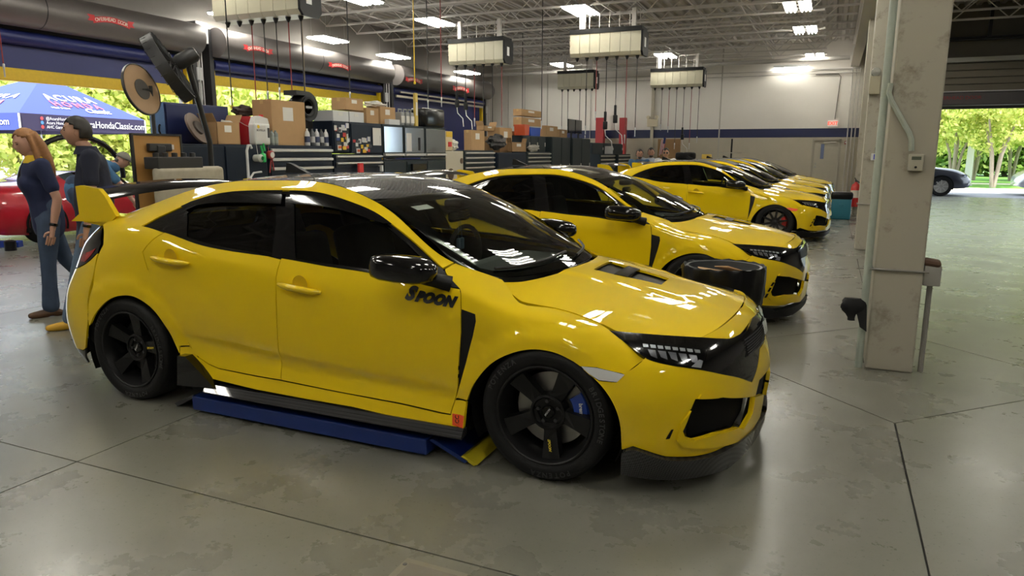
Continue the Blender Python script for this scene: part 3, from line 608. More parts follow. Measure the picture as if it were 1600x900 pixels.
def WIND(a, t):
    """a 0 top .. 1 base, t -1..1 across"""
    a = np.asarray(a, float); t = np.asarray(t, float); q = 1-t*t
    e = edge9(np.array([-1.07]))[0]
    T = np.stack([-1.07+.10*q, -t*e[1]*1., e[2]+.028*q], -1)
    at = np.abs(t); kk = [0, .3, .6, .88, .95, 1.]
    B = np.stack([pchip(kk, [-.115, -.14, -.21, -.33, -.43, -.57], at), np.sign(t)*pchip(kk, [0, .215, .43, .62, .665, .685], at), pchip(kk, [.905, .902, .896, .898, .922, .957], at)], -1)
    P = T*(1-a[..., None])+B*a[..., None]; bl = 4*a*(1-a)
    P[..., 0] += .018*bl*.5; P[..., 2] += .026*bl; return P
def fdn(F, u, v, ref=None, h=.006):
    P = F(u, v); n = np.cross(F(u+h, v)-F(u-h, v), F(u, v+h)-F(u, v-h)); n /= np.linalg.norm(n, axis=-1, keepdims=True)+1e-12
    if ref is None: ref = np.stack([np.where(P[..., 0] > .3, .3, np.where(P[..., 0] < -2.9, -2.9, P[..., 0])), P[..., 1]*0, P[..., 1]*0+.45], -1)
    sg = np.sign((n*(P-ref)).sum(-1, keepdims=True)); return n*np.where(sg == 0, 1, sg)
def offs(F, d): return lambda u, v: F(u, v)+fdn(F, np.asarray(u, float), np.asarray(v, float))*d
BAD = []
class Solver:
    def __init__(s, F, ur, vr, n=90):
        s.F = F; u, v = np.meshgrid(np.linspace(*ur, n), np.linspace(*vr, n), indexing='ij'); s.u = u.ravel(); s.v = v.ravel()
        s.q = proj(F(s.u, s.v)); s.ur, s.vr = ur, vr
        nn = fdn(F, s.u, s.v); s.fr = ((CAM-F(s.u, s.v))*nn).sum(-1) > -.05
    def __call__(s, pts):
        out = []
        for p in pts:
            p = np.array(p, float); d = ((s.q-p)**2).sum(1)+np.where(s.fr, 0, 1e4); i = d.argmin(); x = np.array([s.u[i], s.v[i]]); best = (d[i], x)
            for _ in range(14):
                f = proj(s.F(x[0], x[1])); e = f-p; h = 2e-3
                J = np.stack([(proj(s.F(x[0]+h, x[1]))-f)/h, (proj(s.F(x[0], x[1]+h))-f)/h], 1)
                st = np.linalg.lstsq(J.T@J+1e-3*np.eye(2)*np.trace(J.T@J)*.01, -J.T@e, rcond=None)[0]
                x = x+np.clip(st, -.05, .05); x[0] = np.clip(x[0], *s.ur); x[1] = np.clip(x[1], *s.vr)
                d2 = ((proj(s.F(x[0], x[1]))-p)**2).sum()
                if d2 < best[0]: best = (d2, x.copy())
            if best[0] > 4: BAD.append((tuple(p), round(float(best[0])**.5, 1)))
            out.append(tuple(best[1]))
        return out
S_ = Solver(SIDE, (-3.2, .5), (-.1, 1.1)); F_ = Solver(FRONT, (0, 1), (.08, .75)); R_ = Solver(REAR, (0, 1), (.12, 1.06)); H_ = Solver(HOOD, (-.3, .78), (-.76, .5))
def dens(poly, st):
    o = []
    for i in range(len(poly)):
        a = np.array(poly[i]); b = np.array(poly[(i+1) % len(poly)]); n = max(1, int(np.linalg.norm(b-a)/st))
        o += [tuple(a+(b-a)*k/n) for k in range(n)]
    return o
def curve(pts, n=6):
    """Catmull-Rom through open points"""
    P = [np.array(p, float) for p in pts]; P = [2*P[0]-P[1]]+P+[2*P[-1]-P[-2]]; o = []
    for i in range(1, len(P)-2):
        for k in range(n):
            t = k/n; a, b, c, d = P[i-1:i+3]
            o.append(tuple(.5*(2*b+(c-a)*t+(2*a-5*b+4*c-d)*t*t+(3*b-a-3*c+d)*t**3)))
    return o+[tuple(P[-2])]
def area(p): return .5*sum(p[i][0]*p[(i+1) % len(p)][1]-p[(i+1) % len(p)][0]*p[i][1] for i in range(len(p)))
def inset(p, g):
    if area(p) < 0: p = p[::-1]
    n = len(p); o = []
    for i in range(n):
        a, b, c = (np.array(p[i-1]), np.array(p[i]), np.array(p[(i+1) % n]))
        d1 = (b-a)/(np.linalg.norm(b-a)+1e-9); d2 = (c-b)/(np.linalg.norm(c-b)+1e-9)
        nn = np.array([-d1[1]-d2[1], d1[0]+d2[0]]); l = np.linalg.norm(nn); nn = nn/(l+1e-9)/max(.5, l/2)
        o.append(tuple(b+nn*g))
    return o
def inpoly(pts, poly):
    x, y = pts[:, 0], pts[:, 1]; r = np.zeros(len(pts), bool); P = np.array(poly); j = len(P)-1
    for i in range(len(P)):
        xi, yi = P[i]; xj, yj = P[j]
        c = ((yi > y) != (yj > y)) & (x < (xj-xi)*(y-yi)/(yj-yi+1e-15)+xi); r ^= c; j = i
    return r
def patch_mesh(name, F, poly, holes=(), step=.04, bst=.02, thick=.012, gap=0., sc=(1, 1)):
    """mesh of a trimmed surface with a turned-in edge; analytic normals"""
    if gap: poly = inset(dens(poly, bst), gap)
    loops = [dens(poly, bst)]+[dens(h, bst) for h in holes]
    pts = []; edges = []
    for L in loops:
        n0 = len(pts); pts += L; edges += [(n0+i, n0+(i+1) % len(L)) for i in range(len(L))]
    A = np.array(pts); lo = A.min(0); hi = A.max(0)
    g = np.stack(np.meshgrid(np.arange(lo[0], hi[0], step/sc[0]), np.arange(lo[1], hi[1], step/sc[1]), indexing='ij'), -1).reshape(-1, 2)
    if len(g):
        k = inpoly(g, loops[0])
        for h in loops[1:]: k &= ~inpoly(g, h)
        g = g[k]
        if len(g): g = g[np.array([((A-q)**2).sum(1).min() for q in g]) > (bst*.6)**2]
    allp = [Vector(p) for p in pts]+[Vector(q) for q in g]
    V, E, Fc = delaunay_2d_cdt(allp, edges, [], 0, 1e-7)[:3]
    V = np.array([tuple(x) for x in V]); T = np.array([f for f in Fc if len(f) == 3])
    c = V[T].mean(1); k = inpoly(c, loops[0])
    for h in loops[1:]: k &= ~inpoly(c, h)
    T = T[k]
    P = F(V[:, 0], V[:, 1]); N = fdn(F, V[:, 0], V[:, 1])
    fn = np.cross(P[T[:, 1]]-P[T[:, 0]], P[T[:, 2]]-P[T[:, 0]]); fl = (fn*N[T[:, 0]]).sum(1) < 0; T[fl] = T[fl][:, ::-1]
    vs = [tuple(p) for p in P]; fs = [tuple(int(i) for i in t) for t in T]; ns = [tuple(n) for n in N]
    if thick:
        # border edges of the kept triangles
        cnt = {}
        for t in fs:
            for a, b in ((t[0], t[1]), (t[1], t[2]), (t[2], t[0])): cnt[(a, b)] = 1
        mp = {}
        for (a, b) in list(cnt):
            if (b, a) in cnt: continue
            q = []
            for i in (a, b):
                if i not in mp:
                    d = len(vs); e = P[i]-N[i]*thick; vs += [tuple(P[i]), tuple(e)]; mp[i] = d
                    ns += [None, None]
                q.append(mp[i])
            pa, pb = P[a], P[b]; m = np.cross(pb-pa, N[a]); m = -m/(np.linalg.norm(m)+1e-9)
            for i in q:
                for k in (0, 1): ns[i+k] = tuple(-m) if ns[i+k] is None else ns[i+k]
            fs.append((q[1], q[0], q[0]+1, q[1]+1))
    me = bpy.data.meshes.new(name); me.from_pydata(vs, [], fs); me.shade_smooth()
    me.normals_split_custom_set_from_vertices([Vector(n) if n is not None else Vector((0, 0, 1)) for n in ns]); me['n'] = 1
    me.update(); return me, vs, fs, ns
def panel(name, F, poly, m, par, both=True, **k):
    me, vs, fs, ns = patch_mesh(name, F, poly, **k); me.materials.append(m); o = link(name, me, par)
    if both:
        m2 = bpy.data.meshes.new(name); m2.from_pydata([(a, -b, c) for a, b, c in vs], [], [f[::-1] for f in fs]); m2.shade_smooth()
        m2.normals_split_custom_set_from_vertices([Vector((n[0], -n[1], n[2])) if n is not None else Vector((0, 0, 1)) for n in ns]); m2.materials.append(m)
        p2 = par
        return o, link(name, m2, p2)
    return o
def mirror_mb(mb):
    q = MB(); q.v = [(a, -b, c) for a, b, c in mb.v]; q.f = [f[::-1] for f in mb.f]; q.mi = list(mb.mi); return q
def both(mb, name, m, par, smooth=False):
    return mb.build(name, m, par, smooth), mirror_mb(mb).build(name, m, par, smooth)

# traced outlines (pixels of the photograph, solved onto the surfaces above)
DLOTOP = [(221,353),(250,338),(290,320),(355,301),(400,298),(450,297.5),(500,301),(525,307.5),(550,316),(585,331),(615,352),(650,380),(675,403),(692,419)]
DLOLOW = [(719,452),(670,444.5),(615,435),(575,425.5),(512,416),(440,403),(355,391),(305,380),(257,363),(232,356)]
RARCH = [(140,510),(155,482),(172,467),(192,462),(212,465),(235,480),(255,505),(270,530),(280,553)]
FARCH1 = [(729.5,626),(741,600),(765,571),(794,554.5),(830,546.5),(865,551),(891.5,563),(907,573)]
FARCH2 = [(912,578),(933,597),(950,618),(962,641),(969,668),(971,702)]
RDOORR = [(256,364),(226,389),(224.5,400),(240,447),(260,487),(297,540),(320,565),(342,576)]
DGAP = [(438.5,405),(432,430),(431,440),(432,485),(435,545),(440,575),(439,594)]
dlotop = curve(S_(DLOTOP), 4); dlolow = curve(S_(DLOLOW), 4); rarch = curve(S_(RARCH), 5); farch1 = curve(S_(FARCH1), 5); farch2 = curve(F_(FARCH2), 5)
rdr = curve(S_(RDOORR), 4); dgap = curve(S_(DGAP), 4)
k9 = [(x, 1.1) for x in np.linspace(-.60, -2.93, 50)]
tl_edge = S_([(161,351),(161.5,382),(155,395),(148,420),(141,460),(137.5,500)])
BODYSIDE = S_([(709,412)])+k9+tl_edge+rarch+S_([(281,541),(296,540.5)])+rdr[:-6][::-1]+dlotop
fd_front = S_([(719,453),(720.5,485),(720,520),(715.5,605),(711,625),(704,647.5)])
FDOOR = dlolow[:21]+dgap+S_([(530,612),(625,630)])+fd_front[::-1]
FDOOR = dlolow[:21]+dgap+S_([(530,612.5),(625,630),(690,645)])+fd_front[::-1]
RDOOR = dgap[::-1]+dlolow[21:-4]+rdr+S_([(400,587.5)])
hood_gap = S_([(951.5,515),(940,507),(915,494),(887,485),(850,479.5),(824,477),(812,473),(800,457),(786,436)])
FENDER = S_([(695,420),(719,452.5),(720.5,484),(742,491.5),(743,502),(738,526),(728,565),(717,604),(711.5,622)])+farch1+S_([(933,574.5),(977.5,585.5),(1012,560.5),(1000,553),(986,542),(968,529)])+hood_gap+S_([(760,430),(735,422),(711,411.5)])
SILL = S_([(281,541.5),(296,541)])+rdr[10:]+S_([(400,588),(438,594.5),(530,613),(625,631),(690,646),(704,648),(711,625),(729,627),(725,668),(722,675),(650,659),(550,636),(480,624),(400,609),(326,591),(292,556),(281,555)])

CAR = {}
def five_spoke(par, c, side, cal):
    """car wheel: tyre with rim, spokes, disc and caliper. side -1 = near"""
    R = .322; yo = side*.915; wi = side*(.915-.26); s = side
    Yf = lambda d: yo-s*d
    t = MB().lathe([(.236, Yf(.012)), (.250, Yf(.002)), (.285, Yf(-.006)), (.306, Yf(.004)), (.317, Yf(.022)), (.3215, Yf(.05)), (.322, Yf(.13)), (.3215, Yf(.21)), (.315, Yf(.24)), (.285, Yf(.262)), (.236, Yf(.25))], 56, 'y')
    w = t.build('wheel', RUB, par, 50, loc=c)
    # tread grooves
    r = MB().lathe([(.236, Yf(.010)), (.238, Yf(.004)), (.232, Yf(.002)), (.226, Yf(.006)), (.222, Yf(.02)), (.208, Yf(.05)), (.204, Yf(.10)), (.204, Yf(.24)), (.236, Yf(.25))], 56, 'y')
    r.build('rim', RIMB, w, 35)
    if side < 0 and cal != 'none':
        TL = mat('tyre_letters', (.035, .035, .036), .5)
        for txt, a0, da in (('BRIDGESTONE', .62, -.088), ('POTENZA', 2.75, -.105), ('POTENZA', -1.1, -.105)):
            for k, chx in enumerate(txt):
                a = a0+da*k; ca, sa = math.cos(a), math.sin(a); text_obj(chx, .034, TL, w, frame_mat(Vector((.281*ca, Yf(-.0075), .281*sa)), (sa, 0, -ca), (ca, 0, sa)), name='tyre_letter', offset=.0005)
    return w, yo, s, Yf
def wheel_stock(par, c, side):
    w, yo, s, Yf = five_spoke(par, c, side, 'none')
    for k in range(10):
        a = 2*PI*k/10+.2
        sp = MB().add([(.045, Yf(.05), -.016), (.045, Yf(.05), .016), (.215, Yf(.022), .012), (.215, Yf(.022), -.012), (.045, Yf(.085), -.02), (.045, Yf(.085), .02), (.215, Yf(.06), .016), (.215, Yf(.06), -.016)],
                      [(0, 1, 2, 3), (7, 6, 5, 4), (0, 4, 5, 1), (1, 5, 6, 2), (2, 6, 7, 3), (3, 7, 4, 0)])
        sp.v = [(x*math.cos(a)-z*math.sin(a), y, x*math.sin(a)+z*math.cos(a)) for x, y, z in sp.v]; sp.build('spoke', RIMB, w)
    MB().lathe([(0, Yf(.045)), (.03, Yf(.046)), (.055, Yf(.055)), (.06, Yf(.09))], 20, 'y').build('hub_cap', RIMB, w, 40)
    brakes(w, Yf, REDCAL, s); return w
def brakes(w, Yf, cal, s):
    MB().lathe([(.05, Yf(.125)), (.178, Yf(.125)), (.178, Yf(.155)), (.05, Yf(.155))], 40, 'y').build('brake_disc', ROTOR, w, 30)
    MB().lathe([(0, Yf(.10)), (.075, Yf(.10)), (.08, Yf(.126))], 24, 'y').build('disc_bell', MBLK, w, 30)
    if cal:
        a0, a1 = -.42, .62; q = MB(); n = 10; pr = [(.118, .085), (.125, .078), (.185, .078), (.195, .088), (.195, .18), (.118, .18)]
        v = []; f = []
        for i in range(n+1):
            a = a0+(a1-a0)*i/n
            for (r, d) in pr: v.append((r*math.cos(a), Yf(d), r*math.sin(a)))
        L = len(pr)
        for i in range(n):
            for j in range(L): f.append((i*L+j, i*L+(j+1) % L, (i+1)*L+(j+1) % L, (i+1)*L+j))
        f += [tuple(range(L))[::-1], tuple(range(n*L, n*L+L))]
        q.add(v, f).build('brake_caliper', cal, w, 30)
def wheel_five(par, c, side, cal, ang):
    w, yo, s, Yf = five_spoke(par, c, side, cal)
    for k in range(5):
        a = 2*PI*k/5+ang
        out = [(.05, -.034), (.09, -.031), (.15, -.036), (.212, -.044), (.217, 0), (.212, .044), (.15, .036), (.09, .031), (.05, .034)]
        fr = [Yf(.062 if r < .1 else .046 if r < .18 else .03) for r, _ in out]
        v = [(r, y, z) for (r, z), y in zip(out, fr)]+[(r, y-s*.045, z*1.12) for (r, z), y in zip(out, fr)]
        n = len(out); f = [tuple(range(n)), tuple(range(n, 2*n))[::-1]]+[(i, (i+1) % n, n+(i+1) % n, n+i) for i in range(n)]
        sp = MB().add(v, f); ca, sa = math.cos(a), math.sin(a); sp.v = [(x*ca-z*sa, y, x*sa+z*ca) for x, y, z in sp.v]; sp.build('spoke', RIMB, w)
        h = MB().lathe([(0, Yf(.063)), (.009, Yf(.063)), (.011, Yf(.085))], 8, 'y', (.052*math.cos(a+.628), 0, .052*math.sin(a+.628))); h.build('lug_nut', mat('lug_steel', (.10, .10, .11), .3, .8), w, 30)
    MB().lathe([(0, Yf(.075)), (.062, Yf(.075)), (.074, Yf(.052)), (.085, Yf(.055)), (.09, Yf(.11))], 30, 'y').build('hub', RIMB, w, 30)
    MB().lathe([(0, Yf(.055)), (.026, Yf(.056)), (.032, Yf(.062)), (.032, Yf(.08))], 20, 'y').build('centre_cap', GBLK, w, 30)
    brakes(w, Yf, cal, s)
    if side < 0:
        ca, sa = math.cos(ang), math.sin(ang); o = Vector((.150*ca, Yf(.0445 if True else 0)-.012, .150*sa))
        text_obj('SPOON', .017, mat('print_yellow', (.8, .62, .05), .5), w, frame_mat(o, (ca, 0, sa), (-sa, 0, ca)), shear=.3, offset=.0006)
        text_obj('SPOON', .013, WHITE, w, frame_mat(Vector((0, Yf(.054), 0)), (.5, 0, .8), (-.8, 0, .5)), shear=.3)
        if cal is BLUECAL:
            text_obj('brembo', .026, WHITE, w, frame_mat(Vector((.158, Yf(.074), .02)), (.1, 0, -1), (1, 0, .1)), offset=.0007)
    else: pass
    return w

def build_car(first, loc, label, stock=False):
    t = thing('yellow_hatchback', label, 'car', loc)
    T = t
    # ---- body panels
    panel('body_side', SIDE, BODYSIDE, YEL, T, gap=.0015)
    panel('rear_door', SIDE, RDOOR, YEL, T, gap=.0022); panel('front_door', SIDE, FDOOR, YEL, T, gap=.0022)
    panel('front_fender', SIDE, FENDER, YEL, T, gap=.0022); panel('sill', SIDE, SILL, YEL, T, gap=.0018)
    # dark inner shell behind the gaps
    inner = offs(SIDE, -.03)
    for nm, pl in (('inner_shell', [(-2.99, .1), (-2.99, .68)]+[(x, .70) for x in np.linspace(-2.9, .2, 20)]+[(.45, .4), (.45, .1)]+[(.38*math.cos(a), .15+.44*math.sin(a)) for a in np.linspace(0, PI, 14)]+[(-2.7+.40*math.cos(a), .15+.47*math.sin(a)) for a in np.linspace(0, PI, 14)]),):
        panel(nm, inner, pl, DARK, T, thick=0, step=.08)
    # ---- side glass
    dlo = dlotop+dlolow
    tr = offs(SIDE, -.006)
    rg = S_([(291,333),(300,325),(330,313),(360,306.5),(400,304),(430,303.5),(430,350),(424,399),(355,386.5),(310,376),(291,369)])
    fg = S_([(459,304),(500,308),(522,314),(547,323),(582,339),(612,360),(640,383),(658,400),(668,425),(664,439),(615,430),(575,420.5),(512,411.5),(461,404)])
    panel('window_frame', tr, dlo, GBLK, T, holes=[rg, fg], gap=.002)
    gl = offs(SIDE, -.012)
    sg_ = SIDEG
    panel('rear_door_glass', gl, inset(rg, -.006), sg_, T, thick=0); panel('front_door_glass', gl, inset(fg, -.006), FRONTG, T, thick=0)
    if first:
        vis = offs(SIDE, .012); SM = glass_mat('smoked_visor', (.03, .03, .03), 1.6)
        panel('wind_deflector', vis, S_([(285,324),(300,317),(355,302.5),(400,299.5),(443,299.5),(441,320),(400,318.5),(355,318),(310,322),(292,330)]), GBLK, T, thick=.004)
        panel('wind_deflector', vis, S_([(454,300),(500,303),(525,309.5),(550,318),(585,333),(612,352),(600,351),(580,345),(550,334),(520,326),(490,322),(458,320)]), GBLK, T, thick=.004)
    # chrome-black belt trim
    # ---- fender vent, marker
    vp = S_([(720.5,485),(742,492),(743,502),(738,526),(728,565),(716,605)])
    panel('fender_vent', offs(SIDE, -.010), inset(vp, -.004), MBLK, T, thick=0)
    mk = F_([(908,572.5),(933,575),(976,585.5),(964,597),(936,594),(920,584)])
    panel('side_marker', offs(FRONT, .002), mk, CHROME if first else ORANGE, T, step=.02, bst=.01)
    # ---- hood
    hp = [(-.085, 0), (-.105, .2), (-.165, .4), (-.25, .55), (-.33, .628), (-.285, .685), (-.20, .74), (-.14, .755), (.055, .759), (.22, .759), (.29, .754), (.40, .730), (.52, .672), (.633, .593), (.687, .466), (.7236, .304), (.7424, .135), (.7462, 0)]
    hc = curve(hp[:5], 4)+curve(hp[5:14], 3)+curve(hp[13:], 4)
    poly = [p for p in hc]+[(x, -y) for x, y in hc[::-1][1:-1]]
    vent = [(.02, -.20), (.14, -.235), (.335, -.17), (.335, .17), (.14, .235), (.02, .20)]
    ventp = H_([(918,424),(958,413.5),(1037,437.5),(1024,448)])
    CAR['vent'] = ventp
    hood = panel('hood', HOOD, poly, YEL, T, both=False, holes=[HV], gap=.0015)
    vf = offs(HOOD, -.02)
    v1 = panel('hood_vent', vf, inset(HV, -.01), MBLK, hood, both=False, thick=0)
    panel('vent_blade', offs(HOOD, .004), HV2, GBLK, hood, both=False)
    # ---- windscreen, cowl, roof, hatch
    panel('cowl', lambda u, v: np.stack([u, v, HOOD(u, v)[..., 2]-.04-.03*sst(-.2, -.6, u)], -1), [(-.05, 0), (-.12, .4), (-.20, .56), (-.27, .62), (-.45, .63), (-.42, .4), (-.3, 0), (-.42, -.4), (-.45, -.63), (-.27, -.62), (-.20, -.56), (-.12, -.4)], MBLK, T, both=False)
    wr = np.array([-2., 0, .6])
    ws = [(a, t_) for a, t_ in [(0, -1), (0, 1), (1, 1), (1, -1)]]
    wsm = panel('windscreen', WIND, inset(dens(ws, .05), .004), WSG, T, both=False, thick=0, step=.06, bst=.04)
    bd = [(0, -1), (0, 1), (1, 1), (1, -1)]; bh = [(.10, -.90), (.10, .90), (.93, .935), (.93, -.935)]
    panel('windscreen_border', lambda a, t_: WIND(a, t_)-np.array([.002, 0, .004]), bd, GBLK, wsm, both=False, holes=[curve(bh, 1)], thick=0, step=.06, bst=.04)
    xs = np.linspace(-1.09, -2.30, 24)
    rp = [(x, edge9(np.array([x]))[0, 1]+.004) for x in xs]; rp = rp+[(x, -y) for x, y in rp[::-1]]
    fr_ = [(-1.09+.10*(1-t_*t_), t_*.62) for t_ in np.linspace(.95, -.95, 12)]
    panel('roof', TOP, rp+fr_, CARBROOF if first else GBLK, T, both=False, gap=.002)
    xs = np.linspace(-2.31, -3.0, 16); hp2 = [(x, edge9(np.array([x]))[0, 1]+.006) for x in xs]
    hp2 = hp2+[(-3.12, -.5), (-3.16, 0), (-3.12, .5)]+[(x, -y) for x, y in hp2[::-1]]
    hg = [(-2.40, -.50), (-2.95, -.50), (-2.98, 0), (-2.95, .50), (-2.40, .50), (-2.36, 0)]
    ht = panel('tailgate', TOP, hp2, YEL, T, both=False, holes=[hg], gap=.002)
    panel('rear_glass', offs(TOP, -.006), inset(hg, -.01), SIDEG, ht, both=False, thick=0)
    # shark-fin antenna, roof-edge vortex fin
    sf = MB().prism([(-2.02, 1.37), (-2.20, 1.37), (-2.19, 1.435), (-2.16, 1.432)], -.018, .018, 'y'); sf.build('antenna_fin', MBLK, T)
    # ---- front end
    hl_low = [(968,529),(986,542),(1010,560),(1040,569),(1100,578.5),(1145,587.5),(1175,597)]
    hlq = curve(F_(hl_low), 4); g_up = curve(F_([(952,516.5),(1010,521.5),(1060,525),(1093,527),(1125,529),(1142,529),(1157,522)]), 3)
    cen_b = .555
    garn = g_up+[(.93, .685), (1., .680), (1., cen_b), (.93, cen_b)]+[q for q in hlq[::-1] if q[0] < .92]
    full = lambda half: half+[(2-u, v) for u, v in half[::-1]]
    # bumper (near half polygon up to the centre line)
    b1 = F_([(909,575),(922,586),(936,595),(963,597),(974,583),(1009,557.5)])
    bump = b1+[q for q in hlq[8:] if q[0] < .92]+[(.93, cen_b-.004), (1., cen_b-.004), (1., .42), (.88, .42), (.80, .20)]+F_([(1110,708),(1082,713.5),(1040,713.5),(1010,704.5),(989,697.6),(972,703)])+farch2[::-1]
    fog = F_([(1086.5,623.5),(1130,621),(1176,619.5),(1172,645),(1158,669),(1150,667),(1115,677),(1082,686.5),(1070,683),(1066,672),(1076,648)])
    bo = panel('front_bumper', FRONT, bump, YEL, T, holes=[fog], gap=.0018, step=.03)
    deep = offs(FRONT, -.05)
    for o_, sgn in zip(panel('fog_recess', deep, inset(fog, -.012), DARK, bo[0], step=.03), (-1, 1)): pass
    # recess frame: raised yellow rim
    fr2 = F_([(1094,616),(1190,615),(1184,650),(1163,682),(1090,700),(1066,697),(1056,688),(1064,660)])
    panel('intake_rim', offs(FRONT, .012), fr2, YEL, bo[0], holes=[inset(fog, -.002)], step=.02, bst=.012, thick=.02)
    fc = FRONT(*F_([(1093,668)])[0])
    for sg in (-1, 1):
        fl = MB().lathe([(0, .03), (.045, .028), (.05, .02), (.055, 0), (.055, -.03)], 20, 'x', (0, 0, 0)); fl.v = [(x+fc[0]-.078, y+sg*abs(fc[1]), z+fc[2]) for x, y, z in fl.v]; fl.build('fog_lamp', GBLK, T, 40)
    if stock:
        for q in (((1061,672),(1068,660)), ((1052,690),(1059,678)), ((1070,655),(1077,644))):
            (x0, y0), (x1, y1) = q; pp = F_([(x0-7, y0), (x1-7, y1), (x1-1, y1), (x0-1, y0)])
            panel('bumper_slat', offs(FRONT, .0145), pp, DARK, bo[0], step=.02, bst=.01, thick=.004)
    else:
        panel('bumper_slit', offs(FRONT, .0035), F_([(1040,686),(1049,671.5),(1052,671),(1046,685)]), DARK, bo[0], step=.02, bst=.01, thick=.004)
    gp = panel('grille_garnish', FRONT, garn, GBLK, T, thick=.02, step=.03)
    gm_ = panel('grille_mesh', offs(FRONT, .002), [(.80, .572), (1., .560), (1., .652), (.84, .648)], DARK, gp[0], step=.02, thick=.003)
    MESH = mat('mesh_grey', (.045, .045, .048), .35)
    for k in range(7):
        z = .572+.0115*k; panel('grille_bar', offs(FRONT, .0065), [(.815, z), (1., z), (1., z+.004), (.815, z+.004)], MESH, gp[0], step=.02, bst=.012, thick=.003)
    panel('grille_wing', offs(FRONT, .016), [(.845, .668), (1., .668), (1., .690), (.93, .692)], GBLK, gp[0], step=.02, bst=.012, thick=.016)
    panel('badge', offs(FRONT, .020), [(.975, .60), (1., .60), (1., .655), (.975, .655)], CHROME, gp[0], step=.02, bst=.012, thick=.006)
    nose = [(u, v) for u, v in g_up[9:]]+[(.93, .689), (1., .684), (1., .739), (.93, .737)]+F_([(1154,487),(1141,499),(1121,513.5),(1096,526.5)])
    panel('nose_strip', FRONT, nose, YEL, T, step=.02, bst=.012, gap=.001)
    # centre intake
    panel('lower_grille', offs(FRONT, -.025), [(.78, .18), (1., .18), (1., .44), (.86, .44)], DARK, T, thick=0)
    # headlamp: chrome bowl pieces + lens
    le = F_([(975,532.5),(1000,533.5),(1050,539),(1103,547),(1101,562),(1097,575.5),(1060,571),(1040,566),(1012,556.5),(990,543)])
    lo = panel('headlamp', offs(FRONT, .0055), le, CLEAR, T, step=.02, bst=.012, thick=.004)
    for k in range(8):
        x0 = 1004+k*11.5; y0 = 537.5+k*1.25; pp = F_([(x0, y0), (x0+8.5, y0+.9), (x0+9.5, y0+5.5), (x0+1.5, y0+5)])
        panel('lamp_element', offs(FRONT, .0028), pp, CHROME, lo[0], both=False, step=.02, bst=.01, thick=.002)
    for k in range(5):
        pp = F_([(1012+k*16, 546+k*2), (1024+k*16, 547.5+k*2), (1027+k*16, 560+k*2.2), (1017+k*16, 556+k*2.4)])
        panel('lamp_bowl', offs(FRONT, .0025), pp, mat('lamp_grey', (.35, .35, .37), .3, .4), lo[0], both=False, step=.02, bst=.01, thick=.002)
    panel('lamp_strip', offs(FRONT, .003), F_([(1080,573),(1092,562),(1098,564),(1095,575)]), CHROME, lo[0], both=False, step=.02, bst=.01, thick=.002)
    # splitter lip
    lip_t = [(972,704),(989,698.5),(1010,705.5),(1040,714.5),(1082,714.5),(1112,708.5)]
    lip_b = [(1130,730),(1100,738),(1064,743.5),(1010,742),(971,736)]
    if first:
        lp = curve(F_(lip_t), 3)+[(.80, .195), (.90, .185), (1., .185), (1., .115), (.9, .112), (.8, .108)]+F_(lip_b)
        panel('front_lip', offs(FRONT, .022), lp, CARB, T, step=.03, thick=.05)
    else:
        lp = F_([(972,716),(1010,716),(1082,724)])+[(.8, .165), (1., .165), (1., .115), (.8, .105)]+F_(lip_b)
        panel('front_lip', offs(FRONT, .02), lp, MBLK, T, step=.03, thick=.05)
    # ---- rear end
    rb = R_([(156,396),(148,420),(141,460),(137.5,500),(133,545)])+[(.25, .26), (.45, .24), (1., .24), (1., .74), (.55, .74)]+R_([(124,418)])
    panel('rear_bumper', REAR, rb, YEL, T, gap=.002)
    panel('diffuser', offs(REAR, -.004), R_([(133,546),(133,560)])+[(.3, .15), (1., .15), (1., .235), (.45, .235), (.25, .255)], GBLK, T)
    tlp = R_([(160,352),(160.5,381),(154,395),(123,417)])+[(.52, .76), (.55, .80), (.50, .86)]+R_([(136,360),(145,352)])
    tl = panel('tail_lamp', REAR, tlp, GBLK, T, step=.03)
    panel('tail_lamp_core', offs(REAR, .003), R_([(126,408),(132,396),(150,388),(147,393),(133,409)]), RED, tl[0], step=.02, bst=.01, thick=.002)
    panel('tailgate_lower', REAR, [(.555, .745), (1., .745), (1., 1.055), (.45, 1.055), (.47, .95), (.52, .87)], YEL, T)
    # wing
    ep = [(121,291),(129,289.5),(157,295),(166,305),(185,337.5),(176,347),(115,345),(127,334)]
    wg = link('rear_wing', None, T)
    e3 = [on(p, 1, -.72) for p in ep]
    wgm = MB().prism([(p[0], p[2]) for p in e3], -.735, -.705, 'y')
    prof = [(-3.02, 1.205), (-3.06, 1.232), (-3.14, 1.252), (-3.24, 1.262), (-3.255, 1.25), (-3.16, 1.232), (-3.06, 1.205)]
    n = len(prof); q = MB(); cols = np.linspace(-.705, .705, 15); v = []
    for y in cols: v += [(x, y, z+.05*(1-(y/.705)**2)) for x, z in prof]
    q.add(v, [(i*n+j, i*n+(j+1) % n, (i+1)*n+(j+1) % n, (i+1)*n+j) for i in range(14) for j in range(n)])
    bpy.data.objects.remove(wg); wg = q.build('rear_wing', GBLK, T, 50)
    both(wgm, 'wing_endplate', YEL, wg)
    ft = MB().prism([(-2.86, 1.11), (-3.06, 1.04), (-3.26, 1.06), (-3.1, 1.115)], -.72, -.60, 'y'); both(ft, 'wing_foot', YEL, wg)
    # ---- skirts
    sk = MB(); pr = []; xs = np.linspace(-2.06, -.40, 12)
    v = []
    for x in xs:
        v += [(x, -.90, .20), (x, -.936, .203), (x, -.962, .163), (x, -.958, .155), (x, -.90, .165)]
    sk.add(v, [(i*5+j, i*5+(j+1) % 5, (i+1)*5+(j+1) % 5, (i+1)*5+j) for i in range(11) for j in range(5)]+[(0, 1, 2, 3, 4), (59, 58, 57, 56, 55)])
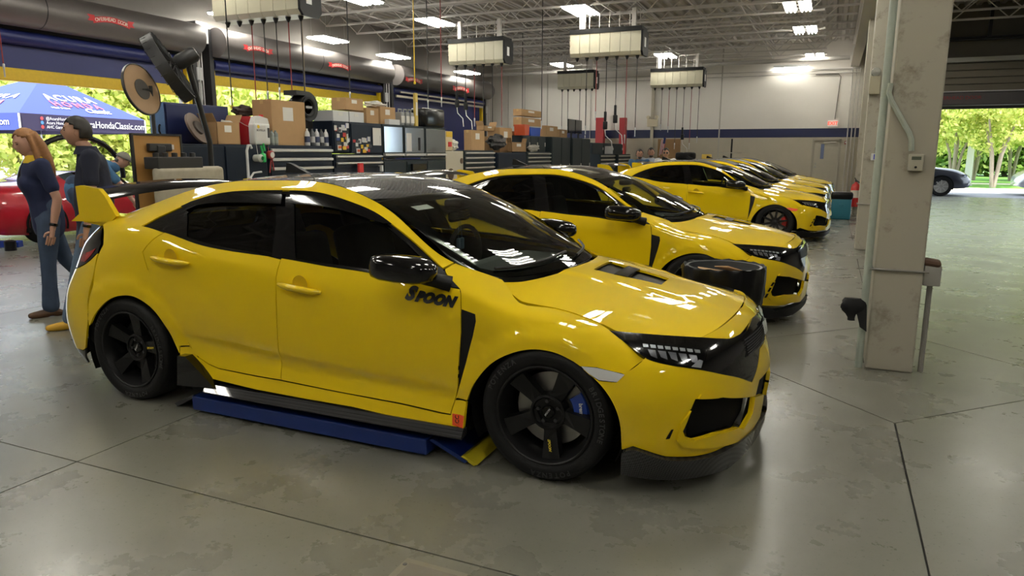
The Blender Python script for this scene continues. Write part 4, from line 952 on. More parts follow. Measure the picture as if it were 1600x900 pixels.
    both(sk, 'side_skirt', CARB, T)
    e3 = [on(p, 1, -.94) for p in ((280,555),(292,556),(326,592),(338,606),(280,601))]
    both(MB().prism([(p[0], p[2]) for p in e3], -.955, -.90, 'y'), 'skirt_fin', GBLK, T)
    # ---- handles
    for nm, ps in (('door_handle', [(239,402),(298,412)]), ('door_handle', [(437,443.5),(504,456.5)])):
        a, b = [SIDE(*q) for q in S_(ps)]; pts = []
        for k in range(9):
            t_ = k/8; p = a+(b-a)*t_; p = p+np.array([0, -.012-.022*math.sin(PI*t_)**.6, 0]); pts.append(tuple(p))
        both(MB().tube(pts, [.008, .015, .017, .0175, .0175, .0175, .017, .015, .008], 10), nm, YEL, T, 60)
        c = (a+b)/2; cp = MB(); cp.lathe([(0, .0), (.045, -.003), (.05, -.006)], 18, 'y', (c[0], c[1]-.001, c[2]+.018)); both(cp, 'handle_cup', mat('yellow_shade', (.62, .42, .004), .4, 0, .5), T, 60)
    # ---- mirrors
    mm = MB(); v = []; f = []; N = 20
    c = np.array([-.665, -1.0, .975]); XS = [(-.165, .0), (-.160, .62), (-.145, .86), (-.10, .98), (-.02, 1.), (.06, .95), (.11, .82), (.145, .55), (.158, .22), (.16, 0)]; L = len(XS)-1
    for (x, rr) in XS:
        for k in range(N):
            th = 2*PI*k/N; cc, sn = math.cos(th), math.sin(th); e = .62
            yy = .095*rr*math.copysign(abs(cc)**e, cc); zz = (.070 if sn > 0 else .058)*rr*math.copysign(abs(sn)**e, sn)
            v.append((c[0]+x, c[1]+yy, c[2]+zz-.05*(x+.16)))
    f = [(i*N+k, i*N+(k+1) % N, (i+1)*N+(k+1) % N, (i+1)*N+k) for i in range(L) for k in range(N)]
    mm.add(v, f); mo = both(mm, 'mirror', GBLK, T, 60)
    st = MB().tube([(-.60, -.95, .935), (-.55, -.89, .905), (-.50, -.86, .890)], [.04, .035, .04], 10); both(st, 'mirror_stalk', MBLK, mo[0], 60)
    tr_ = S_([(672,408),(692,421),(718,451),(668,443.5)]); panel('mirror_base', offs(SIDE, .004), tr_, MBLK, mo[0], step=.03, bst=.015)
    # ---- wheels
    zc = .322
    for x in (0, -2.70):
        for sd in (-1, 1):
            if first: wheel_five(T, (x, 0, zc), sd, BLUECAL if x == 0 else None, math.radians(-82 if x == 0 else 8))
            else: wheel_stock(T, (x, 0, zc), sd)
    # wheel wells, underbody
    for x in (0, -2.70):
        ww = MB().lathe([(.375, -.90), (.375, -.55), (.0, -.55)], 24, 'y', (x, 0, .32), -.45, PI+.45); both(ww, 'wheel_well', DARK, T)
    MB().rbox((-3.45, -.62, .16), (.70, .62, .30), .03).build('underbody', DARK, T)
    MB().box((-2.26, -.86, .17), (-.40, .86, .24)).build('floor_pan', DARK, T)
    MB().rbox((-.1, -.60, .30), (.62, .60, .66), .05).build('engine_bay', DARK, T)
    # ---- cabin
    dash = MB().prism([(-.98, .70), (-.90, .83), (-.72, .862), (-.45, .855), (-.45, .5), (-.98, .5)], -.60, .60, 'y'); dash.build('dashboard', mat('dash_plastic', (.018, .022, .024), .6), T)
    MB().tube([(-1.06+.02*math.cos(a), .36+.18*math.cos(a), .86+.17*math.sin(a)) for a in np.linspace(0, 2*PI, 25)], .016, 8).build('steering_wheel', DARK, T, True)
    for y in (-.36, .36):
        s_ = MB().rbox((-1.75, y-.25, .32), (-1.25, y+.25, .55), .05); s_.rbox((-1.93, y-.24, .45), (-1.72, y+.24, 1.02), .06, 3, (0, -.2, 0)); s_.rbox((-1.98, y-.13, 1.0), (-1.88, y+.13, 1.17), .04, 3, (0, -.2, 0)); s_.build('front_seat', SEATM, T, 50)
    MB().rbox((-2.75, -.62, .45), (-2.50, .62, 1.0), .06, 3, (0, -.3, 0)).rbox((-2.6, -.62, .35), (-2.05, .62, .55), .05).build('rear_seat', SEATM, T, 50)
    panel('headliner', offs(TOP, -.035), [(-1.12, -.56), (-1.02, 0), (-1.12, .56), (-2.3, .54), (-2.3, -.54)], mat('headliner', (.05, .05, .05), .9), T, both=False, thick=0)
    mr = MB().rbox((-.93, -.12, 1.10), (-.89, .12, 1.165), .02); mr.build('rear_view_mirror', GBLK, T, True)
    MB().rbox((-.98, -.07, 1.18), (-.86, .07, 1.235), .02).build('sensor_housing', MBLK, T, True)
    # wipers
    for y0, y1 in ((-.62, -.08), (-.02, .52)):
        pts = [];
        for k in range(6):
            tt = (y0+(y1-y0)*k/5)/.69; p = WIND(np.array(.95-.05*k/5), np.array(tt)); pts.append(tuple(p+np.array([.004, 0, .016])))
        MB().tube(pts, .008, 6).build('wiper', MBLK, T, True)
    if first:
        SP = S_([(672,464)]); p = SIDE(*SP[0]); a, b = [SIDE(*q) for q in S_([(634,457),(712,470)])]
        nrm = fdn(SIDE, np.array([SP[0][0]]), np.array([SP[0][1]]))[0]
        d = Vector(b-a).normalized(); up = Vector(nrm).cross(d) if Vector(nrm).cross(d).z > 0 else -Vector(nrm).cross(d)
        INK = mat('decal_black', (.006, .006, .006), .4)
        text_obj('S', .092, INK, T, frame_mat(Vector(p)+Vector(nrm)*.003-d*.112, d, up), name='door_lettering', shear=.35, offset=.006)
        text_obj('POON', .066, INK, T, frame_mat(Vector(p)+Vector(nrm)*.003+d*.028-up*.008, d, up), name='door_lettering', shear=.35, offset=.006, space=1.12)
        stp = S_([(707,646),(725,650),(723,669),(707,664)]); stk = panel('sill_sticker', offs(SIDE, .002), stp, ORANGE, T, both=False, step=.02, bst=.01, thick=.001)
        c = SIDE(*S_([(715,658)])[0]); text_obj('ACC', .03, INK, stk, frame_mat(Vector(c)+Vector((0, -.004, 0)), (0, 0, 1), (-1, 0, 0)))
        # two little charms hanging from the mirror
        for dy in (-.02, .025):
            ch = MB().rbox((-.915, dy-.016, .93), (-.895, dy+.016, 1.0), .008); ch.tube([(-.905, dy, 1.0), (-.908, dy*.4, 1.10)], .0015, 4); ch.build('mirror_charm', mat('charm_blue', (.05, .08, .12), .7), T)
        panel('toll_tag', offs(WIND, -.004), [(.14, -.80), (.14, -.62), (.20, -.62), (.20, -.80)], WHITE, T, both=False, thick=0)
    return t
HV = [(-.01, -.165), (.345, -.105), (.345, .105), (-.01, .165)]
HV2 = [(.10, -.15), (.17, -.138), (.17, .138), (.10, .15)]
CARBROOF = CARB
car1 = build_car(True, (0, 0, 0), 'nearest yellow hatchback with black five-spoke wheels and black lettering on the door')
car2 = build_car(False, (.10, 3.5, 0), 'second yellow hatchback, black bag trash can at its front corner', True)
for (x, y, lab) in ((.28, 10.3, 'third yellow hatchback with red brake calipers and orange side marker'), (.26, 13.0, 'fourth yellow hatchback, just behind the one with red calipers'), (.28, 15.72, 'fifth yellow hatchback, second from the back wall'), (.36, 18.2, 'farthest yellow hatchback in the row, nearest to the back wall')):
    c = copy_tree(car2); c.location = (x, y, 0); tag(c, lab)
for c in [o for o in COL.objects if o.name.startswith('yellow_hatchback')]: tag(c, group='yellow hatchbacks in a row')
# ------------------------------------------------------------------ row of tool cabinets behind the cars, fronts at x = BX, facing +x
BX = -6.3; BD = .62
CABN = mat('cabinet_navy', (.006, .012, .024), .45, 0, 0, .3); CABS = mat('cabinet_slate', (.018, .027, .031), .45, 0, 0, .3); ALU = mat('handle_aluminium', (.62, .60, .55), .38, .5)
CARDB = mat('cardboard', (.40, .245, .115), .8, noise=.12, nscale=6.); CARDD = mat('cardboard_dark', (.28, .165, .075), .85, noise=.12, nscale=6.); WPLA = mat('plastic_white', (.6, .6, .6), .4); TAPE = mat('tape', (.50, .33, .13), .4); LABW = mat('paper_label', (.66, .64, .60), .6)
def cab(lab, y0, y1, z0, z1, drawers=(), doors=0, m=CABN, x1=BX, d=BD, name='tool_cabinet', cat='tool cabinet'):
    """box with drawer fronts and pull handles; drawers = list of (za, zb)"""
    q = thing(name, lab, cat, (x1, (y0+y1)/2, z0), 0, 'tool cabinets in the row behind the cars'); L = (y1-y0)/2; H = z1-z0
    MB().rbox((-d, -L, 0), (0, L, H), .008).build('body', m, q)
    for (a, b) in drawers:
        o = MB().rbox((0, -L+.03, a-z0), (.018, L-.03, b-z0), .004).build('drawer', m, q)
        hh = min(.06, (b-a)*.45); MB().prism([(.018, b-z0-.005), (.05, b-z0-.012), (.05, b-z0-hh+.01), (.018, b-z0-hh)], -L+.035, L-.035, 'y').build('handle', ALU, o)
    for k in range(doors):
        w = 2*L/doors; yy = -L+w*k; o = MB().rbox((0, yy+.02, .02), (.018, yy+w-.02, H-.03), .004).build('cabinet_door', m, q)
        MB().box((.018, yy+w-.10, .15), (.04, yy+w-.07, H*.6)).build('handle', ALU, o)
    return q
def dr(z0, z1, n, g=.012): h = (z1-z0)/n; return [(z0+h*k+g/2, z0+h*(k+1)-g/2) for k in range(n)]
# near end: bench with a navy back panel
q = cab('navy workbench at the near end of the row with dark open front', 2.69, 4.30, 0, 1.60, (), 2)
p = thing('panel_cabinet', 'navy metal panel cabinet with pale blue end standing on the bench', 'cabinet', (BX-.34, 3.53, 1.60), 0)
MB().rbox((-.28, -.62, 0), (-.02, .45, .52), .006).build('body', NAVY, p); MB().box((-.28, -.626, .01), (-.02, -.621, .51)).build('end_panel', mat('panel_blue', (.12, .22, .42), .35, noise=.3, nscale=4.), p)
for k in range(2): MB().rbox((-.02, -.60+.52*k, .02), (-.004, -.09+.52*k, .50), .004).build('cabinet_door', NAVY, p)
MB().tube([(-.1, -.63, .12), (-.1, -.65, .16), (-.1, -.645, .22), (-.1, -.63, .24)], .012, 6).build('latch', MBLK, p, True)
cab('navy roll cabinet with three wide aluminium drawer pulls below the red bucket', 4.32, 5.78, 0, 1.60, dr(1.16, 1.56, 3), 0)
def sticker_set(par, y0, y1, z0, z1, n, cols):
    r = random.Random(3)
    for k in range(n):
        y = r.uniform(y0, y1); z = r.uniform(z0, z1); w = r.uniform(.05, .11); h = r.uniform(.04, .08); x = .0195+.0004*k
        o = MB().box((x, y-w/2, z-h/2), (x+.0006, y+w/2, z+h/2)); o.build('sticker', mat('sticker_%d' % (k % len(cols)), cols[k % len(cols)], .5), par)
SC_ = [(.6, .6, .6), (.5, .03, .03), (.05, .05, .05), (.7, .45, .02), (.55, .55, .55), (.6, .12, .02), (.02, .05, .2), (.62, .6, .55)]
h1 = cab('navy hutch covered in small stickers above the drawers', 5.82, 6.24, 1.50, 2.0, (), 1, name='tool_hutch'); sticker_set(h1, -.19, .19, .05, .44, 26, SC_)
h2 = cab('navy hutch with stickers and a white paper sheet', 6.27, 7.20, 1.48, 2.0, (), 1, name='tool_hutch'); sticker_set(h2, -.43, .1, .03, .25, 22, SC_); MB().box((.034, .15, .14), (.035, .40, .44), (0, 0, 0)).build('paper_sheet', LABW, h2)
POL = mat('polished_door', (.42, .46, .50), .12, .9)
for (a, b, lab) in ((7.23, 7.90, 'slate hutch with polished steel door next to the stickered hutch'), (7.93, 8.68, 'middle polished steel hutch with a black sticker strip'), (8.70, 9.54, 'last polished steel hutch beside the yellow box')):
    h = cab(lab, a, b, 1.40, 2.0, (), 0, CABS, name='tool_hutch'); L = (b-a)/2; MB().rbox((0, -L+.03, .10), (.02, L-.03, .56), .004).build('cabinet_door', POL, h); MB().prism([(0, .03), (.05, .04), (.05, .075), (0, .085)], -L+.02, L-.02, 'y').build('handle', ALU, h)
    if a > 7.9 and a < 8: MB().box((.0205, .12, .14), (.022, .20, .38)).build('sticker_strip', MBLK, h); MB().box((.0205, -.30, .12), (.022, -.12, .46)).build('paper_sheet', LABW, h)
cab('navy drawer base below the stickered hutch', 5.82, 7.20, 0, 1.47, dr(1.24, 1.46, 2)); cab('slate base cabinet with clutter shelf below the polished hutches', 7.23, 9.54, 0, 1.36, (), 3, CABS)
# shelf clutter seen under the hutches
cab('grey roll cabinet with four aluminium pulls right of the yellow box', 10.38, 11.92, 0, 1.55, dr(1.08, 1.52, 4), 0, CABS)
cab('plain navy cabinet block between two drawer cabinets', 12.11, 13.9, 0, 1.50, (), 1); cab('slate roll cabinet with aluminium pulls before the blue bin', 13.97, 15.7, 0, 1.52, dr(1.08, 1.50, 4), 0, CABS)
for k, (a, b) in enumerate(((15.8, 17.4), (17.6, 19.4))): cab(['dark double door locker left of the dark screens', 'dark locker with a pale strip at the far end of the row'][k], a, b, 0, 1.95, (), 2, CABS)
cab('far dark drawer cabinet with pale pulls, left of the three men', 20.6, 22.4, 0, 1.45, dr(.9, 1.42, 4), 0, CABS); cab('farthest dark drawer cabinet with pale pulls behind the men', 22.9, 24.7, 0, 1.45, dr(.9, 1.42, 4), 0, CABS)
cab('grey low locker row behind the orange cone', 20.65, 24.65, 1.45, 1.85, (), 3, CABS, x1=BX-.32, d=.28, name='tool_hutch')
# ---- boxes: one builder, individual spots given as photo rectangles on the plane x = BX + dx
def rect(b, x): a = on((b[0], b[1]), 0, x); c = on((b[2], b[3]), 0, x); return a[1], c[1], c[2], a[2]
def carton(b, lab, m=CARDB, dx=-.1, d=.35, zb=None, open_=False, tape=True, name='cardboard_box', grp='cartons on the tool cabinets', rz=0, lab2=True):
    y0, y1, z0, z1 = rect(b, BX+dx); z0 = zb if zb is not None else z0
    q = thing(name, lab, 'box', (BX+dx-d/2, (y0+y1)/2, z0), rz, grp); L = (y1-y0)/2; h = z1-z0
    if not open_: MB().rbox((-d/2, -L, 0), (d/2, L, h), .004).build('carton', m, q)
    else:
        t = .006; w = MB(); w.box((-d/2, -L, 0), (d/2, L, t)); w.box((-d/2, -L, 0), (-d/2+t, L, h)); w.box((d/2-t, -L, 0), (d/2, L, h)); w.box((-d/2, -L, 0), (d/2, -L+t, h)); w.box((-d/2, L-t, 0), (d/2, L, h)); w.build('carton', m, q)
        for s in (-1, 1): MB().box((-d/2, s*L-.003, h-.002), (d/2, s*L+.003, h+.12), (s*-.5, 0, 0), (0, s*L, h)).build('flap', m, q)
    if tape and not open_: MB().box((-.03, -L-.001, h-.06), (.03, L+.001, h+.0015)).build('tape_strip', TAPE, q)
    if lab2: MB().box((d/2, -L*.35, h*.55), (d/2+.0015, L*.25, h*.85)).build('shipping_label', LABW, q)
    return q
carton((423,155,479,226), 'tall brown carton with white label standing right of the oil jug', dx=-.11, d=.36, zb=1.60)
carton((338,190,376,223), 'open carton with white rags beside the brake disc', open_=True, dx=-.03, d=.27, zb=1.60)
carton((540,152,568,176), 'small carton with red mark on top of the white boxes', dx=-.15, d=.3, zb=2.21); carton((520,172,545,192), 'long white box on the stickered hutch', WPLA, dx=-.12, d=.4, zb=2.0, tape=False); carton((546,174,569,193), 'plain white box below the small carton', WPLA, dx=-.12, d=.35, zb=2.0, tape=False)
carton((572,168,592,194), 'brown carton below the crumpled white sheet', dx=-.15, d=.35, zb=2.0); carton((594,166,618,188), 'tilted brown carton with label beside the crumpled sheet', dx=-.12, d=.3, zb=2.0); carton((608,186,625,196), 'small white carton in front of the grey canisters', WPLA, dx=-.02, d=.1, zb=2.0, tape=False, lab2=False)
carton((736,203,757,236), 'upright pale carton beside the black funnel', dx=-.02, d=.18, zb=1.55); carton((756,196,775,212), 'opened carton with flaps near the hose guns', dx=-.40, d=.2, open_=True, zb=2.03); carton((758,213,770,236), 'brown carton with folded flaps behind the black funnel', CARDD, dx=-.38, d=.24, zb=1.55)
carton((781,199,800,226), 'brown carton left of the red bin', dx=-.25, d=.34, zb=1.50); carton((800,222,822,236), 'small open carton with scraps near the grey cabinet', CARDD, dx=-.0, d=.13, open_=True, zb=1.52)
carton((815,183,846,198), 'lower of the two stacked cartons at the white wall', CARDB, dx=-.35, d=.25, zb=2.20); carton((815,170,846,184), 'upper of the two stacked cartons at the white wall', CARDB, dx=-.35, d=.25); carton((853,196,871,222), 'brown carton right of the blue bin', dx=-.2, d=.5, zb=1.95); carton((874,202,886,222), 'long brown carton near the black screens', CARDD, dx=-.3, d=.5, zb=1.95); carton((800,205,830,222), 'brown carton behind the blue bin', CARDD, dx=-.35, d=.25, zb=1.95)
cab('slate shelf cabinet carrying the cartons at the white wall', 13.95, 15.68, 1.52, 1.95, (), 3, CABS, x1=BX-.15, d=.45, name='tool_hutch')
# ---- containers and tools on the row
def pxpos(px, py, dx=0.): return on((px, py), 0, BX+dx)
p = pxpos(393, 224, -.33); q = thing('bucket', 'red plastic bucket behind the white oil jug', 'bucket', (p[0]-.06, p[1]-.03, 1.60)); MB().lathe([(0, 0), (.12, 0), (.16, .36), (.172, .36), (.172, .40), (.155, .40), (.115, .02), (0, .02)], 28, 'z').build('pail', mat('bucket_red', (.45, .012, .02), .35), q, 40); MB().tube([(.165*math.cos(a), .175*math.sin(a), .36-.12*abs(math.cos(a))) for a in np.linspace(-PI/2, PI/2, 10)], .004, 5).build('handle', ALU, q)
p = pxpos(409, 224, -.02); q = thing('oil_jug', 'white oil jug with red cap and printed label', 'jug', (p[0], p[1], 1.60))
MB().rbox((-.09, -.16, 0), (.03, .16, .30), .03, 3).prism([(-.16, .27), (.16, .27), (.13, .37), (-.02, .40), (-.10, .39)], -.075, .015, 'x').build('bottle', mat('jug_white', (.68, .68, .66), .35), q, 40)
MB().lathe([(0, 0), (.03, 0), (.03, .035), (0, .035)], 14, 'z', (-.03, .05, .385)).build('cap', mat('cap_red', (.6, .02, .02), .4), q, True); MB().rbox((.016, .095, .10), (.036, .135, .24), .008).build('grip_hole', mat('jug_shadow', (.05, .05, .05), .8), q)
MB().box((.030, -.13, .05), (.032, .06, .27)).build('label_plate', LABW, q); text_obj('ROTELLA', .04, mat('print_dark', (.06, .05, .06), .6), q, frame_mat(Vector((.0335, -.035, .20)), (0, 1, 0), (0, 0, 1))); MB().lathe([(0, .033), (.025, .033), (.025, .03)], 12, 'x', (0, -.08, .25)).build('emblem', mat('emblem_yellow', (.8, .55, .02), .5), q)
for k, (px, c, lab) in enumerate(((435, (.20, .23, .22), 'grey canister at the foot of the tall carton'), (441, (.16, .19, .19), 'second grey canister at the foot of the tall carton'))):
    p = pxpos(px, 225, .06); q = thing('canister', lab, 'canister', (BX-.055, p[1], 1.60)); MB().lathe([(0, 0), (.035, 0), (.035, .16), (.025, .18), (.015, .19), (.015, .21), (0, .21)], 14, 'z').build('can', mat('canister_%d' % k, c, .4), q, 40); MB().lathe([(.0355, .03), (.0355, .12)], 14, 'z').build('label_plate', mat('can_label', (.26, .30, .28), .5), q)
for k, (px, dark, lab) in enumerate(((487, 0, 'white squeeze bottle with dark label before the stickered hutch'), (495, 1, 'dark oil bottle next to the white squeeze bottle'), (502, 0, 'clear oil bottle, middle of the bottle row'), (509, 1, 'dark bottle right in the bottle row'), (516, 0, 'grey bottle at the right end of the bottle row'))):
    p = pxpos(px, 224, 0); q = thing('bottle', lab, 'bottle', (BX-.08, p[1], 1.60), 0, 'bottles on the roll cabinet'); MB().lathe([(0, 0), (.04, 0), (.042, .01), (.042, .17), (.03, .21), (.014, .23), (.014, .26), (0, .26)], 14, 'z').build('flask', mat('flask_%d' % dark, ((.55, .55, .55), (.05, .055, .06))[dark], .35), q, 40); MB().lathe([(.0425, .05), (.0425, .14)], 14, 'z').build('label_plate', mat('flask_label_%d' % dark, ((.03, .04, .09), (.45, .45, .45))[dark], .5), q)
# radial blower: black snail housing
p = pxpos(494, 165, -.4); q = thing('blower', 'black snail-shaped blower behind the bottle row', 'blower', (p[0], p[1]-.31, 1.60)); N = 30; pts = [((.19+.06*k/N)*math.cos(2*PI*k/N+1.9), (.19+.06*k/N)*math.sin(2*PI*k/N+1.9)) for k in range(N)]
pts = [(a-.0, b+.60) for a, b in pts]; pts += [(-.28, .85), (-.28, .78)]
MB().prism(pts, -.15, .10, 'x').build('housing', mat('blower_black', (.012, .012, .013), .45), q); MB().lathe([(.15, .10), (.16, .125), (.13, .125), (.10, .10), (.04, .10), (0, .12)], 24, 'x', (0, -.02, .60)).build('inlet_ring', MBLK, q, 40); MB().box((.126, -.10, .585), (.1275, .05, .62)).build('name_plate', mat('print_grey', (.3, .3, .3), .5), q); MB().box((-.12, -.14, 0), (.08, .10, .42)).build('stand', MBLK, q)
# crumpled white sheet, grey canisters, spirit level, black tool case, yellow box
def crumple(lab, c, r, m, name='crumpled_sheet', cat='sheet', seed=1, top=True):
    bm = bmesh.new(); bmesh.ops.create_icosphere(bm, subdivisions=3, radius=1); rr = random.Random(seed); ph = [rr.uniform(0, 6) for _ in range(9)]
    for v_ in bm.verts:
        x, y, z = v_.co; k = 1+.18*math.sin(5*x+ph[0])*math.cos(6*y+ph[1])+.14*math.sin(9*z+ph[2]+4*x)+.08*math.sin(14*y+ph[3])*math.sin(13*x+ph[4]); v_.co = Vector((x*r[0]*k, y*r[1]*k, (z*r[2]*k)))
    zmin = min(v_.co.z for v_ in bm.verts)
    for v_ in bm.verts: v_.co.z -= zmin
    me = bpy.data.meshes.new(name); bm.to_mesh(me); bm.free(); me.materials.append(m); return tag(link(name, me, None, c), lab, cat)
CLW = mat('sheet_white', (.62, .60, .54), .7); p = pxpos(585, 165, -.3); crumple('crumpled white plastic sheet lying on the cartons', (p[0], p[1], 2.28), (.12, .30, .06), CLW)
p = pxpos(356, 190, -.2); crumple('white rags heaped in the open carton', (p[0]-.03, p[1]+.02, 1.78), (.11, .15, .07), CLW, 'rag_heap', 'rags', 2); p = pxpos(708, 222, -.2); crumple('white plastic bag of rags beside the tester box', (BX-.16, 10.12, 1.53), (.12, .16, .12), CLW, 'rag_bag', 'bag', 4); p = pxpos(410, 170, -.4); crumple('dark heap of gloves and parts behind the red bucket', (BX-.62, p[1]-.15, 2.0), (.08, .2, .08), mat('heap_dark', (.05, .035, .03), .8, noise=.6, nscale=20.), 'glove_heap', 'gloves', 5)
cab('navy shelf carrying the gloves behind the bucket', 4.45, 5.0, 1.60, 2.0, (), 0, CABN, x1=BX-.52, d=.2, name='tool_hutch')
p = pxpos(820, 232, -.1); crumple('heap of pale plastic parts on the slate cabinet', (BX-.075, 14.6, 1.52), (.04, .4, .09), mat('heap_pale', (.35, .33, .29), .7, noise=.4, nscale=14.), 'parts_heap', 'parts', 6); p = pxpos(775, 228, -.1); crumple('black plastic funnel sheet over the cartons', (BX-.12, 12.35, 1.55), (.09, .5, .17), mat('black_sheet', (.01, .01, .011), .35), 'black_sheet', 'sheet', 7)
for k, px in enumerate((625, 633, 640)):
    p = pxpos(px, 190, -.15+.03*k); q = thing('jerrycan', ['leftmost grey jerrycan left of the spirit level', 'middle grey jerrycan left of the spirit level', 'rightmost grey jerrycan by the spirit level'][k], 'canister', (p[0], p[1], 2.0), 0, 'grey jerrycans on the hutch'); MB().rbox((-.07, -.06, 0), (.07, .06, .25), .022, 3).build('can', mat('jerry_grey', (.24, .25, .25), .45), q, 40); MB().tube([(0, -.05, .24), (0, -.05, .30), (0, .05, .30), (0, .05, .24)], .015, 6).build('handle', mat('jerry_grey', (.24, .25, .25), .45), q, True); MB().box((.071, -.06, .05), (.073, .06, .18)).build('label_plate', LABW, q)
p = pxpos(649, 150, 0.0); q = thing('spirit_level', 'yellow spirit level standing upright before the jerrycans', 'spirit level', (BX-.02, p[1]+.03, 2.0)); MB().rbox((-.02, -.05, 0), (.025, .05, .62), .006).build('bar', mat('level_yellow', (.62, .45, .10), .45), q); MB().box((.0255, -.03, .2), (.028, .03, .45)).build('vial_window', LABW, q)
p = pxpos(668, 185, -.15); q = thing('tool_case', 'glossy black rounded box on the last hutch', 'case', (p[0], p[1], 2.0)); MB().rbox((-.2, -.37, 0), (.2, .37, .36), .05, 3).build('shell', mat('case_black', (.010, .010, .011), .18), q, 40); MB().tube([(.1, -.36, .36), (.1, .30, .36), (.1, .36, .30)], .01, 6).build('edge_trim', ALU, q, True)
p = pxpos(702, 220, 0); q = thing('charger_box', 'yellow and cream tester box right of the hutches', 'tester', (BX-.1, p[1], 1.54)); MB().rbox((-.1, -.15, 0), (.1, .15, .40), .012).build('case', mat('tester_cream', (.62, .50, .30), .45), q); MB().rbox((.1, -.13, .28), (.108, .13, .39), .003).build('top_band', mat('tester_yellow', (.7, .45, .02), .45), q); MB().rbox((.1, -.05, .08), (.112, .09, .18), .004).build('red_switch', mat('cap_red', (.6, .02, .02), .4), q)
q = cab('cream parts washer panel with brown machinery below the tester box', 9.56, 10.34, 0, 1.53, (), 0, mat('washer_cream', (.50, .46, .36), .5)); 
for (y, z, r) in ((-.2, 1.05, .12), (.25, 1.0, .10), (.3, 1.32, .06)): MB().lathe([(0, .03), (r*.6, .03), (r, .02), (r, 0)], 18, 'x', (0, y, z)).build('dial', mat('dial_brown', (.12, .08, .05), .5), q, 30)
p = pxpos(838, 205, -.1); q = thing('bin', 'blue plastic storage bin on the shelf cabinet', 'bin', (BX-.24, p[1]+.1, 1.95)); MB().prism([(-.33, 0), (.33, 0), (.38, .24), (-.38, .24)], -.08, .08, 'x').build('tub', mat('bin_blue', (.015, .07, .42), .4), q); MB().rbox((-.10, -.40, .23), (.10, .40, .26), .008).build('lid', mat('bin_lid', (.35, .40, .48), .4), q)
p = pxpos(803, 208, -.2); q = thing('bin', 'orange red plastic bin between the cartons', 'bin', (BX-.15, p[1]+.4, 1.95)); MB().prism([(-.14, 0), (.14, 0), (.17, .26), (-.17, .26)], -.15, .15, 'x').build('tub', mat('bin_orange', (.55, .09, .03), .4), q); MB().rbox((-.16, -.18, .25), (.16, .18, .275), .006).build('rim', mat('bin_orange', (.55, .09, .03), .4), q)
for k, (b_, m_, nm_, lab_) in enumerate((((556, 255, 563, 270), mat('cloth_red', (.55, .03, .03), .7), 'red_cloth', 'small red cloth hanging on the base cabinet'), ((640, 256, 662, 266), mat('case_black', (.010, .010, .011), .18), 'tool_tray', 'black tool tray before the base cabinet'), ((591, 258, 594, 268), WPLA, 'white_tube', 'slim white tube by the base cabinet'))):
    y0, y1, z0, z1 = rect(b_, BX+.03); q = thing(nm_, lab_, nm_.split('_')[1], (BX+.056, (y0+y1)/2, z0)); MB().rbox((0, -(y1-y0)/2, 0), (.05, (y1-y0)/2, z1-z0), .008).build(nm_.split('_')[1]+'_body', m_, q); MB().box((-.055, -.01, (z1-z0)*.8), (0.0, .01, (z1-z0)*.95)).build('hook', ALU, q)
# brake disc leaning
p = pxpos(326, 207, -.05); q = thing('brake_disc', 'rusty brake disc leaning on the navy panel', 'brake disc', (BX-.12, p[1]-.12, 1.60)); o = MB().lathe([(.09, -.015), (.21, -.015), (.21, .015), (.09, .015), (.09, -.015)], 32, 'x', (0, 0, 0)); R_m = Euler((0, -.45, .35)).to_matrix(); o.v = [tuple(R_m@Vector(a)+Vector((0, 0, .20))) for a in o.v]; o.build('rotor', mat('rust_disc', (.16, .12, .095), .5, .4, noise=.2), q, 30); o = MB().lathe([(0, .045), (.06, .045), (.09, .04), (.095, .01)], 24, 'x'); o.v = [tuple(R_m@Vector(a)+Vector((0, 0, .20))) for a in o.v]; o.build('hat', mat('rust_hat', (.05, .04, .035), .6), q, 30)
# green hose gun, red gauge hung at the near cabinet
p = pxpos(402, 245, .03); q = thing('spray_bottle', 'green and white spray gun hanging on the near roll cabinet', 'spray gun', (BX+.115, p[1]-.04, p[2])); MB().lathe([(0, -.09), (.05, -.09), (.055, .02), (.03, .05)], 16, 'x', (0, 0, -.02)).build('cup', mat('cup_white', (.6, .62, .58), .4), q, True); MB().rbox((-.03, .02, -.08), (.03, .10, .05), .02).tube([(0, .06, .05), (0, .03, .15), (0, .08, .18), (0, .10, .08)], .014, 6).build('gun_body', mat('gun_green', (.03, .48, .12), .4), q, True)
MB().tube([(-.03, 0, 0), (-.06, 0, .24)], .004, 4).build('hook', ALU, q)
p = pxpos(418, 242, .03); q = thing('pressure_gauge', 'round red pressure gauge beside the green spray gun', 'gauge', (BX+.09, p[1], p[2])); MB().lathe([(0, .03), (.05, .03), (.06, .02), (.06, -.03)], 20, 'x').build('case', mat('gauge_red', (.35, .03, .03), .4), q, True); MB().lathe([(0, .033), (.042, .033), (.042, .03)], 20, 'x').build('dial', LABW, q); MB().tube([(0, 0, -.05), (.0, -.04, -.25)], .01, 6).tube([(0, .02, -.05), (0, .05, -.22)], .01, 6).tube([(-.03, 0, .05), (-.05, 0, .12)], .004, 4).build('handles', mat('grip_red', (.3, .03, .03), .5), q, True)
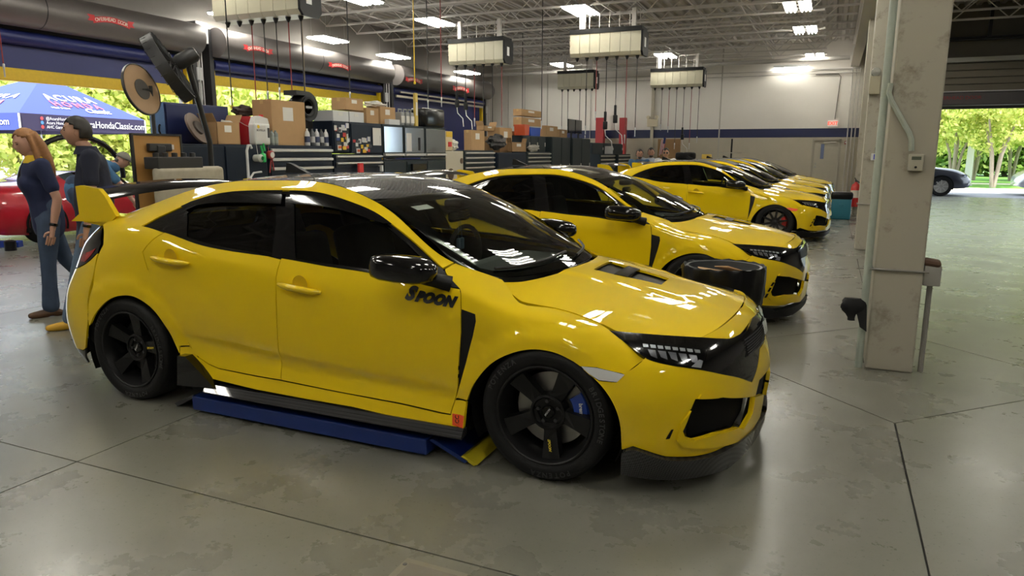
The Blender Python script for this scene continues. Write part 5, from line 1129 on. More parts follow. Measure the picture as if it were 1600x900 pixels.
# ---- pedestal fan, round target, cork board, grey mat in front of the near end
p1 = on((235, 60), 0, -5.8); p2 = on((290, 155), 0, -5.8)
q = thing('pedestal_fan', 'black drum fan tilted on a tall stand at the near end of the row', 'fan', (-5.8, 2.45, 0)); FB = mat('fan_black', (.02, .02, .021), .45)
ce_ = on((263, 107), 0, -5.8); cy_, cz_ = ce_[1]-2.45, ce_[2]; L = .40; fa_ = (Vector((.65, .76, 0))*.84+Vector((0, 0, .50))+Vector((.76, -.65, 0))*.16).normalized()
def place(mb):
    R_ = fa_.to_track_quat('X', 'Z').to_matrix(); mb.v = [tuple(R_@Vector(a)+Vector((0, cy_, cz_))) for a in mb.v]; return mb
place(MB().lathe([(L-.02, -.06), (L, -.06), (L, .07), (L-.02, .07), (L-.02, -.06)], 36, 'x')).build('drum', FB, q, 30)
gr_ = MB()
for k in range(24): a = 2*PI*k/24; gr_.tube([(-.08, .06*math.cos(a), .06*math.sin(a)), (-.07, L*math.cos(a), L*math.sin(a)), (.0, L*math.cos(a), L*math.sin(a))], .004, 4).tube([(.085, .06*math.cos(a), .06*math.sin(a)), (.075, L*math.cos(a), L*math.sin(a))], .004, 4)
place(gr_).build('grille', FB, q)
bl = MB()
for k in range(4): a = 2*PI*k/4; c_, s_ = math.cos(a), math.sin(a); bl.add([(-.02, .05*c_, .05*s_), (.03, .05*c_-.03*s_, .05*s_+.03*c_), (.05, .36*c_-.14*s_, .36*s_+.14*c_), (-.04, .38*c_, .38*s_)], [(0, 1, 2, 3)])
place(bl).build('blades', mat('fan_blade', (.06, .06, .06), .4), q, fix=False); place(MB().lathe([(0, .10), (.07, .10), (.085, .14), (.085, .32), (.06, .36), (0, .36)], 18, 'x')).build('motor', FB, q, 40)
mo_ = Vector((0, cy_, cz_))+fa_*.24; MB().tube([(.0, .34, 0.02), (.0, .34, 1.62), (mo_.x*.9, mo_.y+.03, mo_.z-.12), tuple(mo_)], .032, 10).build('pole', FB, q, True); MB().lathe([(0, .03), (.30, .025), (.32, 0), (0, 0)], 24, 'z', (0, .34, 0)).build('foot', FB, q, 40)
a = on((221, 140), 0, -5.75); q = thing('alignment_target', 'round brown disc on a black stand beside the pedestal fan', 'alignment target', (-5.75, a[1], 0)); ax_ = Vector((.79, -.61, 0))*.60+Vector((.61, .79, 0))*.76+Vector((0, 0, .24)); T_ = ax_.normalized().to_track_quat('X', 'Z').to_matrix()
o = MB().lathe([(0, -.01), (.27, -.01), (.27, .01), (0, .01)], 40, 'x'); o.v = [tuple(T_@Vector(v_)+Vector((0, 0, a[2]))) for v_ in o.v]; o.build('disc', mat('disc_brown', (.30, .19, .10), .6, noise=.1), q, 30)
o = MB().lathe([(.266, -.014), (.278, -.014), (.278, .014), (.266, .014), (.266, -.014)], 40, 'x'); o.v = [tuple(T_@Vector(v_)+Vector((0, 0, a[2]))) for v_ in o.v]; o.build('rim', FB, q, 30); o = MB().lathe([(0, .016), (.11, .016), (.11, .01)], 28, 'x'); o.v = [tuple(T_@Vector(v_)+Vector((0, 0, a[2]))) for v_ in o.v]; o.build('centre', mat('disc_dark', (.05, .045, .04), .5), q, 30)
MB().tube([(-.03, .14, 0.02), (-.03, .14, a[2]+.05)], .022, 8).tube([(-.03, .14, a[2]), (0, 0, a[2])], .02, 6).build('pole', FB, q, True); MB().lathe([(0, .03), (.16, .025), (.18, 0)], 20, 'z', (-.03, .14, 0)).build('foot', FB, q, 40)
y0, y1 = on((206, 260), 0, -5.35)[1], on((279, 260), 0, -5.35)[1]; z0, z1 = on((240, 330), 0, -5.35)[2], on((240, 212), 0, -5.35)[2]
q = thing('cork_board', 'orange brown board with black frame leaning before the row', 'board', (-5.30, (y0+y1)/2, 0)); L = (y1-y0)/2; MB().rbox((-.02, -L, .35), (.0, L, z1), .004).build('board', mat('board_brown', (.42, .22, .06), .6, noise=.1), q); fr_ = MB().box((-.025, -L-.02, z1), (.01, L+.02, z1+.02)).box((-.025, -L-.02, .35), (.01, -L, z1)).box((-.025, L, .35), (.01, L+.02, z1)); fr_.build('frame', FB, q); MB().box((-.02, -L+.02, 0), (0, -L+.06, .35)).box((-.02, L-.06, 0), (0, L-.02, .35)).build('legs', FB, q)
MB().rbox((.0, -.14, z1-.16), (.05, .14, z1-.08), .01).rbox((.0, -.05, z1-.28), (.06, .05, z1-.1), .01).build('clamp', FB, q); MB().box((.002, .10, z1-.14), (.004, .20, z1-.09)).build('note', LABW, q)
y0, y1 = on((224, 280), 0, -5.2)[1], on((330, 280), 0, -5.2)[1]; zt = on((280, 260), 0, -5.2)[2]; q = thing('grey_cart', 'dirty cream padded cart with a black tray on top', 'cart', (-4.98, (y0+y1)/2, 0)); L = (y1-y0)/2
MB().rbox((-.12, -L, .45), (.0, L, zt), .05, 3).build('padded_panel', mat('pad_cream', (.34, .31, .24), .8, noise=.3, nscale=9.), q, 40); MB().rbox((-.22, -L*.95, zt-.02), (-.02, L*.35, zt+.10), .01).build('tray', mat('tray_black', (.02, .02, .02), .5), q); 
for yy in np.linspace(-L*.8, L*.25, 5): MB().lathe([(0, 0), (.03, 0), (.03, .04), (0, .045)], 10, 'z', (-.12, yy, zt+.10)).build('knob', FB, q, True)
for yy in (-L+.1, L-.1): MB().box((-.1, yy-.03, 0), (-.04, yy+.03, .47)).build('leg', FB, q)
# white pipe rail rising before the near cabinets
a = on((385, 226), 0, -6.1); q = thing('hose_rail', 'white bent pipe rising in front of the near cabinet', 'pipe', (-6.1, a[1], 0)); MB().tube([(0, 0, 0), (0, 0, a[2]-.08), (0, .03, a[2]-.01), (0, .07, a[2]-.01), (0, .09, a[2]-.05)], .018, 8).build('upright', WPLA, q, True); MB().tube([(0, .0, .9), (0, .03, 1.15), (0, .10, 1.22), (0, .25, 1.23)], .014, 8).build('branch', WPLA, q, True)
# ---- far clutter: red lift posts, monitors, cone, tyres, lamp, trolley, flag
for (px0, px1, py0, Y, lab) in ((931, 943, 184, 25.3, 'left red lift post before the back wall'), (968, 977, 184, 25.3, 'right red lift post before the back wall')):
    a = on((px0, py0), 1, Y); b = on((px1, py0), 1, Y); q = thing('lift_post', lab, 'lift post', (a[0], Y, 0), 0, 'red lift posts'); w_ = b[0]-a[0]; lr = mat('lift_red', (.34, .015, .018), .4); MB().box((0, 0, 0), (w_, .06, a[2])).box((0, .06, 0), (.06, .30, a[2])).box((w_-.06, .06, 0), (w_, .30, a[2])).build('post', lr, q); MB().box((-.1, -.1, 0), (w_+.1, .4, .03)).build('base_plate', lr, q); MB().rbox((-.0, -.02, 1.0), (w_, .0, 1.4), .01).build('carriage', MBLK, q)
for (px, w_, lab) in ((916, 12, 'left black monitor on the far lockers'), (926, 9, 'right black monitor on the far lockers')):
    a = on((px, 203), 0, BX-.2); q = thing('monitor', lab, 'monitor', (BX-.3, 18.35+.7*(px > 920), 1.95), 0, 'black monitors'); MB().rbox((-.02, -.32, .16), (.02, .32, .60), .01, 2).build('screen', GBLK, q); MB().box((-.02, -.03, .02), (.02, .03, .2)).box((-.1, -.15, 0), (.1, .15, .02)).build('foot', MBLK, q)
a = on((974, 238), 0, BX+.1); q = thing('traffic_cone', 'orange cone lying on the far drawer cabinet', 'cone', (BX-.2, 22.0, 1.46)); o = MB().lathe([(.14, 0), (.02, .32), (0, .32)], 18, 'y', (.1, 0, .14)); o.build('cone', mat('cone_orange', (.75, .14, .02), .5), q, 40); MB().box((-.05, -.03, 0), (.25, 0, .28)).build('base', WPLA, q)
for k in range(3):
    a = on((1071, 250), 1, 21.5); q = thing('tyre', ['bottom black tyre of the stack behind the yellow cars', 'middle black tyre of the stack behind the yellow cars', 'topmost black tyre of the stack behind the yellow cars'][k], 'tyre', (a[0], 21.5, .76+.26*k), 0, 'stacked tyres'); MB().lathe([(.20, .03), (.28, .0), (.33, .03), (.345, .08), (.345, .17), (.33, .22), (.28, .25), (.20, .22), (.20, .03)], 32, 'z').build('carcass', RUB, q, 40); MB().lathe([(.21, .252), (.26, .254)], 32, 'z').build('sidewall_ring', MBLK, q)
q = thing('tyre_rack', 'low steel table under the tyre stack', 'table', (on((1071, 250), 1, 21.5)[0], 21.5, 0)); MB().box((-.5, -.4, .72), (.5, .4, .76)).build('top', CABS, q)
for sx in (-.46, .46):
    for sy in (-.36, .36): MB().box((sx-.02, sy-.02, 0), (sx+.02, sy+.02, .72)).build('leg', CABS, q)
a = on((1104, 248), 1, 23); q = thing('work_lamp', 'yellow work lamp on a black stand before the back wall', 'work lamp', (a[0], 23, 0)); MB().tube([(0, 0, 0), (0, 0, a[2]-.05)], .025, 8).build('stand', MBLK, q); MB().rbox((-.17, -.06, a[2]-.06), (.17, .06, a[2]+.16), .02).build('lamp_head', mat('lamp_yellow', (.75, .52, .10), .45), q); MB().lathe([(0, .02), (.25, .015), (.27, 0)], 16, 'z').build('foot', MBLK, q)
a = on((1142, 250), 1, 23); q = thing('tyre_machine', 'dark red machine with a spindle before the back wall', 'machine', (a[0], 23, 0)); MB().rbox((-.25, -.2, 0), (.25, .2, 1.30), .03).build('cabinet', mat('machine_red', (.16, .03, .03), .5), q); MB().lathe([(0, 1.50), (.38, 1.50), (.38, 1.53), (0, 1.53)], 20, 'z').build('turntable', mat('bar_steel', (.5, .47, .40), .35, .8), q, 30); MB().tube([(0, 0, 1.3), (0, 0, 2.0)], .03, 8).build('spindle', MBLK, q)
a = on((1036, 226), 1, 24.5); q = thing('flag', 'small striped flag on a stick behind the men', 'flag', (a[0], 24.3, 0)); MB().tube([(0, 0, 0), (.12, 0, 2.15)], .012, 6).build('stick', MBLK, q)
for k in range(6): MB().box((-.06+.03*k, -.02, 1.40+.02*k), (-.03+.03*k, -.015, 2.0+.02*k), (0, .12, 0)).build('stripe', mat('flag_red' if k % 2 else 'flag_white', (.45, .03, .05) if k % 2 else (.6, .6, .6), .7), q)
MB().box((.05, -.022, 1.85), (.14, -.012, 2.1), (0, .12, 0)).build('canton', mat('flag_blue', (.015, .025, .10), .7), q)
a = on((1040, 240), 1, 25.2); q = thing('board_cabinet', 'brown wooden board at the back wall behind the flag', 'board', (a[0]+.1, 25.3, 0)); MB().box((-.45, 0, 1.2), (.45, .06, 2.05)).build('board', CARDD, q); MB().box((-.45, 0, 0), (-.38, .06, 1.2)).box((.38, 0, 0), (.45, .06, 1.2)).build('legs', CARDD, q)
# ---- bins near the cars
c_ = on((1131, 415), 2, .70); q = thing('trash_can', 'grey trash can with a black bag liner between the two nearest cars', 'trash can', (c_[0], c_[1], 0))
zr = 0.84; MB().lathe([(0, .0), (.21, 0), (.215, .02), (.255, .66), (.27, .68), (.27, .70), (.25, .70), (.205, .03), (0, .03)], 36, 'z').build('barrel', mat('can_grey', (.045, .05, .055), .5), q, 40)
bg_ = MB(); v = []; NN = 72; rows = [(.235, .40), (.255, .62), (.282, .70), (.290, .708), (.296, .69), (.292, .60), (.29, .50), (.278, .42), (.268, .38)]
for j, (r_, z_) in enumerate(rows):
    for k in range(NN):
        t = 2*PI*k/NN; w_ = (.006*math.sin(13*t+j)+.005*math.sin(29*t+2*j)) if j != 3 else .003*math.sin(21*t); v.append(((r_+w_)*math.cos(t), (r_+w_)*math.sin(t), z_+(.02*math.sin(5*t)+.03*math.sin(3*t+1) if j >= 7 else .004*math.sin(17*t))))
bg_.add(v, [(j*NN+k, j*NN+(k+1) % NN, (j+1)*NN+(k+1) % NN, (j+1)*NN+k) for j in range(len(rows)-1) for k in range(NN)]); bg_.build('bag_liner', mat('bag_black', (.004, .004, .0045), .32, 0, 0, .25), q, True, fix=False)
tr = MB().lathe([(0, .58), (.22, .58)], 24, 'z'); tr.build('trash_fill', mat('fill_dark', (.03, .028, .025), .9), q)
for k, (x, y, rz, tl) in enumerate(((-.08, .02, .4, .2), (.06, -.05, 1.2, -.2), (.02, .10, 2.2, .3))): MB().box((-.10, -.06, -.004), (.10, .06, .004), (tl, .15, rz)).build('paper_scrap', (CARDB, LABW, CARDB)[k], q).location = (x, y, .645+.01*k)
c_ = on((1308, 341), 2, 0); q = thing('trash_can', 'teal square bin with a black bag beside the far column', 'trash can', (c_[0]+.06, c_[1]-.16, 0)); MB().rbox((-.21, -.21, .0), (.21, .21, .52), .03).build('tub', mat('bin_teal', (.02, .16, .22), .5), q, 40); MB().rbox((-.235, -.235, .46), (.235, .235, .63), .05, 3).build('bag_liner', mat('bag_black', (.004, .004, .0045), .32, 0, 0, .25), q, 40); MB().rbox((-.06, -.225, .3), (.06, -.205, .36), .005).build('label_plate', mat('bin_teal', (.02, .16, .22), .5), q)
# ---- low lift under the nearest car: two runway frames
LB = mat('lift_blue', (.008, .028, .17), .4, noise=.15, nscale=10.); GRD = mat('grip_pad', (.03, .028, .026), .7)
q = thing('scissor_lift', 'low blue scissor lift runway on the floor under the nearest car', 'lift', (-1.4, 0, 0))
for s in (-1, 1):
    f_ = MB().rbox((-.80, s*.72-.20, .02), (.78, s*.72+.20, .105), .008).build('runway', LB, q)
    for k in range(24): MB().box((-.74+.062*k, s*.72-.15, .105), (-.715+.062*k, s*.72+.15, .112), (0, 0, .5)).build('grip_bar', GRD, f_)
    MB().prism([(.78, .09), (.80, .10), (1.0, .02), (.98, .005)], s*.72-.17, s*.72+.17, 'y').build('ramp', LB, q); MB().prism([(.955, .035), (.975, .042), (1.05, .01), (1.03, .0)], s*.72-.17, s*.72+.17, 'y').build('ramp_edge', mat('ramp_yellow', (.62, .52, .02), .5), q); MB().prism([(-.80, .09), (-.82, .10), (-.98, .02), (-.96, .005)], s*.72-.17, s*.72+.17, 'y').build('ramp', mat('ramp_dark', (.03, .03, .03), .6), q)
MB().box((-.3, -.55, .03), (.3, .55, .08)).build('cross_beam', LB, q)
# ------------------------------------------------------------------ outdoors
ASPH = mat('asphalt', (.20, .20, .22), .8, noise=.15, nscale=3.); PAVE = mat('pale_concrete', (.42, .41, .39), .8, noise=.1, nscale=2.); GRASS = mat('grass_green', (.13, .30, .045), .9, noise=.35, nscale=5.)
o = MB().box((-160, -60, -.25), (XL-.02, 140, -.02)).build('yard', PAVE); tag(o, kind='structure')
o = MB().box((-12.9, YB+.25, -.25), (60, 60, -.02)).box((2.2, YA, -.25), (60, YB+.25, -.02)).build('forecourt', ASPH); tag(o, kind='structure')
o = MB().box((2.2, YA+.0, -.2), (12, YA+2.6, -.004)).build('apron', PAVE); tag(o, kind='structure')
gs = tag(MB().box((-5, 33.4, -.1), (60, 37.5, .04)).box((-5, 39.5, -.1), (140, 140, .08)).build('lawn', GRASS), kind='structure'); tag(MB().box((-5, 31.6, -.1), (60, 33.4, .03)).box((-5, 37.5, -.1), (60, 39.5, .05)).build('footpath', mat('path_pale', (.62, .58, .50), .8)), kind='structure')
BARK = mat('bark_pale', (.32, .27, .22), .85, noise=.3, nscale=6.)
def leaf_mat(name, a, b):
    m = mat(name, a, .6); n, bs, L = wnode(m); g = n.nodes.new('ShaderNodeNewGeometry'); r = n.nodes.new('ShaderNodeValToRGB'); r.color_ramp.elements[0].color = (*a, 1); r.color_ramp.elements[1].color = (*b, 1); L.new(g.outputs['Random Per Island'], r.inputs[0]); L.new(r.outputs[0], bs.inputs['Base Color'])
    tr_ = n.nodes.new('ShaderNodeBsdfTranslucent'); L.new(r.outputs[0], tr_.inputs[0]); mx = n.nodes.new('ShaderNodeMixShader'); mx.inputs[0].default_value = .45; out = [x for x in n.nodes if x.type == 'OUTPUT_MATERIAL'][0]; L.new(bs.outputs[0], mx.inputs[1]); L.new(tr_.outputs[0], mx.inputs[2]); L.new(mx.outputs[0], out.inputs[0]); return m
LEAF = leaf_mat('leaf_green', (.36, .48, .08), (.80, .78, .28)); LEAF2 = leaf_mat('leaf_dark', (.08, .17, .03), (.28, .38, .08))
def crown_mesh(seed, nl, rx, rz, ls, lumps=16):
    r = np.random.default_rng(seed); C = r.normal(size=(lumps, 3)); C /= np.linalg.norm(C, axis=1)[:, None]; C *= np.array([rx, rx, rz])*r.uniform(.35, .75, (lumps, 1)); k = r.integers(0, lumps, nl); d = r.normal(size=(nl, 3)); d /= np.linalg.norm(d, axis=1)[:, None]
    P = C[k]+d*(r.uniform(.5, 1, (nl, 1))**.5)*np.array([rx, rx, rz])*.42; a = r.normal(size=(nl, 3)); a /= np.linalg.norm(a, axis=1)[:, None]; b = np.cross(a, r.normal(size=(nl, 3))); b /= np.linalg.norm(b, axis=1)[:, None]; s = ls*r.uniform(.6, 1.3, (nl, 1))
    V = np.stack([P-a*s, P+b*s*.5, P+a*s, P-b*s*.5], 1).reshape(-1, 3); me = bpy.data.meshes.new('foliage'); me.from_pydata(V.tolist(), [], np.arange(nl*4).reshape(-1, 4).tolist()); me.update(); return me
CM = [crown_mesh(1, 5200, 2.0, 1.5, .10), crown_mesh(2, 5200, 2.2, 1.7, .12)]
for c in CM: c.materials.append(LEAF)
CM2 = crown_mesh(3, 6000, 3.2, 3.2, .22); CM2.materials.append(LEAF2); CM3 = crown_mesh(4, 6000, 3.2, 2.6, .17); CM3.materials.append(LEAF)
def tree(x, y, h, cm, sc, lab, forks=4, grp='trees outside', tr=.11):
    q = thing('tree', lab, 'tree', (x, y, 0), random.uniform(0, 6), grp); f = link('foliage', cm, q, (0, 0, h)); f.scale = (sc, sc, sc); f['kind'] = 'stuff'
    t = MB()
    for k in range(forks): a = 2*PI*k/forks+.4; t.tube([(.05*math.cos(a), .05*math.sin(a), 0), (.25*math.cos(a), .25*math.sin(a), h*.45), (.8*sc*math.cos(a), .8*sc*math.sin(a), h+.2)], [tr*.7, tr*.55, tr*.25], 7)
    t.build('trunk', BARK, q, True)
for k, (px, Y, h, cm, sc) in enumerate(((1556, 33.8, 3.3, CM[0], 1.1), (1492, 36.2, 3.4, CM[1], 1.15), (1620, 36.2, 3.3, CM[1], 1.15), (1440, 40.5, 3.6, CM[0], 1.4), (1650, 41., 3.6, CM[0], 1.4), (1523, 42.5, 3.6, CM[0], 1.5), (1583, 43., 3.6, CM[1], 1.4))):
    p = on((px, 250), 1, Y); tree(p[0], Y, h, cm, sc, ['multi-stemmed crape myrtle in the middle of the aisle doorway', 'yellow green tree behind the dark car', 'yellow green tree at the right picture edge', 'pale green tree close to the nearest column', 'leafy tree far right outside the aisle door', 'taller tree behind the crape myrtle', 'taller tree right behind the crape myrtle'][k], grp='trees outside the aisle door')
for k, px in enumerate((1455, 1515, 1575, 1635)): p = on((px, 250), 1, 52); tree(p[0], 52, 2.6, CM2, 1.15, ['far dark tree next to the column', 'far dark tree left of the doorway centre', 'far dark tree right of the doorway centre', 'far dark tree at the right edge'][k], 1, 'dark trees far outside', .2)
q = thing('lamp_pole', 'white post standing on the lawn behind the dark car', 'post', (on((1513, 270), 1, 36)[0], 36, .03)); MB().tube([(0, 0, 0), (0, 0, 3.2)], [.16, .12], 10).build('shaft', mat('post_white', (.6, .6, .58), .6), q, True); MB().lathe([(.22, 0), (.22, .06), (.15, .12)], 12, 'z').build('foot', PAVE, q)
# hedge of trees beyond the left doors
for k, (px, d, h, cm, sc) in enumerate(((330, 33, 3.4, CM3, 1.1), (400, 36, 3.4, CM3, 1.25), (470, 40, 3.6, CM3, 1.35), (545, 44, 3.8, CM3, 1.4), (230, 33, 3.3, CM3, 1.15), (150, 32, 3.2, CM3, 1.1), (60, 31, 2.8, CM3, .9), (280, 42, 4.4, CM3, 1.5))):
    a = CF+CR*(px-800)/FPX; a = a/np.linalg.norm(a[:2]); p = CAM+a*d; tree(p[0], p[1], h, cm, sc, 'sunlit yellow green tree beyond the %s' % ['pier after the first roller door', 'cord in the second doorway', 'tall carton', 'black blower', 'pedestal fan', 'right slope of the tent', 'tent peak', 'brown disc, far behind'][k], 2, 'trees beyond the left doors', .16)
# ---- canopy tent
TN = mat('tent_navy', (.050, .070, .24), .8, 0, 0, .2); TV = mat('tent_valance', (.05, .04, .10), .8); TW = mat('tent_white', (.85, .85, .9), .8); TR = mat('tent_red', (.62, .10, .17), .8)
A = on((29, 176), 2, 2.37); B = on((226, 188), 2, 2.37); ab = (B-A); L_ = np.linalg.norm(ab); e1 = ab/L_; e2 = np.array([-abs(e1[1]), e1[0]*1, 0]); e2 = np.array([-e1[1], e1[0], 0]); e2 = e2 if e2[0] < 0 else -e2
Cc = A+e1*L_; D = A+e2*3.6; E_ = B+e2*3.6; mid = (A+E_)/2; pk = mid.copy()
pd = CF+CR*(66-800)/FPX-CU*(118-450)/FPX; tt = min(np.linspace(10, 40, 600), key=lambda t: abs(np.dot((CAM+pd*t-mid)[:2], e2[:2]))); pk = CAM+pd*tt; 
q = thing('canopy_tent', 'navy canopy tent with dealership lettering outside the first roller door', 'tent', (0, 0, 0)); 
def tri(name, P, m): 
    n_ = np.cross(P[1]-P[0], P[2]-P[0]); n_ = n_/np.linalg.norm(n_)*.012; k_ = len(P); return MB().add([tuple(p) for p in P]+[tuple(p-n_) for p in P], [tuple(range(k_)), tuple(range(k_, 2*k_))[::-1]]+[(i, (i+1) % k_, k_+(i+1) % k_, k_+i) for i in range(k_)]).build(name, m, q)
s1 = tri('roof_panel', [A, B, pk], TN); s2 = tri('roof_panel', [D, A, pk], TN); tri('roof_panel', [B, E_, pk], TN); tri('roof_panel', [E_, D, pk], TN)
dn = np.array([0, 0, -.39]); v1 = tri('valance', [A, A+dn, B+dn, B], TV); v2 = tri('valance', [D, D+dn, A+dn, A], TN); tri('valance', [B, B+dn, E_+dn, E_], TV); tri('valance', [E_, E_+dn, D+dn, D], TV)
for p in (A, B, D, E_): MB().tube([(p[0], p[1], -.02), (p[0], p[1], 2.36)], .025, 6).build('leg', mat('leg_white', (.6, .6, .6), .4), q)
def on_tri(P0, P1, P2, s, t): return P0+(P1-P0)*s+(P2-P0)*t
def slope_text(par, P0, P1, P2, s, t, txt, size, m, **k):
    x = P1-P0; x = x/np.linalg.norm(x); n_ = np.cross(P1-P0, P2-P0); n_ = n_/np.linalg.norm(n_); 
    if np.dot(n_, CAM-P0) < 0: n_ = -n_
    u = np.cross(n_, x); u = u if u[2] > 0 else -u; o_ = on_tri(P0, P1, P2, s, t)+n_*.02; text_obj(txt, size, m, par, frame_mat(Vector(o_), x, u), **k)
slope_text(s1, A, B, pk, .30, .40, 'ACURA', .42, TW, offset=.008, space=1.2); slope_text(s1, A, B, pk, .38, .25, 'HONDA', .33, TR, offset=.010, space=1.5); slope_text(s1, A, B, pk, .56, .13, 'Classic', .30, TW, shear=.3, offset=.006); slope_text(s1, A, B, pk, .27, .155, 'MEET SHOW', .10, TW)
slope_text(s2, D, A, pk, .30, .40, 'ACURA', .42, TW, offset=.008, space=1.2); slope_text(s2, D, A, pk, .38, .25, 'HONDA', .33, TR, offset=.02, space=1.2); slope_text(s2, D, A, pk, .50, .13, 'Classic', .30, TW, shear=.3, offset=.006)
for k, (tx, c) in enumerate((('@AcuraHondaClassic', (.7, .1, .12)), ('Acura Honda Classic', (.1, .3, .6)), ('AHC Garage', (.75, .08, .08)))):
    n_ = -e2; o_ = A+e1*.60+np.array([0, 0, -.10-.10*k])+n_*.012; text_obj(tx, .105, TW, v1, frame_mat(Vector(o_+e1*.12), e1, (0, 0, 1)), align='LEFT'); m_ = MB(); m_.v = [tuple(o_+n_*.004+e1*.045*math.cos(t)+np.array([0, 0, .045*math.sin(t)])) for t in np.linspace(0, 2*PI, 13)[:-1]]; m_.f = [tuple(range(12))]; m_.mi = [0]; m_.build('icon', mat('icon_%d' % k, c, .6), v1, fix=False)
text_obj('AcuraHondaClassic.com', .245, TW, v1, frame_mat(Vector(A+e1*(L_*.70)+np.array([0, 0, -.20])-e2*.012), e1, (0, 0, 1)), offset=.002); text_obj('AcuraHondaClassic.com', .22, TW, v2, frame_mat(Vector((A+D)/2*.0+A*.62+D*.38+np.array([0, 0, -.20])-e1*.014), (A-D), (0, 0, 1)))
# ---- simple lofted cars
def loft_car(name, lab, loc, rz, st, paint, win, wheels, wr, glassm=GBLK, extra=None, cat='car'):
    """st: stations (x, half width, z low, z belt, z top, half width at top)"""
    q = thing(name, lab, cat, loc, rz); ring = lambda s: [(s[1]*.92, s[2]), (s[1], s[2]+.12), (s[1]*1.0, (s[2]+s[3])/2+.03), (s[1]*.95, s[3]), ((s[1]*.95+s[5])/2+.01, (s[3]+s[4])/2), (s[5], s[4]-.015), (s[5]*.6, s[4])]
    xs = [s[0] for s in st]; xx = np.linspace(xs[0], xs[-1], 60); T_ = np.array([[v_ for p in ring(s) for v_ in p] for s in st]); R2 = np.stack([pchip(xs, T_[:, k], xx) for k in range(T_.shape[1])], 1).reshape(60, 7, 2); body = MB(); gl = MB(); v = []
    for i in range(60): v += [(xx[i], -a, b) for a, b in R2[i]]+[(xx[i], a, b) for a, b in R2[i][::-1]]
    f = []; g = []
    for i in range(59):
        for j in range(13):
            fc = (i*14+j, i*14+j+1, (i+1)*14+j+1, (i+1)*14+j); xm = (xx[i]+xx[i+1])/2
            if xm < -9: continue
            if any(a < xm < b for a, b in win) and j in (3, 4, 8, 9): g.append(fc)
            else: f.append(fc)
    f += [tuple(range(14)), tuple(range(59*14, 60*14))]; body.add(v, f).build('body', paint, q, 55); gl.add(v, g)
    if g: gl.build('side_windows', glassm, q, 55)
    for wx in wheels:
        for s in (-1, 1):
            w0 = max(s_[1] for s_ in st)*s; t = MB().lathe([(wr*.66, w0-s*.01), (wr*.9, w0+s*.015), (wr, w0-s*.03), (wr, w0-s*.20), (wr*.66, w0-s*.2)], 28, 'y', (0, 0, 0)); o = t.build('wheel', RUB, q, 40, (wx, 0, wr)); MB().lathe([(0, w0+s*.0), (wr*.3, w0-s*.01), (wr*.66, w0-s*.015)], 28, 'y').build('rim', mat('alloy_silver', (.45, .45, .46), .3, .8), o, 40)
            for k in range(8): a = 2*PI*k/8; MB().box((wr*.15, w0+s*.002, -.02), (wr*.62, w0+s*.012, .02), (0, -a, 0), (0, w0, 0)).build('spoke', mat('alloy_light', (.6, .6, .62), .3, .8), o)
            MB().lathe([(0, w0-s*.24), (wr*1.12, w0-s*.24), (wr*1.12, w0+s*.006), (wr*1.0, w0+s*.006)], 24, 'y', (wx, 0, wr), -.3, PI+.3).build('wheel_arch', DARK, q, 40)
    return q
NAVYP = mat('car_dark_blue', (.012, .014, .03), .3, 0, 1.); SILP = mat('car_silver', (.45, .46, .48), .3, .5, 1.); REDP = mat('car_red', (.42, .008, .02), .3, 0, 1.)
suv = [(-4.0, .80, .35, .95, 1.25, .55), (-3.2, .93, .28, 1.0, 1.68, .62), (-1.9, .94, .28, 1.0, 1.70, .62), (-.95, .94, .28, 1.0, 1.50, .62), (-.35, .93, .28, .98, 1.08, .74), (.4, .92, .28, .85, .98, .70), (.75, .85, .30, .70, .85, .60), (.92, .70, .35, .60, .72, .5)]
p = on((1476, 306), 2, 0); q = loft_car('parked_car', 'dark blue car parked outside the aisle door, half hidden by the column', (p[0]-.15, p[1]+.93, -.02), 0, suv, NAVYP, ((-3.3, -.6),), (0, -2.75), .36)
for s in (-1, 1): MB().rbox((.55, s*.70-.14, .70), (.80, s*.70+.10, .80), .03).build('headlamp', CLEAR, q); MB().rbox((.72, s*.6-.15, .40), (.90, s*.6+.15, .50), .02).build('fog_panel', CHROME, q)
MB().rbox((.70, -.45, .42), (.94, .45, .70), .04).build('grille', DARK, q)
p = on((1600, 306), 2, 0); q = loft_car('parked_car', 'silver car cut off by the right picture edge outside', (p[0]+.75, p[1]+.9, -.02), PI, suv, SILP, ((-3.3, -.6),), (0, -2.75), .34)
for s in (-1, 1): MB().rbox((.55, s*.70-.14, .70), (.80, s*.70+.10, .80), .03).build('headlamp', CLEAR, q)
# ---- red sports car in the far bay
spt = [(-3.5, .75, .30, .75, .92, .60), (-3.2, .90, .20, .82, .98, .60), (-2.4, .93, .16, .86, 1.02, .55), (-1.7, .92, .16, .86, 1.16, .52), (-1.1, .90, .16, .84, 1.16, .52), (-.5, .90, .16, .78, .90, .62), (.3, .90, .16, .66, .76, .60), (.75, .84, .20, .52, .62, .50), (.95, .65, .25, .42, .52, .4)]
q = loft_car('sports_car', 'red sports car with raised glass hatch behind the two standing people', (-11.65, 6.35, 0), PI/2+.05, [(-s[0]-2.5 if False else s[0], *s[1:]) for s in spt], REDP, ((-2.0, -.75),), (0, -2.55), .32, glassm=glass_mat('pale_glass', (.5, .56, .6), 1.5))
ar = MB().tube([(-3.0+.35*0-1.15*math.cos(t)*.0+(-.1), .78*math.cos(t), 1.02+.78*math.sin(t)) for t in np.linspace(0.05, PI-.05, 22)], .05, 8); ar.v = [(-1.35+1.05*(y/.78)*.9-.0, -.72, z) for x, y, z in ar.v] if False else ar.v
hat = thing('tmp', 'x', 'x'); bpy.data.objects.remove(hat)
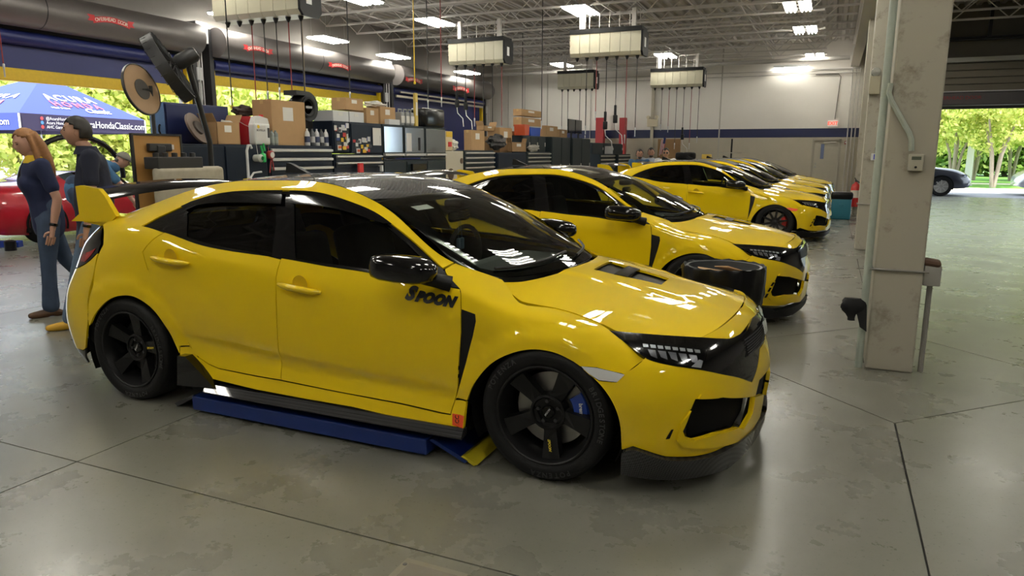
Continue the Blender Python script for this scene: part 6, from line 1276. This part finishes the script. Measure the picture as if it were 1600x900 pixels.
arch = MB().tube([(-1.75+.98*math.cos(t), -.62-.12*math.sin(t), .98+.78*math.sin(t)) for t in np.linspace(.05, PI-.05, 24)], .045, 8).build('hatch_frame', MBLK, q, True)
gp_ = [(-1.75+.95*math.cos(t), -.62-.12*math.sin(t), .98+.75*math.sin(t)) for t in np.linspace(.05, PI-.05, 24)]; g_ = MB(); g_.add(gp_, [tuple(range(24))]); g_.build('hatch_glass', glass_mat('hatch_glass', (.86, .9, .92), 1.3), arch, fix=False)
hd = MB().rbox((-3.55, -.75, 1.05), (-3.45, .10, 1.62), .03, 3, (0, .25, 0)).build('raised_lid', mat('lid_red', (.60, .012, .012), .35, 0, .6), q); MB().tube([(-3.3, -.5, .9), (-3.45, -.45, 1.2)], .015, 6).build('gas_strut', MBLK, hd)
q = thing('floor_lift', 'blue floor lift with black pad at the left edge', 'lift', (-10.35, 3.0, 0)); MB().rbox((-.9, -.07, .03), (.05, .07, .13), .01, 2, (0, 0, .5)).build('arm', mat('arm_blue', (.01, .04, .30), .4), q); MB().lathe([(0, .0), (.08, .0), (.08, .14), (.05, .16), (0, .16)], 16, 'z', (.02, .05, 0)).build('pad', MBLK, q, 40)
# ------------------------------------------------------------------ people
def skin_mesh(verts, edges, radii, root=0, sub=2, name='body'):
    me = bpy.data.meshes.new('s'); me.from_pydata(verts, edges, []); o = bpy.data.objects.new('s', me); COL.objects.link(o)
    sk = o.modifiers.new('k', 'SKIN'); sk.use_smooth_shade = True; sk.branch_smoothing = .6
    for i, d in enumerate(me.skin_vertices[0].data): r = radii[i]; d.radius = r if hasattr(r, '__len__') else (r, r); d.use_root = (i == root)
    ss = o.modifiers.new('u', 'SUBSURF'); ss.levels = sub; ss.render_levels = sub
    dg = bpy.context.evaluated_depsgraph_get(); out = bpy.data.meshes.new_from_object(o.evaluated_get(dg)); bpy.data.objects.remove(o); out.name = name; out.shade_smooth(); return out
_ico = None
def fused_mesh(verts, edges, radii, vox=.016, name='body'):
    """union of ellipsoids strung along the edges -> one continuous smooth surface"""
    global _ico
    if _ico is None:
        b = bmesh.new(); bmesh.ops.create_icosphere(b, subdivisions=2, radius=1); b.verts.ensure_lookup_table(); _ico = (np.array([tuple(x.co) for x in b.verts]), [tuple(x.index for x in f.verts) for f in b.faces]); b.free()
    R3 = [np.array(((r[0], r[1], (r[0]+r[1])/2) if hasattr(r, '__len__') else (r, r, r))) for r in radii]; V = []; F = []
    for (a, b) in edges:
        A, B = np.array(verts[a]), np.array(verts[b]); n = max(2, int(np.linalg.norm(B-A)/(.28*min(R3[a].min(), R3[b].min())))+1)
        for k in range(n+1):
            t = k/n; o = len(V)*len(_ico[0]); V.append(_ico[0]*(R3[a]*(1-t)+R3[b]*t)+A*(1-t)+B*t); F += [tuple(i+o for i in f) for f in _ico[1]]
    me = bpy.data.meshes.new('s'); me.from_pydata(np.concatenate(V).tolist(), [], F); o = bpy.data.objects.new('s', me); COL.objects.link(o)
    m = o.modifiers.new('r', 'REMESH'); m.mode = 'VOXEL'; m.voxel_size = vox; m.use_smooth_shade = True
    m = o.modifiers.new('m', 'SMOOTH'); m.iterations = 6; m.factor = .5
    dg = bpy.context.evaluated_depsgraph_get(); out = bpy.data.meshes.new_from_object(o.evaluated_get(dg)); bpy.data.objects.remove(o); out.name = name; out.shade_smooth(); return out
class Sk:
    def __init__(s): s.v = []; s.e = []; s.r = []
    def p(s, co, r, par=None): s.v.append(tuple(co)); s.r.append(r); i = len(s.v)-1; (s.e.append((par, i)) if par is not None else None); return i
    def chain(s, pts, par=None):
        for co, r in pts: par = s.p(co, r, par)
        return par
    def obj(s, name, m, parent, sub=2, vox=0):
        me = fused_mesh(s.v, s.e, s.r, vox, name) if vox else skin_mesh(s.v, s.e, s.r, 0, sub, name); me.materials.clear(); me.materials.append(m); return link(name, me, parent)
def blob(c, r, m, name, parent, seg=16, f=None):
    b = bmesh.new(); bmesh.ops.create_uvsphere(b, u_segments=seg, v_segments=seg*2//3, radius=1)
    for v_ in b.verts:
        x, y, z = v_.co; k = Vector((x*r[0], y*r[1], z*r[2])); k = Vector(f(x, y, z, k)) if f else k; v_.co = k+Vector(c)
    me = bpy.data.meshes.new(name); b.to_mesh(me); b.free(); me.shade_smooth(); me.materials.append(m); return link(name, me, parent)
def head(par, c, sk, hairm, yaw=0., pitch=0., long=False, beard=False, glasses=False, cap=None, short=True):
    """face looks along +x; c = head centre; height ~.235"""
    def hf(x, y, z, k):
        kx, ky, kz = k
        if x > 0:
            kx *= 1.0-.10*max(0, -z)
            kx += .022*math.exp(-((y/.16)**2+((z+.12)/.22)**2))              # nose
            kx += .008*math.exp(-((y/.34)**2+((z+.48)/.10)**2))              # lips
            kx += .010*math.exp(-((y/.30)**2+((z+.82)/.16)**2))              # chin
            kx += .006*math.exp(-((abs(y)-.3)/.25)**2-((z-.22)/.10)**2)      # brow
            kx -= .010*math.exp(-((abs(y)-.36)/.16)**2-((z-.04)/.10)**2)     # sockets
        ky *= 1-.26*max(0, -z)**1.3
        return (kx, ky, kz)
    q = blob((0, 0, 0), (.098, .078, .120), sk, 'head', par, 36, hf); EY = mat('eye_dark', (.02, .015, .012), .3); LIP = mat('lip_tone', (.34, .13, .11), .5)
    for s in (-1, 1):
        blob((.082, s*.029, .006), (.010, .012, .006), EY, 'eye', q, 10); blob((-.004, s*.077, -.008), (.018, .008, .030), sk, 'ear', q, 12); blob((.088, s*.03, .026), (.008, .018, .0035), hairm, 'eyebrow', q, 10)
    blob((.0885, 0, -.058), (.008, .021, .0055), LIP, 'mouth', q, 12)
    hf2 = lambda x, y, z, k: (k[0]-.012, k[1], k[2]+.012)
    if cap is None:
        b = bmesh.new(); bmesh.ops.create_uvsphere(b, u_segments=32, v_segments=22, radius=1); rr = random.Random(5)
        kill = [v_ for v_ in b.verts if (v_.co.x > .30 and v_.co.z < .50+.10*math.sin(6*v_.co.y)) or (v_.co.x > -.05 and v_.co.z < .12) or v_.co.z < -.42]
        bmesh.ops.delete(b, geom=kill, context='VERTS')
        for v_ in b.verts: x, y, z = v_.co; n_ = 1+.02*math.sin(17*x+5*z)*math.sin(13*y); v_.co = (x*.112*n_-.006, y*.092*n_, z*.132*n_+.004)
        me = bpy.data.meshes.new('hair'); b.to_mesh(me); b.free(); me.shade_smooth(); me.materials.append(hairm); h = link('hair', me, q); so = h.modifiers.new('t', 'SOLIDIFY'); so.thickness = .012; so.offset = -1
    else:
        b = bmesh.new(); bmesh.ops.create_uvsphere(b, u_segments=28, v_segments=18, radius=1); bmesh.ops.delete(b, geom=[v_ for v_ in b.verts if v_.co.z < .12], context='VERTS')
        for v_ in b.verts: x, y, z = v_.co; v_.co = (x*.118-.004, y*.098, z*.128+.012)
        me = bpy.data.meshes.new('cap'); b.to_mesh(me); b.free(); me.shade_smooth(); me.materials.append(cap); h = link('cap', me, q); so = h.modifiers.new('t', 'SOLIDIFY'); so.thickness = .01
        MB().prism([(.09, -.075), (.15, -.065), (.19, 0), (.15, .065), (.09, .075)], .024, .034).build('cap_brim', cap, q); blob((-.07, 0, -.03), (.04, .075, .045), hairm, 'hair', q, 14)
    if long:
        k_ = Sk()
        for y in (-.065, 0, .065): k_.chain([((-.055, y*.8, .06), .045), ((-.085, y, -.04), .048), ((-.095, y*1.25, -.15), .046), ((-.10, y*1.4, -.25), .034), ((-.10, y*1.5, -.33), .015)])
        for s_ in (-1, 1): k_.chain([((-.005, s_*.070, .06), .026), ((-.015, s_*.085, -.02), .024), ((-.012, s_*.095, -.12), .026), ((.01, s_*.10, -.22), .022), ((.02, s_*.10, -.30), .009)])
        k_.obj('long_hair', hairm, q, vox=.010)
    if glasses:
        gm = mat('glasses_black', (.01, .01, .01), .3)
        for s in (-1, 1): MB().rbox((.092, s*.032-.024, -.012), (.100, s*.032+.024, .024), .004).tube([(.095, s*.055, .012), (.0, s*.082, .008)], .003, 5).build('glasses', gm, q)
    if beard: blob((.058, 0, -.085), (.045, .05, .034), hairm, 'beard', q, 14)
    q.matrix_local = Matrix.Translation(Vector(c))@Matrix.Rotation(yaw, 4, 'Z')@Matrix.Rotation(pitch, 4, 'Y'); return q
def hand(par, w, d, side, sk, curl=.5, s=1.):
    """w wrist, d unit direction of the fingers, side = unit towards the thumb"""
    w, d, t = Vector(w), Vector(d).normalized(), Vector(side).normalized(); t = (t-d*t.dot(d)).normalized(); n = d.cross(t); k = Sk(); a = k.chain([(w-d*.03, (.024*s, .020*s)), (w+d*.02*s, (.032*s, .020*s)), (w+d*.075*s, (.036*s, .018*s))]); o = k.obj('palm', sk, par)
    for i, (off, ln) in enumerate(((.028, .072), (.010, .080), (-.009, .075), (-.026, .060))):
        b = w+d*.075*s+t*off*s; c1 = b+(d*math.cos(curl*.7)+n*math.sin(curl*.7))*ln*.5*s; c2 = c1+(d*math.cos(curl*1.7)+n*math.sin(curl*1.7))*ln*.35*s; c3 = c2+(d*math.cos(curl*2.6)+n*math.sin(curl*2.6))*ln*.25*s
        f = Sk(); f.chain([(b-d*.02*s, .0095*s), (b, .0095*s), (c1, .009*s), (c2, .008*s), (c3, .0065*s)]); f.obj('finger', sk, o)
    b = w+d*.02*s+t*.026*s; f = Sk(); f.chain([(b-t*.01*s, .012*s), (b+(d*.6+t*.7)*.03*s, .011*s), (b+(d*.9+t*.45+n*.2)*.062*s, .0085*s)]); f.obj('thumb', sk, o); return o
def person(label, loc, rz, J, skin, shirt, trou, shoe, hairm, hd, female=False, sleeve=.55, legs=True, belt=None, watch=None, collar=None, hands=True, group=None, s=1.):
    """J: joint positions (local, facing +x): pelvis, chest, neck, head, sh, el, wr, hip, kn, an, toe with 0 left(+y) / 1 right(-y)"""
    q = thing('person', label, 'person', loc, rz, group); V = Vector; P, C, N = V(J['pelvis']), V(J['chest']), V(J['neck']); b = Sk()
    r = b.p(P, (.10, .12)); m_ = b.p((P+C)/2, (.09, .12), r); c = b.p(C, (.09, .13), m_); n = b.p(N, .056, c); h0 = b.p(V(J['head'])-V((0, 0, .06)), .055, n)
    for i in (0, 1):
        b.chain([(V(J['sh'][i])*.55+C*.45, .07), (V(J['sh'][i]), .054), (V(J['sh'][i]).lerp(V(J['el'][i]), .5), .047), (V(J['el'][i]), .040), (V(J['el'][i]).lerp(V(J['wr'][i]), .35), .042), (V(J['wr'][i]), .028), (V(J['wr'][i])+(V(J['wr'][i])-V(J['el'][i])).normalized()*.03, .027)], c)
        if legs: b.chain([(V(J['hip'][i]), .08), (V(J['hip'][i]).lerp(V(J['kn'][i]), .5), .07), (V(J['kn'][i]), .053), (V(J['kn'][i]).lerp(V(J['an'][i]), .35), .052), (V(J['an'][i]), .036)], r)
    b.obj('body', skin, q, vox=.014)
    # shirt: torso with sleeves
    t = Sk(); hem = P+V((0, 0, -.02)); r0 = t.p(hem-V((0, 0, .10)), (.145, .165) if not female else (.135, .155)); r = t.p(hem, (.155, .17) if not female else (.14, .16), r0); a1 = t.p(hem.lerp(C, .35), (.16, .172) if not female else (.125, .14), r); a2 = t.p(hem.lerp(C, .7), (.15, .17) if not female else (.135, .145), a1); c = t.p(C+V((0, 0, .04)), (.125, .165) if not female else (.115, .14), a2); t.p(N-V((0, 0, .02)), .066, t.p(N-V((0, 0, .07)), .085, c))
    for i in (0, 1): S_0, E0 = V(J['sh'][i]), V(J['el'][i]); t.chain([(S_0*.6+C*.4, .09), (S_0, .072), (S_0.lerp(E0, sleeve*.6), .066), (S_0.lerp(E0, sleeve), .066), (S_0.lerp(E0, sleeve+.03), .062)], c)
    if female: [t.p(C+V((.075, s_*.065, -.05)), .072, a2) for s_ in (-1, 1)]
    sh = t.obj('shirt', shirt, q, vox=.015)
    if collar: MB().lathe([(.078, -.03), (.066, .03), (.075, .034), (.105, -.035)], 24, 'z', tuple(N-V((0, 0, .015)))).build('collar', collar, q, 60)
    if legs:
        t = Sk(); r = t.p(P+V((0, 0, .06)), (.128, .15)); r2 = t.p(P-V((0, 0, .03)), (.132, .16), r)
        for i in (0, 1):
            H0, K0, A0 = V(J['hip'][i]), V(J['kn'][i]), V(J['an'][i]); t.chain([(H0-V((0, 0, .03)), .10), (H0.lerp(K0, .5), .088), (K0, .068), (K0.lerp(A0, .5), .066), (K0.lerp(A0, .85), .074 if female else .068), (K0.lerp(A0, .97), .076 if female else .066)], r2)
        t.obj('trousers', trou, q, vox=.015)
        if belt: MB().lathe([(.0, 0), (.0, 0)], 4, 'z') ; 
        for i in (0, 1):
            A0 = V(J['an'][i]); d = (V(J['toe'][i])-A0); d.z = 0; d.normalize(); z0 = V(J['toe'][i]).z; f = Sk(); f.chain([(A0-d*.06+V((0, 0, z0+.03-A0.z)), (.038, .035)), (A0+V((0, 0, z0+.045-A0.z)), (.042, .045)), (A0+d*.09+V((0, 0, z0+.032-A0.z)), (.044, .034)), (A0+d*.155+V((0, 0, z0+.028-A0.z)), (.036, .026))]); f.obj('shoe', shoe, q, vox=.010)
    head(q, J['head'], skin, hairm, **hd)
    if hands:
        for i in (0, 1): d = (V(J['wr'][i])-V(J['el'][i])).normalized(); hand(q, V(J['wr'][i])+d*.03, d, (1, 0, .1), skin, .45)
    if watch is not None:
        i = watch; d = (V(J['wr'][i])-V(J['el'][i])).normalized(); w_ = MB().lathe([(.033, -.012), (.036, 0), (.033, .012), (.028, 0), (.033, -.012)], 18, 'z'); R_ = d.to_track_quat('Z', 'Y').to_matrix(); w_.v = [tuple(R_@V(a)+V(J['wr'][i])-d*.02) for a in w_.v]; w_.build('watch', GBLK, q, True)
    return q
SK1 = mat('skin_fair', (.52, .29, .205), .5); SK2 = mat('skin_tan', (.42, .225, .15), .5); SK3 = mat('skin_brown', (.30, .16, .105), .5)
NSH = mat('polo_navy', (.011, .018, .062), .85, bump=.2, bscale=25.); NSH2 = mat('polo_dark', (.010, .013, .032), .85, bump=.2, bscale=25.); DEN = mat('denim', (.038, .062, .115), .85, noise=.45, nscale=9.); DENL = mat('denim_light', (.10, .15, .23), .85, noise=.3, nscale=9.); BROWN = mat('shoe_brown', (.10, .05, .025), .5); YSHOE = mat('shoe_yellow', (.62, .36, .03), .5)
HR = mat('hair_red', (.30, .135, .045), .55, noise=.4, nscale=40.); HB = mat('hair_black', (.015, .012, .010), .5, noise=.3, nscale=60.); HG = mat('hair_grey', (.15, .13, .11), .6)
YCOL = mat('collar_yellow', (.75, .50, .02), .7)
# facing -x in the world -> rotate by pi; local +y is then world -y (towards the camera): index 0 is the near arm
wp = on((62, 492), 2, 0)
person('woman with long red hair in a navy polo and jeans walking left', (wp[0]+.09, wp[1]+.08, 0), PI+1.10, dict(pelvis=(-.04, 0, .95), chest=(.02, 0, 1.27), neck=(.0, 0, 1.45), head=(.06, 0, 1.575), sh=((-.02, .185, 1.38), (-.02, -.185, 1.38)), el=((-.10, .25, 1.08), (-.06, -.24, 1.10)), wr=((-.04, .27, .84), (-.04, -.24, .86)), hip=((-.03, .09, .90), (-.03, -.09, .90)), kn=((.01, .10, .50), (-.15, -.08, .50)), an=((.03, .10, .09), (-.42, -.08, .14)), toe=((.2, .10, 0), (-.3, -.08, .03))), SK1, NSH, DEN, BROWN, HR, dict(yaw=.28, pitch=.2, long=True), True, .62, watch=0, collar=YCOL)
mp_ = on((92, 505), 2, 0)
person('man with short black hair in a dark navy polo looking left', (-4.68, .37, 0), PI+.88, dict(pelvis=(-.02, 0, .98), chest=(-.04, 0, 1.34), neck=(-.01, 0, 1.53), head=(.05, 0, 1.665), sh=((-.04, .21, 1.46), (-.04, -.21, 1.46)), el=((-.03, .28, 1.14), (-.10, -.27, 1.14)), wr=((.03, .30, .88), (-.02, -.29, .88)), hip=((-.02, .10, .93), (-.02, -.10, .93)), kn=((.13, .10, .52), (-.06, -.10, .51)), an=((.24, .10, .09), (-.22, -.10, .10)), toe=((.4, .10, 0), (-.05, -.10, 0))), SK2, NSH2, DENL, YSHOE, HB, dict(yaw=0, pitch=-.08), False, .60, watch=0, collar=NSH2)
bp_ = on((190, 248), 0, -9.2)
person('man in a blue shirt and grey cap bending over behind the board', (-9.40, bp_[1]-.26, 0), .95, dict(pelvis=(-.35, 0, .95), chest=(.05, 0, 1.22), neck=(.22, 0, 1.32), head=(.34, 0, 1.36), sh=((.08, .20, 1.26), (.08, -.20, 1.26)), el=((.28, .25, 1.0), (.26, -.25, 1.0)), wr=((.42, .22, .78), (.40, -.20, .76)), hip=((-.36, .10, .90), (-.36, -.10, .90)), kn=((-.30, .10, .50), (-.30, -.10, .50)), an=((-.36, .10, .09), (-.36, -.10, .09)), toe=((-.2, .10, 0), (-.2, -.10, 0))), SK1, mat('shirt_blue', (.06, .16, .30), .85), DEN, BROWN, HG, dict(yaw=0, pitch=.5, cap=mat('cap_grey', (.20, .19, .165), .8)), False, .75)
ST = lambda h: dict(pelvis=(0, 0, .52*h), chest=(.0, 0, .74*h), neck=(.0, 0, .845*h), head=(.03, 0, .925*h), sh=((0, .20, .81*h), (0, -.20, .81*h)), el=((.02, .27, .63*h), (.02, -.27, .63*h)), wr=((.10, .25, .49*h), (.10, -.25, .49*h)), hip=((0, .10, .5*h), (0, -.10, .5*h)), kn=((.02, .10, .28*h), (.02, -.10, .28*h)), an=((0, .10, .05*h), (0, -.10, .05*h)), toe=((.15, .10, 0), (.15, -.10, 0)))
for (px, py, h, shm, lab, hdk, sk_, yw) in ((999, 236, 1.59, mat('shirt_denim', (.035, .09, .18), .85), 'man in a blue shirt at left of the three men behind the far cars', dict(beard=True), SK3, .5), (1017, 233, 1.63, mat('shirt_grey', (.28, .31, .36), .85), 'man in a grey shirt, middle of the three men behind the far cars', dict(beard=True), SK3, .3), (1040, 233, 1.62, mat('shirt_white', (.68, .68, .66), .85), 'man in a white shirt and glasses, right of the three men', dict(glasses=True), SK2, 0.)):
    Yp = 14.14+.42*(px == 1017); p = on((px, 245), 1, Yp); person(lab, (p[0], Yp, 0), -PI/2+.2+yw*.4, ST(h), sk_, shm, DEN, BROWN, HB, hdk, False, .6, hands=False, group='men behind the far cars')
